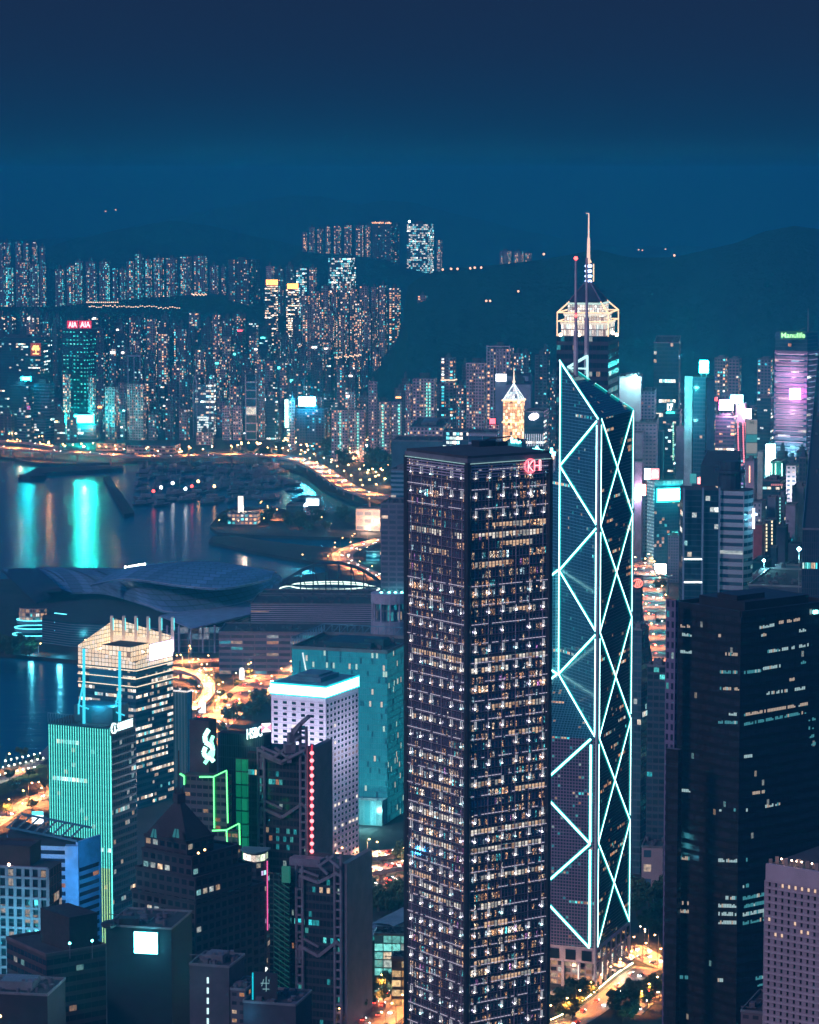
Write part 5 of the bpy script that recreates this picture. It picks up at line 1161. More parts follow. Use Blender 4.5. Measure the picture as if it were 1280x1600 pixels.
for k in range(9):
    for j in range(7):
        if rl.random() < .8: q = along(fp[3], fp[0], .24 + .075 * j); mb.box((q.x, q.y - .8, z - 52 - k * 4.2 * .9), 2.2, .5, 2.4)
obj('lit_floor', mb, glow('lit_floors_white', (.9, 1, .95), 1.8, False), o)['kind'] = 'stuff'
o, fp, z = hero('pinkish low tower at the foot of the slim glass tower', 307, 333, 676, 4520, 'rp', name='low_block', th=10)
o, fp, z = hero('blue tower whose open end shows pale horizontal bars', 383, 402, 585, 4600, facade('ladder_end', (.45, .52, .62), (.012, .05, .09), lit=.05, u=(.08, .95), v=(.14, 1), cols=OFFC, S=2, rough=.6), cell=22, fh=13, th=6, name='office_tower')
o, fp, z = hero('dark office tower framed by a pale portal at its top', 199, 222, 556, 4980, 'od', th=6, name='office_tower'); mb = MB()
for s in (.05, .5, .95): mb.bar(v3(along(fp[3], fp[0], s) + Vector((0, -1)), z - 70), v3(along(fp[3], fp[0], s) + Vector((0, -1)), z), 1.6)
mb.bar(v3(fp[3] + Vector((0, -1)), z), v3(fp[0] + Vector((0, -1)), z), 2.5); obj('pale_frame', mb, plain('pale_frame', (.35, .45, .6), .6), o)
o, fp, z = hero('blue tower topped by the glowing white and cyan sign', 463, 515, 640, 4420, 'rd', th=12)
sign_on(o, 467, 620, 493, 634.5, fp, screen('white_blue_sign', (.05, .7, 1), 320, .02), 'rooftop_sign', 4)
o, fp, z = hero('slim block with a tall vertical strip sign of white light', 452, 461, 622, 4430, 'rp', th=10)
sign_on(o, 445.5, 624, 450.5, 668, fp, glow('vertical_sign', (.45, 1, .8), 10), 'vertical_sign', 1)
g = 'pale apartment blocks facing the park'
for i, (a, c, t, st) in enumerate([(518, 546, 641, 'rp'), (547, 572, 641, 'rp'), (576, 590, 596, 'rp'), (586, 611, 628, 'rp'), (612, 636, 628, 'rp')]):
    o, fp, z = far(f'{ORD[i]} from left among the pale apartment blocks facing the dark park', a, c, t, 4250, st, None, g, th=8)
    if i in (0, 1, 3, 4):
        mb = MB(); q = along(fp[3], fp[0], .55) + Vector((0, -.8))
        for k in range(14): mb.box((q.x, q.y, z - 6 - k * 4.4), 2.0, .5, 2.2)
        obj('stair_light', mb, glow('stair_teal', (.25, 1, .8), 2.0, False), o)['kind'] = 'stuff'
# warm lit car park by the water
cpk = facade('car_park', (.62, .45, .38), (.06, .05, .05), lit=.25, u=(.1, .9), v=(.4, .85), cols=WARM, S=1.4)
o, fp, z = hero('long low pale car park warmly lit beside the harbour expressway', 198, 282, 697, 4330, cpk, th=10, cell=6, fh=5, cat='car park', name='car_park', cap=False)
o, fp, z = hero('lower warm lit block right of the long pale car park', 150, 196, 693, 4420, cpk, th=8, cell=6, fh=5, cat='car park', name='car_park')
# seeded rows of city blocks
fr = random.Random(21)
def rowfill(Y, x0, x1, lo, hi, wmin, wmax, styles, rowname, seed, gapmax=6, skip=(), yb=None):
    q = random.Random(seed); x = x0; i = 0; items = []
    while x < x1:
        w = q.uniform(wmin, wmax); t = q.uniform(lo, hi); st = q.choice(styles); yy = Y + q.uniform(-60, 60)
        if not any(a < x + w / 2 < c for a, c in skip): items.append((x, x + w, t, yy, st))
        x += w + q.uniform(0, gapmax)
    for i, (a, c, t, yy, st) in enumerate(items):
        lab = (f'{ORD[i]} block from left in the {rowname}' if i else f'leftmost block in the {rowname}')
        o, fp_, z_ = far(lab, a, c, t, yy, st, yb, rowname, th=q.uniform(6, 38))
        if q.random() < .16:
            k = q.choice([0, 0, 1, 2, 3]); r0 = t + q.uniform(-3, 14); sign_on(o, a + 2, r0, a + 2 + q.uniform(3, 8), r0 + q.uniform(2, 4), fp_, [glow('small_white_sign', (1, .92, .85), 6), glow('small_red_sign', (1, .08, .12), 6), glow('small_teal_sign', (.1, 1, .9), 7), glow('small_orange_sign', (1, .4, .12), 7)][k], 'small_sign', 1)
rowfill(5750, -6, 410, 483, 505, 10, 20, ['rd', 'od', 'rw', 'rd'], 'dim row just below the ridge towers', 31, 9)
rowfill(5450, -6, 470, 492, 528, 11, 22, ['rw', 'rd', 'rd', 'od', 'rm'], 'upper slope row above the dotted tower', 32, 7)
rowfill(5200, 150, 590, 515, 572, 11, 20, ['rw', 'rm', 'rd', 'rw', 'rd'], 'middle row of the far city', 33, 5)
rowfill(4950, 228, 560, 552, 606, 11, 19, ['rd', 'rw', 'rm', 'od', 'rd'], 'third row above the expressway', 34, 6)
rowfill(4800, 80, 470, 590, 640, 12, 20, ['rm', 'rd', 'rd', 'od', 'rw'], 'second row above the expressway', 35, 5, skip=((95, 152), (299, 338)))
rowfill(4650, 380, 640, 598, 645, 10, 18, ['rd', 'rm', 'od', 'rd'], 'dim row above the park trees', 36, 8)
rowfill(4560, 0, 110, 640, 672, 14, 26, ['od', 'ob', 'rd'], 'low dim row by the big cyan billboard', 37, 6)

# ------------------------------------------------------------------ centre blocks between the park and the crowned skyscraper
o, fp, z = hero('lavender apartment tower with a teal lit stair column by the park', 645, 683, 592, 4000, 'rp', th=8); mb = MB(); q = along(fp[3], fp[0], .72) + Vector((0, -.9))
for dx in (-2, 2):
    for k in range(15): mb.box((q.x + dx, q.y, z - 8 - k * 4.2), 1.7, .5, 2.2)
obj('stair_light', mb, glow('stair_teal', (.25, 1, .8), 2.0, False), o)['kind'] = 'stuff'
o, fp, z = hero('lavender tower with a narrow pointed crown and one warm belt of light', 689, 713, 559, 4050, 'rm', th=14); mb = MB(); zz = ZR(594, fp[0].y); mb.bar(v3(fp[3] + Vector((0, -.8)), zz), v3(fp[0] + Vector((0, -.8)), zz), 1.6); mb.bar(v3(fp[0] + Vector((.6, -.5)), zz), v3(fp[1] + Vector((.6, 0)), zz), 1.6); obj('light_belt', mb, glow('warm_belt', (1, .7, .45), 2.2, False), o)
o, fp, z = hero('lavender apartment tower with a row of square frames along its roof', 729, 761, 568, 3950, 'rp', th=9); mb = MB()
for k in range(6): p = along(fp[3], fp[0], k / 5) + Vector((0, -.6)); mb.bar(v3(p, z - 8), v3(p, z), 1.2)
mb.bar(v3(fp[3] + Vector((0, -.6)), z), v3(fp[0] + Vector((0, -.6)), z), 1.4); obj('roof_frame', mb, PALE, o)
o, fp, z = hero('tallest pale ribbed apartment tower left of the golden lantern tower', 761, 803, 545, 3900, 'rp', th=12); mb = MB()
for k in range(8): p = along(fp[3], fp[0], k / 7) + Vector((0, -.7)); mb.bar(v3(p, 0), v3(p, z + (4 if k in (0, 7) else 0)), 1.3)
mb.bar(v3(fp[3] + Vector((0, -.7)), z + 3), v3(fp[0] + Vector((0, -.7)), z + 3), 1.4); obj('pale_rib', mb, PALE, o)
g = 'shorter towers filling between the park apartment towers'
for i, (a, c, t, st, Y) in enumerate([(628, 640, 592, 'rd', 4150), (634, 645, 600, 'rp', 4120), (683, 692, 600, 'rd', 4200), (713, 729, 602, 'rm', 4100), (722, 732, 570, 'rd', 4300), (748, 762, 566, 'rp', 4350), (803, 818, 552, 'rm', 4100), (815, 830, 550, 'rd', 4250), (836, 858, 555, 'rd', 4100), (846, 860, 545, 'rd', 4350), (860, 872, 585, 'rd', 3800)]):
    far(f'{ORD[i]} from left among shorter infill towers between park and crowned skyscraper', a, c, t, Y, st, None, g)
o, fp, z = hero('blank pale slab behind the golden lantern tower with a white billboard', 774, 831, 588, 3500, plain('blank_blue_wall', (.22, .30, .42), .8), th=6, name='blank_slab', cat='building')
sign_on(o, 774.5, 584, 791.5, 596, fp, screen('white_billboard', (.95, .95, 1), 7), 'billboard', 2)
o, fp, z = hero('plain pale blue block right behind the golden lantern tower', 791, 832, 601, 3400, plain('blank_blue_wall2', (.30, .36, .48), .8), th=4, name='blank_slab', cat='building')
# lantern tower
fp, z = foot(786, 812, 820, 626, 3000, 18); T = root('lantern_tower', 'golden lit tower with a white netted pyramid top and needle spire', 'tower', v3(cen(fp), 0)); c2 = cen(fp)
glt = facade('gold_lattice', (.55, .32, .20), (.55, .28, .16), lit=.95, u=(.12, 1), v=(.1, 1), cols=[(0, (1, .42, .17)), (.4, (1, .52, .25)), (.75, (1, .68, .42))], S=1.7)
mb = MB(); mb.prism(fp, 0, z, 2.6, 3.2, 0, 1); obj('wall', mb, [glt, ROOF], T)
mb = MB(); q = inset(fp, 1.05)
for a, b_ in zip(q, q[1:] + q[:1]): mb.bar(v3(a, z), v3(b_, z), 1.4); mb.bar(v3(a, z - 22), v3(b_, z - 22), 1.2)
obj('light_belt', mb, glow('gold_belt', (1, .6, .3), 3), T)
ap = v3(c2, ZR(600, 3000)); mb = MB()
for a, b_ in zip(fp, fp[1:] + fp[:1]): mb.face([v3(a, z), v3(b_, z), ap], [(0, 0), (6, 0), (3, 8)])
obj('pyramid_top', mb, facade('white_net', (.5, .6, .6), (.5, .6, .6), lit=.9, u=(.15, 1), v=(.15, 1), cols=[(0, (.8, 1, .97)), (.5, (1, .92, .85))], S=1.3), T)
mb = MB()
for a in fp: mb.bar(v3(a, z), ap, .7)
obj('white_rib', mb, glow('white_rib', (.9, 1, 1), 2), T)
mb = MB(); mb.tube([ap, ap + up(6), v3(c2, ZR(575, 3000))], [1.0, .7, .25]); mb.ball(ap + up(1.5), 1.6); obj('spire', mb, glow('spire_warm', (1, .75, .55), 1.8, False), T)
o, fp, z = hero('small dark block with a glowing red sign left of the golden lantern tower', 764, 782, 664, 3100, 'rp', th=10, name='low_block', cat='building'); sign_on(o, 765.5, 654, 774, 662, fp, glow('red_sign', (1, .06, .08), 8), 'red_sign', 1)
T, fp, z = tower('low_teal_block', 'low wide teal glass block behind the lamp covered tower roof', 'office block', 692, 734, 740, 675, 2750, 8, FS['ow'], 4, 3, plant=0)
T, fp, z = tower('low_white_frame_block', 'low block with a pale frame right of the low teal glass block', 'office block', 732, 776, 782, 677, 2700, 8, facade('white_frame', (.42, .46, .55), (.02, .06, .10), lit=.2, u=(.02, .98), v=(.25, .75), cols=MIXD, S=1), 11, 14, plant=0)
T, fp, z = tower('low_plain_block', 'long plain dark blue roofed block behind the lamp covered tower', 'building', 612, 692, 700, 690, 2850, 6, plain('dull_blue_wall', (.06, .14, .20), .8), plant=0)
T, fp, z = tower('low_pale_block', 'low pale block with small windows under the park apartment towers', 'building', 640, 692, 705, 668, 3300, 5, FS['rp'], 4, 4, plant=1)
T, fp, z = tower('ribbed_dark_block', 'dark block with a white cloud shaped sign and pale ribs at its foot', 'building', 819, 850, 858, 644, 2950, 10, FS['od'], 4, 4, plant=0)
mb = MB(); 
for dx, r0 in ((-3, 3.0), (0, 3.6), (3.5, 3.0), (1, 2.6)): mb.ball(P(834 + dx, 651 - dx * .3, fp[0].y - 3), r0)
obj('white_sign', mb, glow('cloud_sign', (.95, .9, 1), 5), T); mb = MB()
for k in range(9): p = P(821 + k * 3.4, 694, fp[0].y - 4); mb.bar((p.x, p.y, ZR(697, p.y)), (p.x, p.y, ZR(678, p.y)), .8)
obj('pale_rib', mb, glow('rib_light', (.75, .82, .95), .9, False), T)
T, fp, z = tower('lavender_strip_block', 'slim lavender tower right behind the lamp covered tower, cyan light on its roof', 'building', 857, 868, 872, 712, 1900, 10, plain('lav_wall', (.36, .34, .46), .8), plant=0, depth=18)
mb = MB(); a, b_ = P(832, 703, 1880), P(868, 709, 1880); mb.bar(a, b_, 2.2, 2.2); mb.bar(P(838, 698, 1880), P(842, 703, 1880), 1.8); mb.bar(P(862, 700, 1880), P(862, 706, 1880), 1.6); obj('cyan_roof_light', mb, glow('cyan_roof', (.2, 1, .95), 7), T)
mb = MB(); mb.bar((fp[0].x - 2, fp[0].y - 1, z - 2), (fp[0].x - 2, fp[0].y - 1, z + 2), 2); obj('warm_roof_lamp', mb, glow('warm_roof', (1, .6, .4), 4), T)
T, fp, z = tower('cyan_crown_block', 'block with a cyan flame shaped roof light behind the lamp covered tower', 'building', 790, 815, 822, 692, 2300, 10, plain('teal_wall', (.08, .25, .30), .8), plant=0)
mb = MB(); 
for pts in (((799, 684), (803, 692)), ((803, 692), (806, 687)), ((806, 687), (809, 692)), ((809, 692), (814, 690)), ((799, 684), (800, 692))): mb.bar(P(*pts[0], fp[0].y - 2), P(*pts[1], fp[0].y - 2), 1.6)
obj('flame_light', mb, glow('cyan_flame', (.2, 1, .95), 7), T)
# blocks behind the lamp covered tower on its left
T, fp, z = tower('teal_top_block', 'teal roofed office block with pale floor bands left of the lamp covered tower', 'office block', 611, 634, 646, 735, 2500, 12, facade('teal_bands', (.18, .40, .48), (.02, .09, .14), lit=.06, u=(0, 1), v=(.0, .5), cols=OFFC, S=1.2), 3.8, 4)
T, fp, z = tower('plain_grey_block', 'plain blue grey office slab with few lit windows left of the lamp covered tower', 'office block', 595, 632, 646, 788, 2300, 10, facade('grey_bands', (.16, .17, .24), (.06, .07, .11), lit=.025, u=(.1, .9), v=(.2, .8), cols=WARM, S=1.5, var=.3), 4, 7, plant=0)

EM = 1.8
# ------------------------------------------------------------------ the right hand city
T, fp, z = tower('blank_wall_tower', 'pale blank walled tower right of the crowned skyscraper with a flaring roof lamp', 'tower', 968, 1002, 1004, 590, 3200, 6, plain('blank_pale_wall', (.40, .46, .52), .8, 0, .08), plant=1)
mb = MB(); mb.bar(P(992, 592, fp[0].y), P(992, 588, fp[0].y), .5); o = obj('roof_lamp', mb, STEEL, T); mb = MB(); mb.ball(P(992.5, 589, fp[0].y - 2), 2.0); obj('bulb', mb, glow('flare_lamp', (.4, 1, .9), 400), o)
plant(T, P(992.5, 592, fp[0].y - 14), 60000, (.6, 1, .95), 2)
T, fp, z = tower('pale_flats', 'pale blue flats with dark window rows beside the blank walled tower', 'tower', 1001, 1023, 1026, 612, 3230, 8, facade('pale_blue_flats', (.36, .42, .50), (.03, .05, .09), lit=.04, u=(.25, .85), v=(.3, .8), cols=WARM, S=1.4), 3.6, 4)
T, fp, z = tower('low_pale_podium', 'low pale podium block below the blank walled tower', 'building', 985, 1026, 1030, 662, 3170, 6, facade('podium_pale', (.34, .40, .46), (.05, .08, .12), lit=.03, u=(.2, .8), v=(.3, .7)), 4, 4, plant=0)
T, fp, z = tower('dark_teal_tower', 'plain dark teal glass tower with two lit floors standing against the hill', 'office tower', 1022, 1061, 1064, 536, 3420, 6, facade('dark_teal', (.02, .09, .13), (.012, .06, .09), lit=.03, u=(.04, .96), v=(.15, .95), cols=OFFC, S=1.6, flo=.03, run=6, rough=.4), 4.6, 3, plant=0)
mb = MB(); 
for k in range(3): mb.box((along(fp[3], fp[0], .2 + .28 * k).x, fp[0].y - 1, ZR(665, 3300)), 7, .6, 4.5)
obj('lit_floor', mb, glow('warm_lit_floor', (1, .82, .65), 1.8, False), T)
T, fp, z = tower('number_sign_tower', 'dark tower under a white sign reading 17', 'tower', 1036, 1062, 1066, 646, 3290, 8, FS['od'], 4, 3.5, plant=0)
mb = MB(); panel(mb, 1041, 628, 1054, 643, v3(fp[0], 0) - Vector((0, 1.5, 0)), Vector((0, 1, 0)), .8); sb = obj('sign_board', mb, glow('teal_board', (.02, .12, .14), 1), T)
write('sign_number', '17', sb, ONP(1043, 641, v3(fp[0], 0) - Vector((0, 3.6, 0)), Vector((0, 1, 0))), (1, 0, 0), (0, 0, 1), 7, glow('number_white', (.9, 1, 1), 6), .3, .35, w=6)
mb = MB(); panel(mb, 1041, 643.5, 1054, 646, v3(fp[0], 0) - Vector((0, 1.5, 0)), Vector((0, 1, 0)), .8); obj('sign_bar', mb, glow('sign_teal', (.05, 1, .8), 5), T)
for i, (a, c, t) in enumerate([(1117, 1138, 560), (1139, 1159, 562), (1184, 1209, 562)]):
    T, fp, z = tower('apartment_tower', ('left of the two dim flats towers behind the pink billboards', 'right of the two dim flats towers behind the pink billboards', 'dim flats tower left of the pink banded tower')[i], 'tower', a, c - 4, c, t, 4000, 15, FS['rm' if i == 2 else 'rw'], 4.2, 4, group='dim flats towers against the right hill')
fp, z = foot(1072, 1103, 1117, 590, 2900, 20); T = root('cyan_edge_tower', 'tall slim tower with a cyan lit left edge and square white roof sign', 'tower', v3(cen(fp), 0))
mb = MB(); mb.prism(fp, 0, z, 3, 4, 0, 1); obj('wall', mb, [facade('slim_dark', (.05, .10, .16), (.012, .04, .07), lit=.025, u=(.06, .94), v=(.2, .85), cols=WARM, S=1.6), ROOF], T)
n = normal_out(fp[3], fp[0], cen(fp)); mb = MB(); a, b_ = along(fp[3], fp[0], -.03), along(fp[3], fp[0], .36); mb.prism([a + n * 2, b_ + n * 2, b_, a], 0, z + 1, cap=0); obj('pale_fin', mb, plain('cyan_lit_fin', (.42, .52, .56), .7), T)
mb = MB(); nr = normal_out(fp[0], fp[1], cen(fp)); a, b_ = along(fp[0], fp[1], .1), along(fp[0], fp[1], .9); mb.prism([a + nr * 1, b_ + nr * 1, b_, a], 0, z - 4, cap=0); obj('side_fin', mb, plain('lav_fin', (.34, .34, .46), .7), T)
plant(T, P(1072, 610, fp[0].y - 14), 50000, (.1, 1, .95), 2); plant(T, P(1074, 660, fp[0].y - 10), 15000, (.2, .9, .95), 2)
mb = MB(); panel(mb, 1093, 563, 1107, 583, v3(fp[0], 0), Vector((0, 1, 0)), 1.2); sb = obj('roof_sign', mb, screen('square_sign', (.02, 1, .95), 200, .05), T)
mb = MB(); mb.bar(P(1096, 590, fp[0].y + 1), P(1096, 580, fp[0].y + 1), .8); mb.bar(P(1104, 590, fp[0].y + 1), P(1104, 580, fp[0].y + 1), .8); obj('sign_post', mb, STEEL, T)
for i, (a, c, t, lab, mt) in enumerate([(1008, 1024, 676, 'dark ribbed tower with faint pink vertical lights near the bank tower', facade('pink_ribs', (.06, .06, .12), (.012, .03, .06), lit=.05, u=(.3, .9), v=(0, 1), cols=[(0, (.7, .3, .6)), (.6, (.2, .7, .9))], S=.6)), (1025, 1038, 674, 'dark ribbed twin standing right of the pink ribbed tower', facade('blue_ribs', (.05, .08, .14), (.012, .04, .07), lit=.06, u=(.3, .9), v=(0, 1), cols=COOL, S=.8)), (1040, 1056, 664, 'narrow dark tower with a green dotted vertical light line', FS['od']), (1057, 1076, 668, 'blank lavender tower left of the cyan edged tower', plain('lav_blank', (.22, .20, .30), .8))]):
    T, fp, z = tower('slim_tower', lab, 'tower', a, c - 3, c, t, 3260 - i * 10, 18, mt, 40 if i < 2 else 4, 3, plant=0)
    if i == 2:
        mb = MB()
        for k in range(20): p = P(1052, 662 + k * 3.0, fp[0].y - 8); mb.box((p.x, p.y, p.z), 1.0, .6, 1.2)
        obj('green_light_line', mb, glow('green_dots', (.35, 1, .6), 2, False), T)['kind'] = 'stuff'
T, fp, z = tower('pale_slab', 'pale slab close behind the bank tower at its right edge', 'building', 986, 1004, 1008, 676, 3150, 8, plain('pale_slab', (.34, .36, .42), .8), plant=0)
T, fp, z = tower('lower_pale_slab', 'lavender pale slab under the pink glowing signs beside the bank tower', 'building', 988, 1003, 1006, 722, 3110, 8, plain('lav_slab', (.42, .36, .46), .8), plant=0)
mb = MB(); panel(mb, 991, 764, 999, 780, v3(fp[0], 0) - Vector((0, 1.5, 0)), Vector((0, 1, 0)), .8); obj('white_sign', mb, glow('bluewhite_sign', (.5, .6, 1), 60), T)
mb = MB(); panel(mb, 1001, 757, 1009, 774, v3(fp[0], 0) - Vector((0, 2.5, 0)), Vector((0, 1, 0)), .8); obj('red_white_sign', mb, glow('red_white_sign', (1, .3, .2), 30), T)
plant(T, P(997, 772, fp[0].y - 10), 26000, (.9, .6, .9), 2)
# building with the big white sign
fp, z = foot(1013, 1023, 1067, 752, 3050, 70); T = root('white_sign_building', 'blue glass building with a big white sign and a pale dotted left side', 'office building', v3(cen(fp), 0))
mb = MB(); mb.prism(fp, 0, z, 3, 3.4, 0, 1); obj('wall', mb, [facade('sign_building', (.05, .12, .20), (.02, .06, .11), lit=.05, u=(.06, .95), v=(.1, .9), cols=WARM, S=1.3), ROOF], T)
n = normal_out(fp[0], fp[1], cen(fp)); nl_ = normal_out(fp[3], fp[0], cen(fp)); mb = MB()
mb.prism([fp[3] + nl_, fp[0] + nl_, fp[0], fp[3]], 0, z, 2.2, 3.4, 0, 1); obj('dotted_side', mb, [facade('dotted_side', (.16, .36, .45), (.55, .85, .9), lit=.85, u=(.3, .8), v=(.3, .75), cols=[(0, (.4, .9, .95))], S=.9), ROOF], T)
mb = MB(); mb.prism([fp[0] + n * .8, fp[1] + n * .8, fp[1], fp[0]], z - 5, z + 1, 2.2, 6, 0, 1); obj('lit_cornice', mb, [facade('cornice_dots', (.12, .42, .46), (.2, .5, .55), lit=.9, u=(.3, .8), v=(.2, .8), cols=[(0, (.3, .95, .95))], S=.8), ROOF], T)
BS = screen('big_white_sign', (.02, 1, .92), 150, .05); mb = MB(); panel(mb, 1027, 764, 1064, 783, v3(fp[0], 0) + v3(n, 0) * 1.5, v3(n, 0), 1.0); obj('white_sign', mb, BS, T)
mb = MB(); panel(mb, 1026, 763, 1065, 785.5, v3(fp[0], 0) + v3(n, 0) * .8, v3(n, 0), .6); obj('sign_halo', mb, glow('teal_halo', (.05, .9, .8), 2.5), T)  # teal rim glows to paint the halo round the sign
for a0, b0, a1, b1, mt, nm in ((1007, 732, 1016, 749, glow('white_red_sign', (.85, .95, 1), 8), 'white_roof_sign'), (1017, 732, 1030, 749, glow('red_frame_sign', (1, .25, .25), 3.2), 'red_roof_sign'), (1019.5, 736, 1027.5, 746, glow('red_core', (1, .85, .8), 9), 'red_sign_face')):
    mb = MB(); panel(mb, a0, b0, a1, b1, v3(fp[0], 0) - Vector((0, 2 if 'face' not in nm else 4, 0)), Vector((0, 1, 0)), .9); obj(nm, mb, mt, T)
# concave podium with lit hoarding by the flyover
T, fp, z = tower('dotted_flats', 'pale dotted flats in front of the white sign building', 'building', 1044, 1064, 1066, 838, 2980, 10, facade('dotted_flats', (.30, .34, .46), (.03, .05, .09), lit=.02, u=(.3, .8), v=(.3, .75)), 3, 2.6)
mb = MB(); p0 = P(1030, 880, 3020); T2 = root('roadside_hoarding', 'large blazing white hoarding beside the orange lit flyover', 'hoarding', Vector((p0.x, p0.y, 0))); panel(mb, 1023, 881, 1041, 896, p0, Vector((.25, 1, 0)), 1); obj('white_face', mb, screen('hoarding_white', (1, .7, .55), 60), T2); mb = MB(); mb.bar((p0.x, p0.y + 1.5, 0), (p0.x, p0.y + 1.5, ZR(890, 3020)), 1.2); mb.bar((p0.x + 5, p0.y + 1.5, 0), (p0.x + 5, p0.y + 1.5, ZR(890, 3020)), 1.2); obj('post', mb, STEEL, T2)
# banded twin faced office tower
fp, z = foot(1068, 1124, 1130, 766, 2050, 8); T = root('banded_office_tower', 'office tower with a dark glass half and a white banded half with rounded corner', 'office tower', v3(cen(fp), 0))
mb = MB(); q = [fp[3], fp[0], fp[0] + Vector((0, 28)), fp[3] + Vector((0, 28))]; mb.prism(q, 0, z, 3, 3.9, 0, 1); obj('glass_half', mb, [facade('dark_half', (.02, .09, .14), (.008, .03, .055), lit=.02, u=(.02, 1), v=(.12, .95), cols=OFFC, S=1.3, flo=.02, run=6), ROOF], T)
q2, z2 = foot(1124.5, 1163, 1176, 768, 2045, 20); nn = normal_out(q2[0], q2[1], cen(q2)); arcp = [q2[3], q2[0]] + [along(q2[0], q2[1], t) + nn * 3.2 * math.sin(math.pi * t) for t in (.2, .4, .6, .8)] + [q2[1], q2[2]]
mb = MB(); mb.prism(arcp, 0, z2, 30, 5.4, 0, 1); obj('banded_half', mb, [facade('white_bands', (.34, .38, .46), (.010, .03, .06), lit=.05, u=(.04, .97), v=(.0, .45), cols=OFFC, S=1.0), ROOF], T)
mb = MB(); 
for px in (1068.5, 1098, 1124): p = P(px, 800, fp[0].y - 1.0); mb.bar((p.x, p.y - 1, 0), (p.x, p.y - 1, z + 2), 1.2)
obj('pale_pier', mb, plain('pale_pier', (.20, .30, .42), .7), T)
for rr in (875, 911):
    mb = MB()
    for k in range(11): p = P(1070 + k * 2.6, rr, fp[0].y - 2.5); mb.box((p.x, p.y, p.z), .9, .6, 1.1)
    obj('white_lamp_row', mb, glow('lamp_row', (.85, 1, 1), 2.5, False), T)['kind'] = 'stuff'
mb = MB(); c = P(1140, 756, 2065); mb.tube([c - up(6), c + up(8)], 8, 0, 14); mb.tube([c + up(8), c + up(10), c + up(10.1), c + up(16)], [10.5, 10.5, 7, 7], 0, 14); obj('roof_drum', mb, plain('drum_dark', (.03, .05, .08), .6), T)
mb = MB(); qq, zq = foot(1095, 1150, 1158, 728, 2085, 8); mb.prism(qq, z - 1, zq, 5, 5, 0, 1); obj('roof_screen', mb, [plain('roof_screen', (.03, .07, .10), .7), ROOF], T)
mb = MB(); panel(mb, 1111, 764, 1119, 775, v3(fp[0], 0) + Vector((0, 9, 0)), Vector((0, 1, 0)), 1); mb2 = MB(); panel(mb2, 1114, 766, 1118, 772, v3(fp[0], 0) + Vector((0, 6, 0)), Vector((0, 1, 0)), .5); obj('roof_room', mb, plain('lav_room', (.3, .3, .4), .7), T); obj('lit_window', mb2, glow('lit_room', (1, .75, .6), 2, False), T)
mb = MB(); panel(mb, 1078, 740, 1088, 755, Vector((0, 2100, 0)), Vector((0, 1, 0)), 1); obj('teal_hood', mb, glow('teal_hood', (.05, .55, .6), .6), T)
mb = MB(); panel(mb, 1090, 746, 1095, 756, Vector((0, 2090, 0)), Vector((0, 1, 0)), 1); obj('red_sign', mb, glow('red_small', (1, .2, .2), 5), T)
pp = arcp[3] + nn * 1.5; mb = MB(); z_ = ZR(810, pp.y)
mb.bar(v3(pp, z_ - 7), v3(pp, z_ + 7), 1.6); mb.bar(v3(pp + Vector((-1.5, 0)), z_ + 2), v3(pp + Vector((2.5, 0)), z_ + 3), 1.4); obj('cross_light', mb, glow('lavender_cross', (.8, .85, 1), 3), T); plant(T, v3(pp + nn * 8, z_), 9000, (.2, .8, 1), 2)
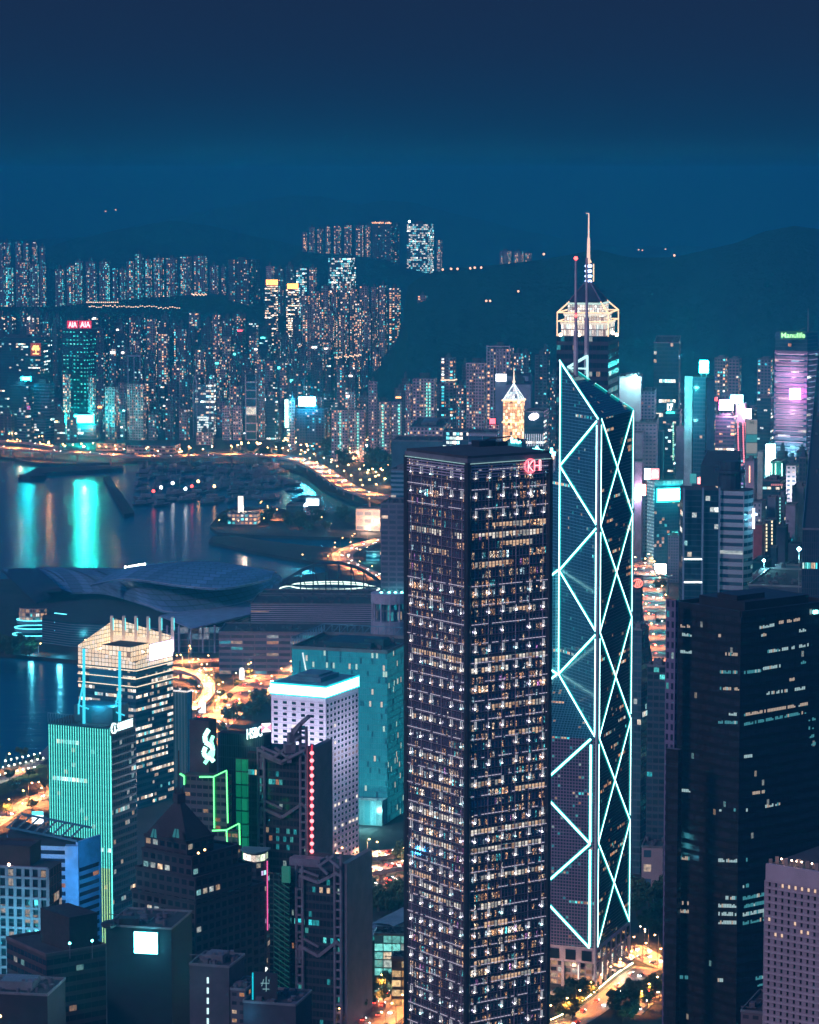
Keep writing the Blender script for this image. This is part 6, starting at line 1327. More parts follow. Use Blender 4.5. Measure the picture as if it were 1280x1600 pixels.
# pink lit group behind
for i, (a, c, t, Y, lab, mt) in enumerate([(1118, 1152, 652, 3150, 'block of warm lit floors under the widest pink white billboard', facade('warm_floor_block', (.10, .10, .16), (.02, .03, .05), lit=.2, u=(.05, .95), v=(.3, .8), cols=WARM, S=1.8, flo=.3, run=4)), (1150, 1168, 632, 3180, 'pale pink block behind the red neon edged building', plain('pink_wall', (.55, .40, .50), .8)), (1151, 1168, 664, 3120, 'narrow block edged with red and violet neon dots', facade('violet_dots', (.06, .08, .14), (.02, .04, .07), lit=.3, u=(.2, .8), v=(.3, .75), cols=[(0, (.6, .4, 1)), (.4, (.9, .3, .4)), (.8, (.4, .8, 1))], S=1.6)), (1128, 1148, 618, 3300, 'lavender flats topped with small bright lights behind the billboards', FS['rm']), (1168, 1183, 640, 3350, 'dim teal block right of the pink billboards', FS['od']), (1183, 1209, 622, 3400, 'dark office block with teal lit floors beside the pink banded tower', FS['od'])]):
    T, fp, z = tower('city_block', lab, 'building', a, c - 4, c, t, Y, 15, mt, 4, 4, plant=0 if i in (1, 2) else 1)
    if i == 0: mb = MB(); panel(mb, 1124, 625, 1146, 641, v3(fp[0], 0) - Vector((0, 2, 0)), Vector((0, 1, 0)), 1); obj('pink_billboard', mb, screen('pink_billboard', (1, .25, .7), 130, .05), T); mb = MB(); panel(mb, 1117, 620.5, 1121.5, 626.5, v3(fp[0], 0) - Vector((0, 2, 0)), Vector((0, 1, 0)), 1); obj('red_square_sign', mb, glow('red_square', (1, .08, .08), 4), T); plant(T, P(1134, 650, fp[0].y - 12), 45000, (1, .5, .8), 3)
    if i == 1: mb = MB(); panel(mb, 1142, 617, 1161, 630, v3(fp[0], 0) - Vector((0, 2, 0)), Vector((0, 1, 0)), 1); obj('cyan_billboard', mb, screen('cyan_billboard2', (.2, .95, 1), 60), T); mb = MB(); panel(mb, 1162, 639, 1174, 654, v3(fp[0], 0) - Vector((0, 2, 0)), Vector((0, 1, 0)), 1); obj('white_billboard', mb, screen('pink_white_sign', (1, .5, .75), 80), T); plant(T, P(1160, 636, fp[0].y - 10), 26000, (1, .55, .8), 2)
    if i == 2:
        mb = MB()
        for px in (1153, 1161, 1165):
            for k in range(18): p = P(px + k * .1, 662 + k * 3.6, fp[0].y - 5); mb.box((p.x, p.y, p.z), 1.1, .6, 1.6)
        obj('red_neon_line', mb, glow('red_neon_dots', (1, .2, .25), 3, False), T)['kind'] = 'stuff'
p0 = P(1174, 720, 2950); T = root('tall_poster_hoarding', 'tall pale poster hoarding with a teal middle panel beside the pink neon block', 'hoarding', Vector((p0.x, p0.y, 0)))
for k, (r0, r1, col) in enumerate(((656, 678, (.50, .46, .44)), (679, 691, (.06, .42, .46)), (692, 708, (.52, .48, .44)), (709, 722, (.10, .40, .42)))):
    mb = MB(); panel(mb, 1166, r0, 1183, r1, p0, Vector((0, 1, 0)), 1); obj('poster_panel', mb, glow(f'poster_{k}', col, .55, False), T)
mb = MB(); mb.bar(P(1172, 663, p0.y - 2), P(1173, 658, p0.y - 2), .5); mb.bar(P(1173, 658, p0.y - 2), P(1175, 662, p0.y - 2), .5); mb.bar(P(1175, 662, p0.y - 2), P(1177, 658, p0.y - 2), .5); mb.bar(P(1177, 658, p0.y - 2), P(1178, 663, p0.y - 2), .5); obj('poster_mark', mb, DARK, T)
mb = MB(); mb.prism([(p0.x - 5, p0.y + 1), (p0.x + 5.5, p0.y + 1), (p0.x + 5.5, p0.y + 9), (p0.x - 5, p0.y + 9)], 0, ZR(656, p0.y), cap=0); obj('backing_block', mb, plain('backing', (.2, .2, .26), .8), T)
# pink banded tower with the green sign
fp, z = foot(1211, 1262, 1300, 549, 3600, 30); T = root('pink_banded_tower', 'pink lit banded tower with the green glowing name Manulife on its top', 'office tower', v3(cen(fp), 0)); c0 = cen(fp)
pb_ = facade('pink_bands', (.30, .24, .34), (.02, .05, .10), lit=.02, u=(.02, .98), v=(.0, .42), cols=OFFC, S=1.6, flo=.06, run=5)
mb = MB(); q = [fp[3], along(fp[3], fp[0], .12) + Vector((0, -1)), along(fp[3], fp[0], .5) + Vector((0, -2.5)), fp[0], fp[1], fp[2]]; mb.prism(q, 0, z, 12, 6.6, 0, 1); obj('wall', mb, [pb_, ROOF], T)
n = normal_out(fp[3], fp[0], c0); nr = normal_out(fp[0], fp[1], c0)
pk = glow('pink_band_light', (1, .62, .88), .85, False); pk2 = glow('lav_band_light', (.55, .5, .85), .5, False); bl2 = glow('blue_band_light', (.4, .9, 1), 1.0, False)
mb = MB(); mbb = MB(); br = random.Random(9)
for k in range(25):
    zz = z - 4 - k * 6.6 / 1.0
    if zz < 6: break
    mb.bar(v3(along(fp[3], fp[0], .1) + n * 3.4, zz), v3(along(fp[3], fp[0], .92) + n * 3.2, zz), 3.0, .8, 0 if k < 17 else 2)
    mb.bar(v3(along(fp[0], fp[1], .06) + nr * 1.2, zz), v3(fp[1] + nr * 1.2, zz), 2.6, .8, 1)
obj('light_band', mb, [pk, pk2, bl2], T)['kind'] = 'stuff'
for k in range(3): plant(T, v3(along(fp[3], fp[0], .5) + n * 26, z - 30 - k * 45), 70000, ((1, .5, .85), (1, .6, .85), (.3, .85, 1))[k], 4)
mb = MB(); panel(mb, 1234, 607, 1251, 624, v3(fp[0], 0) + v3(n, 0) * 9, Vector((0, 1, 0)), 1); obj('pink_sign', mb, screen('pink_sign', (1, .25, .75), 90, .05), T)
q, zc = foot(1212, 1262, 1278, 520, 3610, 30); mb = MB(); mb.prism(q, z, zc, 4, 4, 0, 1); obj('upper_block', mb, [facade('upper_teal', (.05, .14, .20), (.02, .06, .10), lit=.03, u=(.02, 1), v=(.1, .9)), ROOF], T)
mb = MB(); panel(mb, 1219, 517, 1258, 530.5, v3(q[0], 0) - Vector((0, 3, 0)), Vector((0, 1, 0)), .6); sb = obj('sign_board', mb, glow('green_board', (.01, .25, .05), .3, False), T)
write('sign_letters', 'Manulife', sb, ONP(1221, 527.5, v3(q[0], 0) - Vector((0, 5, 0)), Vector((0, 1, 0))), (1, 0, 0), (0, 0, 1), 6.2, glow('green_letters', (.42, 1, .38), 2.4, False), .3, .16, w=28.5)
mb = MB(); a = P(1263, 520, 3640); mb.tube([a, P(1263, 482, 3640)], [.9, .4]); mb.bar(P(1246, 518, 3620), P(1258, 512, 3620), .7); obj('roof_mast', mb, STEEL, T)
# small clustered blocks, lower right
SM = [(1165, 1183, 720, 2450, 'blank lavender block with an orange neon edge behind the banded tower', plain('lav1', (.36, .31, .42), .8), 1),
 (1184, 1195, 706, 2900, 'pale narrow lit block right of the poster hoarding', plain('beige1', (.52, .44, .42), .8), 0),
 (1196, 1211, 722, 2750, 'narrow block carrying a tall white vertical sign', plain('whitelit', (.5, .56, .58), .8), 0),
 (1204, 1227, 722, 2700, 'block with two green neon vertical lines', plain('greenblock', (.03, .16, .18), .7), 0),
 (1229, 1249, 728, 2680, 'white floodlit block with a few dark windows left of the spired tower', facade('white_flood', (.70, .66, .70), (.04, .06, .09), lit=.1, u=(.25, .8), v=(.35, .75)), 0),
 (1249, 1263, 716, 2600, 'dark stone tower with a small pointed spire near the right edge', facade('spired', (.05, .07, .13), (.01, .03, .05), lit=.03, u=(.3, .8), v=(.2, .8)), 0),
 (1263, 1292, 722, 2620, 'wide dark block at the right edge below the pink banded tower', FS['od'], 1),
 (1170, 1197, 786, 2330, 'pale block with a grid of small dark windows right of the banded tower', facade('punch_pale', (.40, .44, .52), (.02, .04, .07), lit=.05, u=(.3, .7), v=(.3, .75)), 0),
 (1192, 1228, 752, 2420, 'dark stepped block with a dim red lettered sign', FS['od'], 1),
 (1200, 1216, 778, 2360, 'blank blue grey slab below the red lettered block', plain('bluegrey1', (.14, .17, .26), .8), 0),
 (1216, 1230, 776, 2350, 'dark slab with a teal dotted line next to the blank lavender wall', FS['rd'], 1),
 (1238, 1262, 762, 2450, 'blue grey slab behind the blank lavender wall', plain('bluegrey2', (.16, .19, .28), .8), 1),
 (1228, 1248, 790, 2280, 'blank lavender wall block standing highest among the small right blocks', plain('lav2', (.34, .31, .42), .8), 0),
 (1262, 1284, 742, 2500, 'dark ribbed block at the far right edge', facade('ribbed_r', (.08, .12, .20), (.015, .03, .06), lit=.04, u=(.3, .9), v=(0, 1)), 1),
 (1178, 1196, 820, 2220, 'dull red lit small block with a flat roof', plain('dullred', (.32, .08, .10), .8), 0),
 (1194, 1213, 814, 2240, 'dark block with two vertical lines of yellow stair windows', plain('darkblue1', (.03, .05, .10), .8), 0),
 (1214, 1232, 824, 2210, 'dim blue block between yellow stair windows and the glass tower', plain('dimblue', (.06, .09, .15), .8), 1),
 (1232, 1256, 852, 2150, 'low purple block under the bright floodlight', plain('lowpurple', (.12, .10, .17), .8), 0),
 (1205, 1216, 856, 2150, 'narrow teal block left of the stepped pagoda like roofs', plain('teal_n', (.06, .16, .22), .8), 0),
 (1174, 1206, 880, 2080, 'low teal roofed block beside the rounded corner of the banded tower', plain('lowteal', (.05, .12, .17), .8), 1),
 (1228, 1258, 884, 2080, 'low teal edged block under the floodlight mast', plain('lowteal2', (.06, .13, .18), .8), 0),
 (1176, 1212, 900, 1980, 'low dark block with two framed windows behind the black tower', plain('lowdark', (.10, .08, .12), .8), 1),
 (1212, 1224, 884, 1990, 'small stepped tower with overhanging roof slabs', plain('stepped', (.20, .20, .28), .8), 0),
 (1228, 1246, 902, 1970, 'plain lavender roof house behind the black tower', plain('lavhouse', (.20, .19, .27), .8), 0),
 (1170, 1290, 918, 1900, 'long flat dark roof directly behind the black tower', plain('longroof', (.05, .06, .10), .8), 0)]
for i, (a, c, t, Y, lab, mt, pl_) in enumerate(SM):
    T, fp, z = tower('small_block', lab, 'building', a, c - (c - a) * .25, c, t, Y, 16, mt, 4, 3.6, plant=pl_)
    yy = fp[0].y
    if i == 0: mb = MB(); mb.bar(P(1171.5, 754, yy - 6), P(1171.5, 728, yy - 6), .9); obj('orange_neon_edge', mb, glow('orange_neon', (1, .45, .3), 3), T)
    if i == 2: mb = MB(); panel(mb, 1197, 694, 1211, 722, v3(fp[0], 0) - Vector((0, 2, 0)), Vector((0, 1, 0)), 1); panel(mb, 1197, 722, 1202, 741, v3(fp[0], 0) - Vector((0, 2, 0)), Vector((0, 1, 0)), 1); obj('white_sign', mb, glow('tall_white_sign', (.6, 1, .95), 25), T); plant(T, P(1204, 720, yy - 14), 30000, (.7, 1, 1), 2)
    if i == 3:
        for px in (1212, 1222, 1206): mb = MB(); mb.bar(P(px, 752, yy - 5), P(px, 724, yy - 5), 1.0); obj('green_neon_line', mb, glow('green_line', (.5, 1, .75), 3), T)
        plant(T, P(1216, 738, yy - 12), 9000, (.1, 1, .7), 2)
    if i == 4: plant(T, P(1238, 765, yy - 14), 30000, (.9, .9, 1), 3)
    if i == 5: 
        mb = MB(); ap = v3(cen(fp), ZR(700, yy)); 
        for a_, b_ in zip(fp, fp[1:] + fp[:1]): mb.face([v3(a_, z), v3(b_, z), ap])
        obj('spire', mb, plain('spire_dark', (.05, .07, .13), .7), T)
    if i == 8: write('sign_letters', '金鐘大廈', T, P(1205, 759, yy - 3), (1, 0, 0), (0, 0, 1), 3.0, glow('dim_red_letters', (1, .35, .35), .8, False), .2, .1, w=9) if False else None
    if i == 8:
        mb = MB(); q = random.Random(2)
        for k in range(7): p = P(1206 + k * 2.7, 759, yy - 6); mb.box((p.x, p.y, p.z), .9, .4, 1.5); mb.box((p.x + .4, p.y, p.z + q.random()), .5, .4, .5)
        obj('dim_red_sign', mb, glow('dim_red_letters', (.9, .3, .32), .8, False), T)['kind'] = 'stuff'
    if i in (10,):
        mb = MB()
        for k in range(9): p = P(1219, 780 + k * 5.2, yy - 5); mb.box((p.x, p.y, p.z), .8, .5, 1.2)
        obj('teal_light_line', mb, glow('teal_dots', (.3, .95, .85), 1.5, False), T)['kind'] = 'stuff'
    if i == 15:
        for px in (1198, 1206.5):
            for k in range(8): p = P(px, 822 + k * 5.6 - (5 if px > 1200 else 0), yy - 5); mb = MB(); mb.box((p.x, p.y, p.z), 1.0, .5, 1.6); obj('stair_window', mb, glow('yellow_stair', (1, .82, .5), 1.8, False), T)
T, fp, z = tower('ribbed_glass_tower', 'dark ribbed glass tower with teal lit floors at the right edge', 'office tower', 1254, 1292, 1300, 828, 1800, 8, facade('ribbed_dark_glass', (.04, .06, .10), (.012, .03, .05), lit=.02, u=(.3, 1), v=(.1, 1), cols=COOL, S=1.2, flo=.10, run=12), 4, 1.3, plant=1)
p = P(1249, 858, 1850); T = root('floodlight_mast', 'thin floodlight mast with a blazing teal white lamp by the ribbed glass tower', 'floodlight', Vector((p.x, p.y, 0))); mb = MB(); mb.bar((p.x, p.y, 0), p, .5); obj('mast', mb, STEEL, T); mb = MB(); mb.ball(p, 1.1); obj('lamp', mb, glow('flood_teal', (.3, 1, .9), 160), T); plant(T, p - up(5), 16000, (.4, .95, 1), 1)
p = P(1194, 876, 1990); T = root('floodlight_mast', 'small teal rooftop floodlight beside the rounded corner of the banded tower', 'floodlight', Vector((p.x, p.y, 0))); mb = MB(); mb.bar((p.x, p.y, 0), p, .4); obj('mast', mb, STEEL, T); mb = MB(); mb.ball(p, .9); obj('lamp', mb, glow('flood_teal', (.3, 1, .9), 160), T); plant(T, p - Vector((0, 5, 3)), 6000, (.3, .95, 1), 1)
def rowfill2(Y, x0, x1, lo, hi, wmin, wmax, styles, rowname, seed, gap=2):
    q = random.Random(seed); x = x0; i = 0
    while x < x1:
        w = q.uniform(wmin, wmax); far(f'{ORD[i]} from left in the {rowname}' if i else f'leftmost in the {rowname}', x, x + w, q.uniform(lo, hi), Y + q.uniform(-40, 40), q.choice(styles), None, rowname, th=q.uniform(6, 30)); x += w + q.uniform(0, gap); i += 1
rowfill2(3250, 1180, 1290, 690, 735, 12, 20, ['rd', 'od', 'rd'], 'dim row at the foot of the pink banded tower', 51)
rowfill2(3320, 990, 1076, 700, 760, 10, 18, ['rd', 'od', 'rm'], 'dim row behind the white sign building', 52)
rowfill2(2300, 1178, 1290, 830, 880, 11, 18, ['rd', 'od', 'rd'], 'dim low row behind the floodlight mast', 53)
rowfill2(3900, 990, 1290, 612, 655, 11, 20, ['rd', 'rm', 'od', 'rd', 'rm'], 'dim far row at the foot of the right hill', 54)
# towers behind the prismatic tower, lower right of it
T, fp, z = tower('grey_teal_tower', 'dim grey teal office tower close right of the prismatic bank tower', 'office tower', 985, 1003, 1014, 985, 1720, 25, facade('grey_teal', (.05, .10, .14), (.02, .05, .075), lit=.015, u=(.05, .95), v=(.15, .9), cols=OFFC, S=1, flo=.015, run=6), 4, 2.4)
T, fp, z = tower('red_disc_tower', 'dark narrow tower carrying a round red emblem beside the flyover', 'tower', 985, 1001, 1005, 905, 1950, 12, facade('dim_teal', (.03, .08, .11), (.012, .04, .06), lit=.02, u=(.1, .9), v=(.2, .8)), 4, 3, plant=0)
c = P(996.5, 911.5, fp[0].y - 2); mb = MB(); pts = [c + Vector((3.1 * math.cos(t), 0, 2.6 * math.sin(t))) for t in [R(15 * k) for k in range(25)]]
for a, b_ in zip(pts, pts[1:]): mb.bar(a, b_, .55)
for dx in (-1, .2, 1.4): mb.bar(c + Vector((dx - .6, 0, -1.8)), c + Vector((dx + .6, 0, 1.8)), .6)
obj('red_emblem', mb, glow('red_disc', (1, .16, .12), 4), T)
T, fp, z = tower('dim_slab', 'wide dim teal slab with a few lit windows left of the black tower', 'office block', 1012, 1040, 1046, 1042, 1700, 15, facade('dim_teal2', (.045, .07, .10), (.015, .035, .055), lit=.03, u=(.08, .92), v=(.2, .85), cols=COOL, S=1, flo=.02, run=4), 4, 3)
T, fp, z = tower('lit_podium', 'low podium with bright warm open floors between the bank and black towers', 'podium', 1008, 1040, 1048, 1222, 1900, 10, facade('lit_podium', (.30, .22, .2), (.1, .08, .08), lit=.8, u=(.02, .98), v=(.1, .55), cols=WARM, S=1.6), 7, 9, plant=0)
T, fp, z = tower('pale_lower_block', 'small pale block with teal windows right of the prismatic tower base', 'building', 1003, 1036, 1046, 1325, 1680, 10, facade('pale_low', (.36, .28, .30), (.04, .10, .14), lit=.3, u=(.1, .45), v=(.3, .8), cols=COOL, S=1), 8, 10, plant=0)

EM = 1.0
# ------------------------------------------------------------------ convention centre on the harbour
def catmull(pts, n=8):
    out = []; p = [Vector(q) for q in pts]; p = [p[0]] + p + [p[-1]]
    for i in range(1, len(p) - 2):
        for k in range(n):
            t = k / n; a, b_, c, d = p[i - 1], p[i], p[i + 1], p[i + 2]
            out.append(.5 * ((2 * b_) + (c - a) * t + (2 * a - 5 * b_ + 4 * c - d) * t * t + (3 * b_ - a - 3 * c + d) * t ** 3))
    out.append(p[-2]); return out
def shell(name, far_, near_, T, mat, bulge, thick=1.5):
    A, B = catmull([G(*q) for q in far_], 10), catmull([G(*q) for q in near_], 10); n = min(len(A), len(B)); 
    def res(P_, n=40):
        out = []
        for i in range(n + 1):
            f = i / n * (len(P_) - 1); k = min(int(f), len(P_) - 2); out.append(P_[k].lerp(P_[k + 1], f - k))
        return out
    A, B = res(A), res(B); mb = MB(); rows = []
    for j in range(11):
        t = j / 10; rows.append([a.lerp(b_, t) + up(bulge * math.sin(math.pi * t) * (.5 + .5 * math.sin(math.pi * i / 40))) for i, (a, b_) in enumerate(zip(A, B))])
    for r0, r1 in zip(rows, rows[1:]): mb.strip(r0, r1, .1)
    lo = [[p - up(thick) for p in r] for r in (rows[0], rows[-1])]
    mb.strip(rows[-1], lo[1], .1); mb.strip(lo[0], rows[0], .1)
    mb.face([r[0] for r in rows] + [r[0] - up(thick) for r in rows[::-1]]); mb.face([r[-1] for r in rows][::-1] + [r[-1] - up(thick) for r in rows])
    for r0, r1 in zip(rows[::5], rows[5::5]): mb.strip([p - up(thick) for p in r0], [p - up(thick) for p in r1])
    o = obj(name, mb, mat, T)
    for p in o.data.polygons: p.use_smooth = True
    return rows
c = G(230, 990); T = root('convention_centre', 'vast winged convention centre with layered curving metal roofs on the water', 'convention centre', (c.x, c.y, 0))
rfm = facade('wing_roof_metal', (.03, .07, .11), (.10, .20, .30), lit=0, u=(.07, 1), v=(.12, 1), rough=.5, grough=.42, gmetal=.25); rfd = plain('wing_roof_dark', (.025, .05, .09), .5, .2, .15)
RA = shell('roof_wing', [(2, 889, 42), (60, 887, 44), (120, 887, 45), (200, 889, 46), (320, 893, 46), (425, 896, 40)], [(58, 942, 22), (92, 928, 27), (160, 926, 29), (222, 943, 27), (268, 957, 24), (335, 951, 25), (400, 934, 28), (442, 905, 32)], T, rfm, 5)
RB = shell('roof_wing', [(205, 885, 53), (262, 879, 56), (340, 878, 56), (432, 893, 46)], [(142, 914, 43), (200, 905, 47), (280, 915, 46), (350, 919, 45), (424, 905, 44)], T, rfm, 4)
RC = shell('roof_edge_wing', [(2, 890, 41), (24, 910, 36), (42, 927, 30), (57, 941, 23)], [(60, 888, 45.5), (80, 905, 41), (96, 920, 34), (112, 926, 28)], T, rfd, 1.5)
mb = MB()
for t in (.12, .22, .33, .45): 
    i = int(t * 40); pts = [r[i] + up(.4) for r in RA[:8]]
    for a, b_ in zip(pts, pts[1:]): mb.bar(a, b_, .8, .5)
obj('roof_seam', mb, plain('seam_pale', (.03, .06, .10), .5), T)['kind'] = 'stuff'
mb = MB(); pts = [r_[-1] for r_ in RA]; e = RA[-1][16:]
for a, b_ in zip(e, e[1:]): mb.bar(a + up(.3), b_ + up(.3), 1.0, .7)
e = RB[-1]
for a, b_ in zip(e, e[1:]): mb.bar(a + up(.3), b_ + up(.3), .7, .5)
obj('roof_edge', mb, plain('roof_edge_metal', (.34, .44, .58), .5), T)
hall = [G(66, 1004), G(110, 1010), G(262, 1018), G(300, 1010), G(440, 955), G(430, 935), G(80, 935)]
mb = MB(); mb.prism([(p.x, p.y) for p in hall], 0, 21, 60, 2.2, 0, 1); obj('glass_hall', mb, [facade('hall_bands', (.20, .27, .36), (.008, .03, .055), lit=.01, u=(0, 1), v=(.22, 1), cols=MIXD, S=1), ROOF], T)
ban = glow('cyan_terrace_light', (.12, .85, 1), 2.6); pavf = facade('lit_rotunda', (.5, .36, .3), (.10, .09, .1), lit=.8, u=(.15, .85), v=(.1, .8), cols=WARM, S=1.0)
cx, cy_ = G(52, 990), 0
for k, (r0, ra, hh) in enumerate(((996, 19, 3), (976, 17, 9), (958, 15, 16))):
    c_ = G(52, 998); q = [(c_.x + ra * math.cos(R(a)), c_.y + 6 + ra * .7 * math.sin(R(a))) for a in range(0, 360, 20)]
    mb = MB(); mb.prism(q, hh - 3, hh, cap=0, bottom=True); obj('terrace', mb, plain('terrace_teal', (.14, .3, .38), .6), T)
    mb = MB(); q3 = [(x, y, hh + .4) for x, y in q]
    for a, b_ in zip(q3, q3[1:] + q3[:1]): mb.bar(a, b_, .8, .8)
    obj('terrace_light', mb, ban, T)
mb = MB(); c_ = G(52, 998); q = [(c_.x + 13 * math.cos(R(a)), c_.y + 6 + 9 * math.sin(R(a))) for a in range(0, 360, 20)]; mb.prism(q, 16, 27, 3, 3.6, 0, 1); obj('rotunda', mb, [pavf, ROOF], T)
for k, rr in enumerate((958, 972, 985)):
    a, b_ = P(85, rr, G(95, 1006).y - 2), P(104, rr + 2, G(95, 1006).y - 2); mb = MB(); mb.bar(a, b_, 1.4, .6); obj('terrace_light', mb, ban, T)
a, b_ = P(113, 925, 2600), P(57, 940, 2560)
plant(T, G(95, 1014, 5) + Vector((0, -10, 0)), 14000, (.1, .75, 1), 2); plant(T, G(50, 1016, 3) + Vector((0, -8, 0)), 14000, (.1, .8, 1), 2)
mb = MB(); 
for px, py in ((196, 886), (202, 886), (207, 884.5), (212, 884), (217, 882.5), (222, 882), (226, 881.5)): p = P(px, py, 2700); mb.ball(p, .9)
obj('roof_lamp', mb, glow('roof_white_lamp', (1, .95, .88), 28), T)['kind'] = 'stuff'
# open framed block beside the wings
fpq = [(G(262, 1020).x, G(262, 1020).y), (G(392, 1018).x, G(392, 1018).y - 4), (G(392, 970).x, G(392, 970).y), (G(270, 975).x, G(270, 975).y)]
mb = MB(); mb.prism(fpq, 0, 22, 9, 5, 0, None); obj('framed_hall', mb, facade('framed_hall', (.16, .20, .30), (.02, .04, .08), lit=.22, u=(.06, .97), v=(.1, .95), cols=[(0, (.8, .85, 1)), (.5, (1, .8, .7)), (.8, (.3, .6, .8))], S=.8), T)
mb = MB()
for k in range(8): p = Vector(fpq[0]).lerp(Vector(fpq[1]), k / 7); mb.tube([v3(p, 0) - Vector((0, 3, 0)), v3(p, 24) - Vector((0, 3, 0))], .8)
obj('column', mb, plain('pale_column', (.36, .38, .5), .6), T)['kind'] = 'stuff'
mb = MB(); qq = [G(250, 962, 25), G(300, 984, 24), G(470, 940, 25), G(440, 925, 27)]
mb.slab([(p.x, p.y) for p in qq], 24, 25.2); obj('canopy', mb, plain('canopy_pale', (.24, .34, .46), .5), T)
# striped wing in front of the arches
T, fp, z = tower('striped_exhibition_wing', 'long low block wrapped in thin pale horizontal stripes in front of the steel arches', 'exhibition hall', 392, 588, 604, 945, 2480, 3, facade('pale_stripes', (.46, .42, .54), (.02, .03, .06), lit=.02, u=(0, 1), v=(.0, .55), cols=WARM, S=1.2), 1.7, 14, plant=0, depth=60)
T2, fp2_, z_2 = tower('upper_exhibition_block', 'set back upper block behind the pale striped wing', 'exhibition hall', 405, 583, 600, 933, 2530, 3, facade('upper_hall', (.12, .14, .22), (.03, .04, .08), lit=.1, u=(.05, .95), v=(.2, .8), cols=WARM, S=1.3), 5, 8, plant=0, depth=40)
T3, fp3_, z_3 = tower('lower_exhibition_block', 'pale lower ledge block below the striped wing with lit street openings', 'exhibition hall', 342, 585, 600, 990, 2420, 3, facade('lower_hall', (.20, .20, .28), (.03, .05, .09), lit=.22, u=(.03, .97), v=(.1, .6), cols=MIXD, S=1.2), 5, 10, plant=0, depth=50)
# arches
c = G(515, 935); T = root('steel_arch_roof', 'dark steel arch truss with ring shaped lights over the exhibition roof', 'arch roof', v3(c, 0))
am = plain('arch_steel', (.05, .08, .12), .5, .3)
for Y, dz in ((2600, 0), (2660, 0)):
    pts = []
    for k in range(17):
        t = k / 16; px = 440 + (598 - 440) * t; base = 912; row = base - 33 * (1 - (2 * t - 1) ** 2) + dz; pts.append(P(px, row, Y))
    mb = MB()
    for a, b_ in zip(pts, pts[1:]): mb.bar(a, b_, 2.4, 2.6)
    for k in range(3, 14, 2): b_ = pts[k]; mb.bar(b_, Vector((b_.x, b_.y, ZR(924, Y))), 1.2); mb.bar(pts[k], Vector((pts[k + 1].x, pts[k + 1].y, ZR(922, Y))), .8)
    mb.bar(P(440, 914, Y), P(598, 914, Y) - up(2), 1.2)
    obj('arch', mb, am, T)
mb = MB(); 
for rr, ra, mm in ((915, 34, 0), (920, 44, 0)):
    cc = P(515, rr, 2630)
    pts = [cc + Vector((ra * math.cos(R(a)), ra * .75 * math.sin(R(a)), 0)) for a in range(0, 361, 12)]
    for a, b_ in zip(pts, pts[1:]): mb.bar(a, b_, 1.0, .9)
obj('ring_light', mb, glow('ring_light', (.75, 1, .85), 2.2), T)
mb = MB(); cc = P(515, 930, 2600); mb.prism([(cc.x - 52, cc.y - 30), (cc.x + 52, cc.y - 30), (cc.x + 52, cc.y + 70), (cc.x - 52, cc.y + 70)], 0, cc.z, cap=0); obj('roof_deck', mb, plain('deck_blue', (.06, .10, .15), .7), T)
# round pavilion
c = P(610, 945, 2300); T = root('round_pavilion', 'round pale pavilion with open columns and teal lamps on its roof', 'pavilion', Vector((c.x, c.y, 0)))
ci = lambda r, n=24: [(c.x + r * math.cos(2 * math.pi * k / n), c.y + r * math.sin(2 * math.pi * k / n)) for k in range(n)]
mb = MB(); mb.prism(ci(15), 0, ZR(973, 2285), cap=0); obj('base', mb, plain('pav_base', (.3, .32, .42), .7), T)
mb = MB(); mb.prism(ci(10.5), ZR(973, 2285), ZR(940, 2285), 2, 9, 0, 1); obj('drum', mb, [facade('pav_glass', (.1, .14, .2), (.02, .05, .09), lit=.25, u=(.2, .9), v=(.1, .9), cols=MIXD, S=1), ROOF], T)
mb = MB(); mb.prism(ci(15), ZR(945, 2285), ZR(930, 2285), cap=0, bottom=True); obj('ring_roof', mb, plain('pav_roof', (.42, .42, .54), .6), T)
mb = MB()
for x, y in ci(14, 12): mb.tube([(x, y, ZR(973, 2285)), (x, y, ZR(944, 2285))], .6)
obj('column', mb, plain('pav_column', (.42, .42, .54), .6), T)['kind'] = 'stuff'
for px in (596, 608, 618, 628): mb = MB(); mb.ball(P(px, 926, c.y - 3), 1.0); obj('roof_lamp', mb, TEALB, T)
mb = MB(); mb.ball(P(637, 933, c.y - 8), 1.2); obj('red_lamp', mb, REDB, T)

# ------------------------------------------------------------------ street lamps, cars, trees and boats: one of each, then copies
ASPH = None
m, nt, b = newmat('asphalt'); uvn = nt.nodes.new('ShaderNodeUVMap'); s = nt.nodes.new('ShaderNodeSeparateXYZ'); nt.links.new(uvn.outputs[0], s.inputs[0])
U, V = X(s.outputs[0]), X(s.outputs[1]); g = nt.nodes.new('ShaderNodeNewGeometry'); n = noisetex(g.outputs['Position'], .25, 5, .6)
lane = X.op('FRACT', V * 4.0); dash = X.op('FRACT', U * .12)
mk = ((lane < .035) * (dash < .5)) + ((V < .02) + (V > .98))
base = ramp(n, [(.3, (.20, .165, .16)), (.7, (.30, .25, .24))], False)
nt.links.new(mixc(X.op('MINIMUM', mk, 1.0), base, (.6, .58, .55)), b.inputs['Base Color']); b.inputs['Roughness'].default_value = .55
ASPH = m
def widths(path, w):
    L, Rr = [], []
    for i, p in enumerate(path):
        d = (path[min(i + 1, len(path) - 1)] - path[max(i - 1, 0)]); d.z = 0; d.normalize(); s_ = Vector((d.y, -d.x, 0)); L.append(p - s_ * w / 2); Rr.append(p + s_ * w / 2)
    return L, Rr
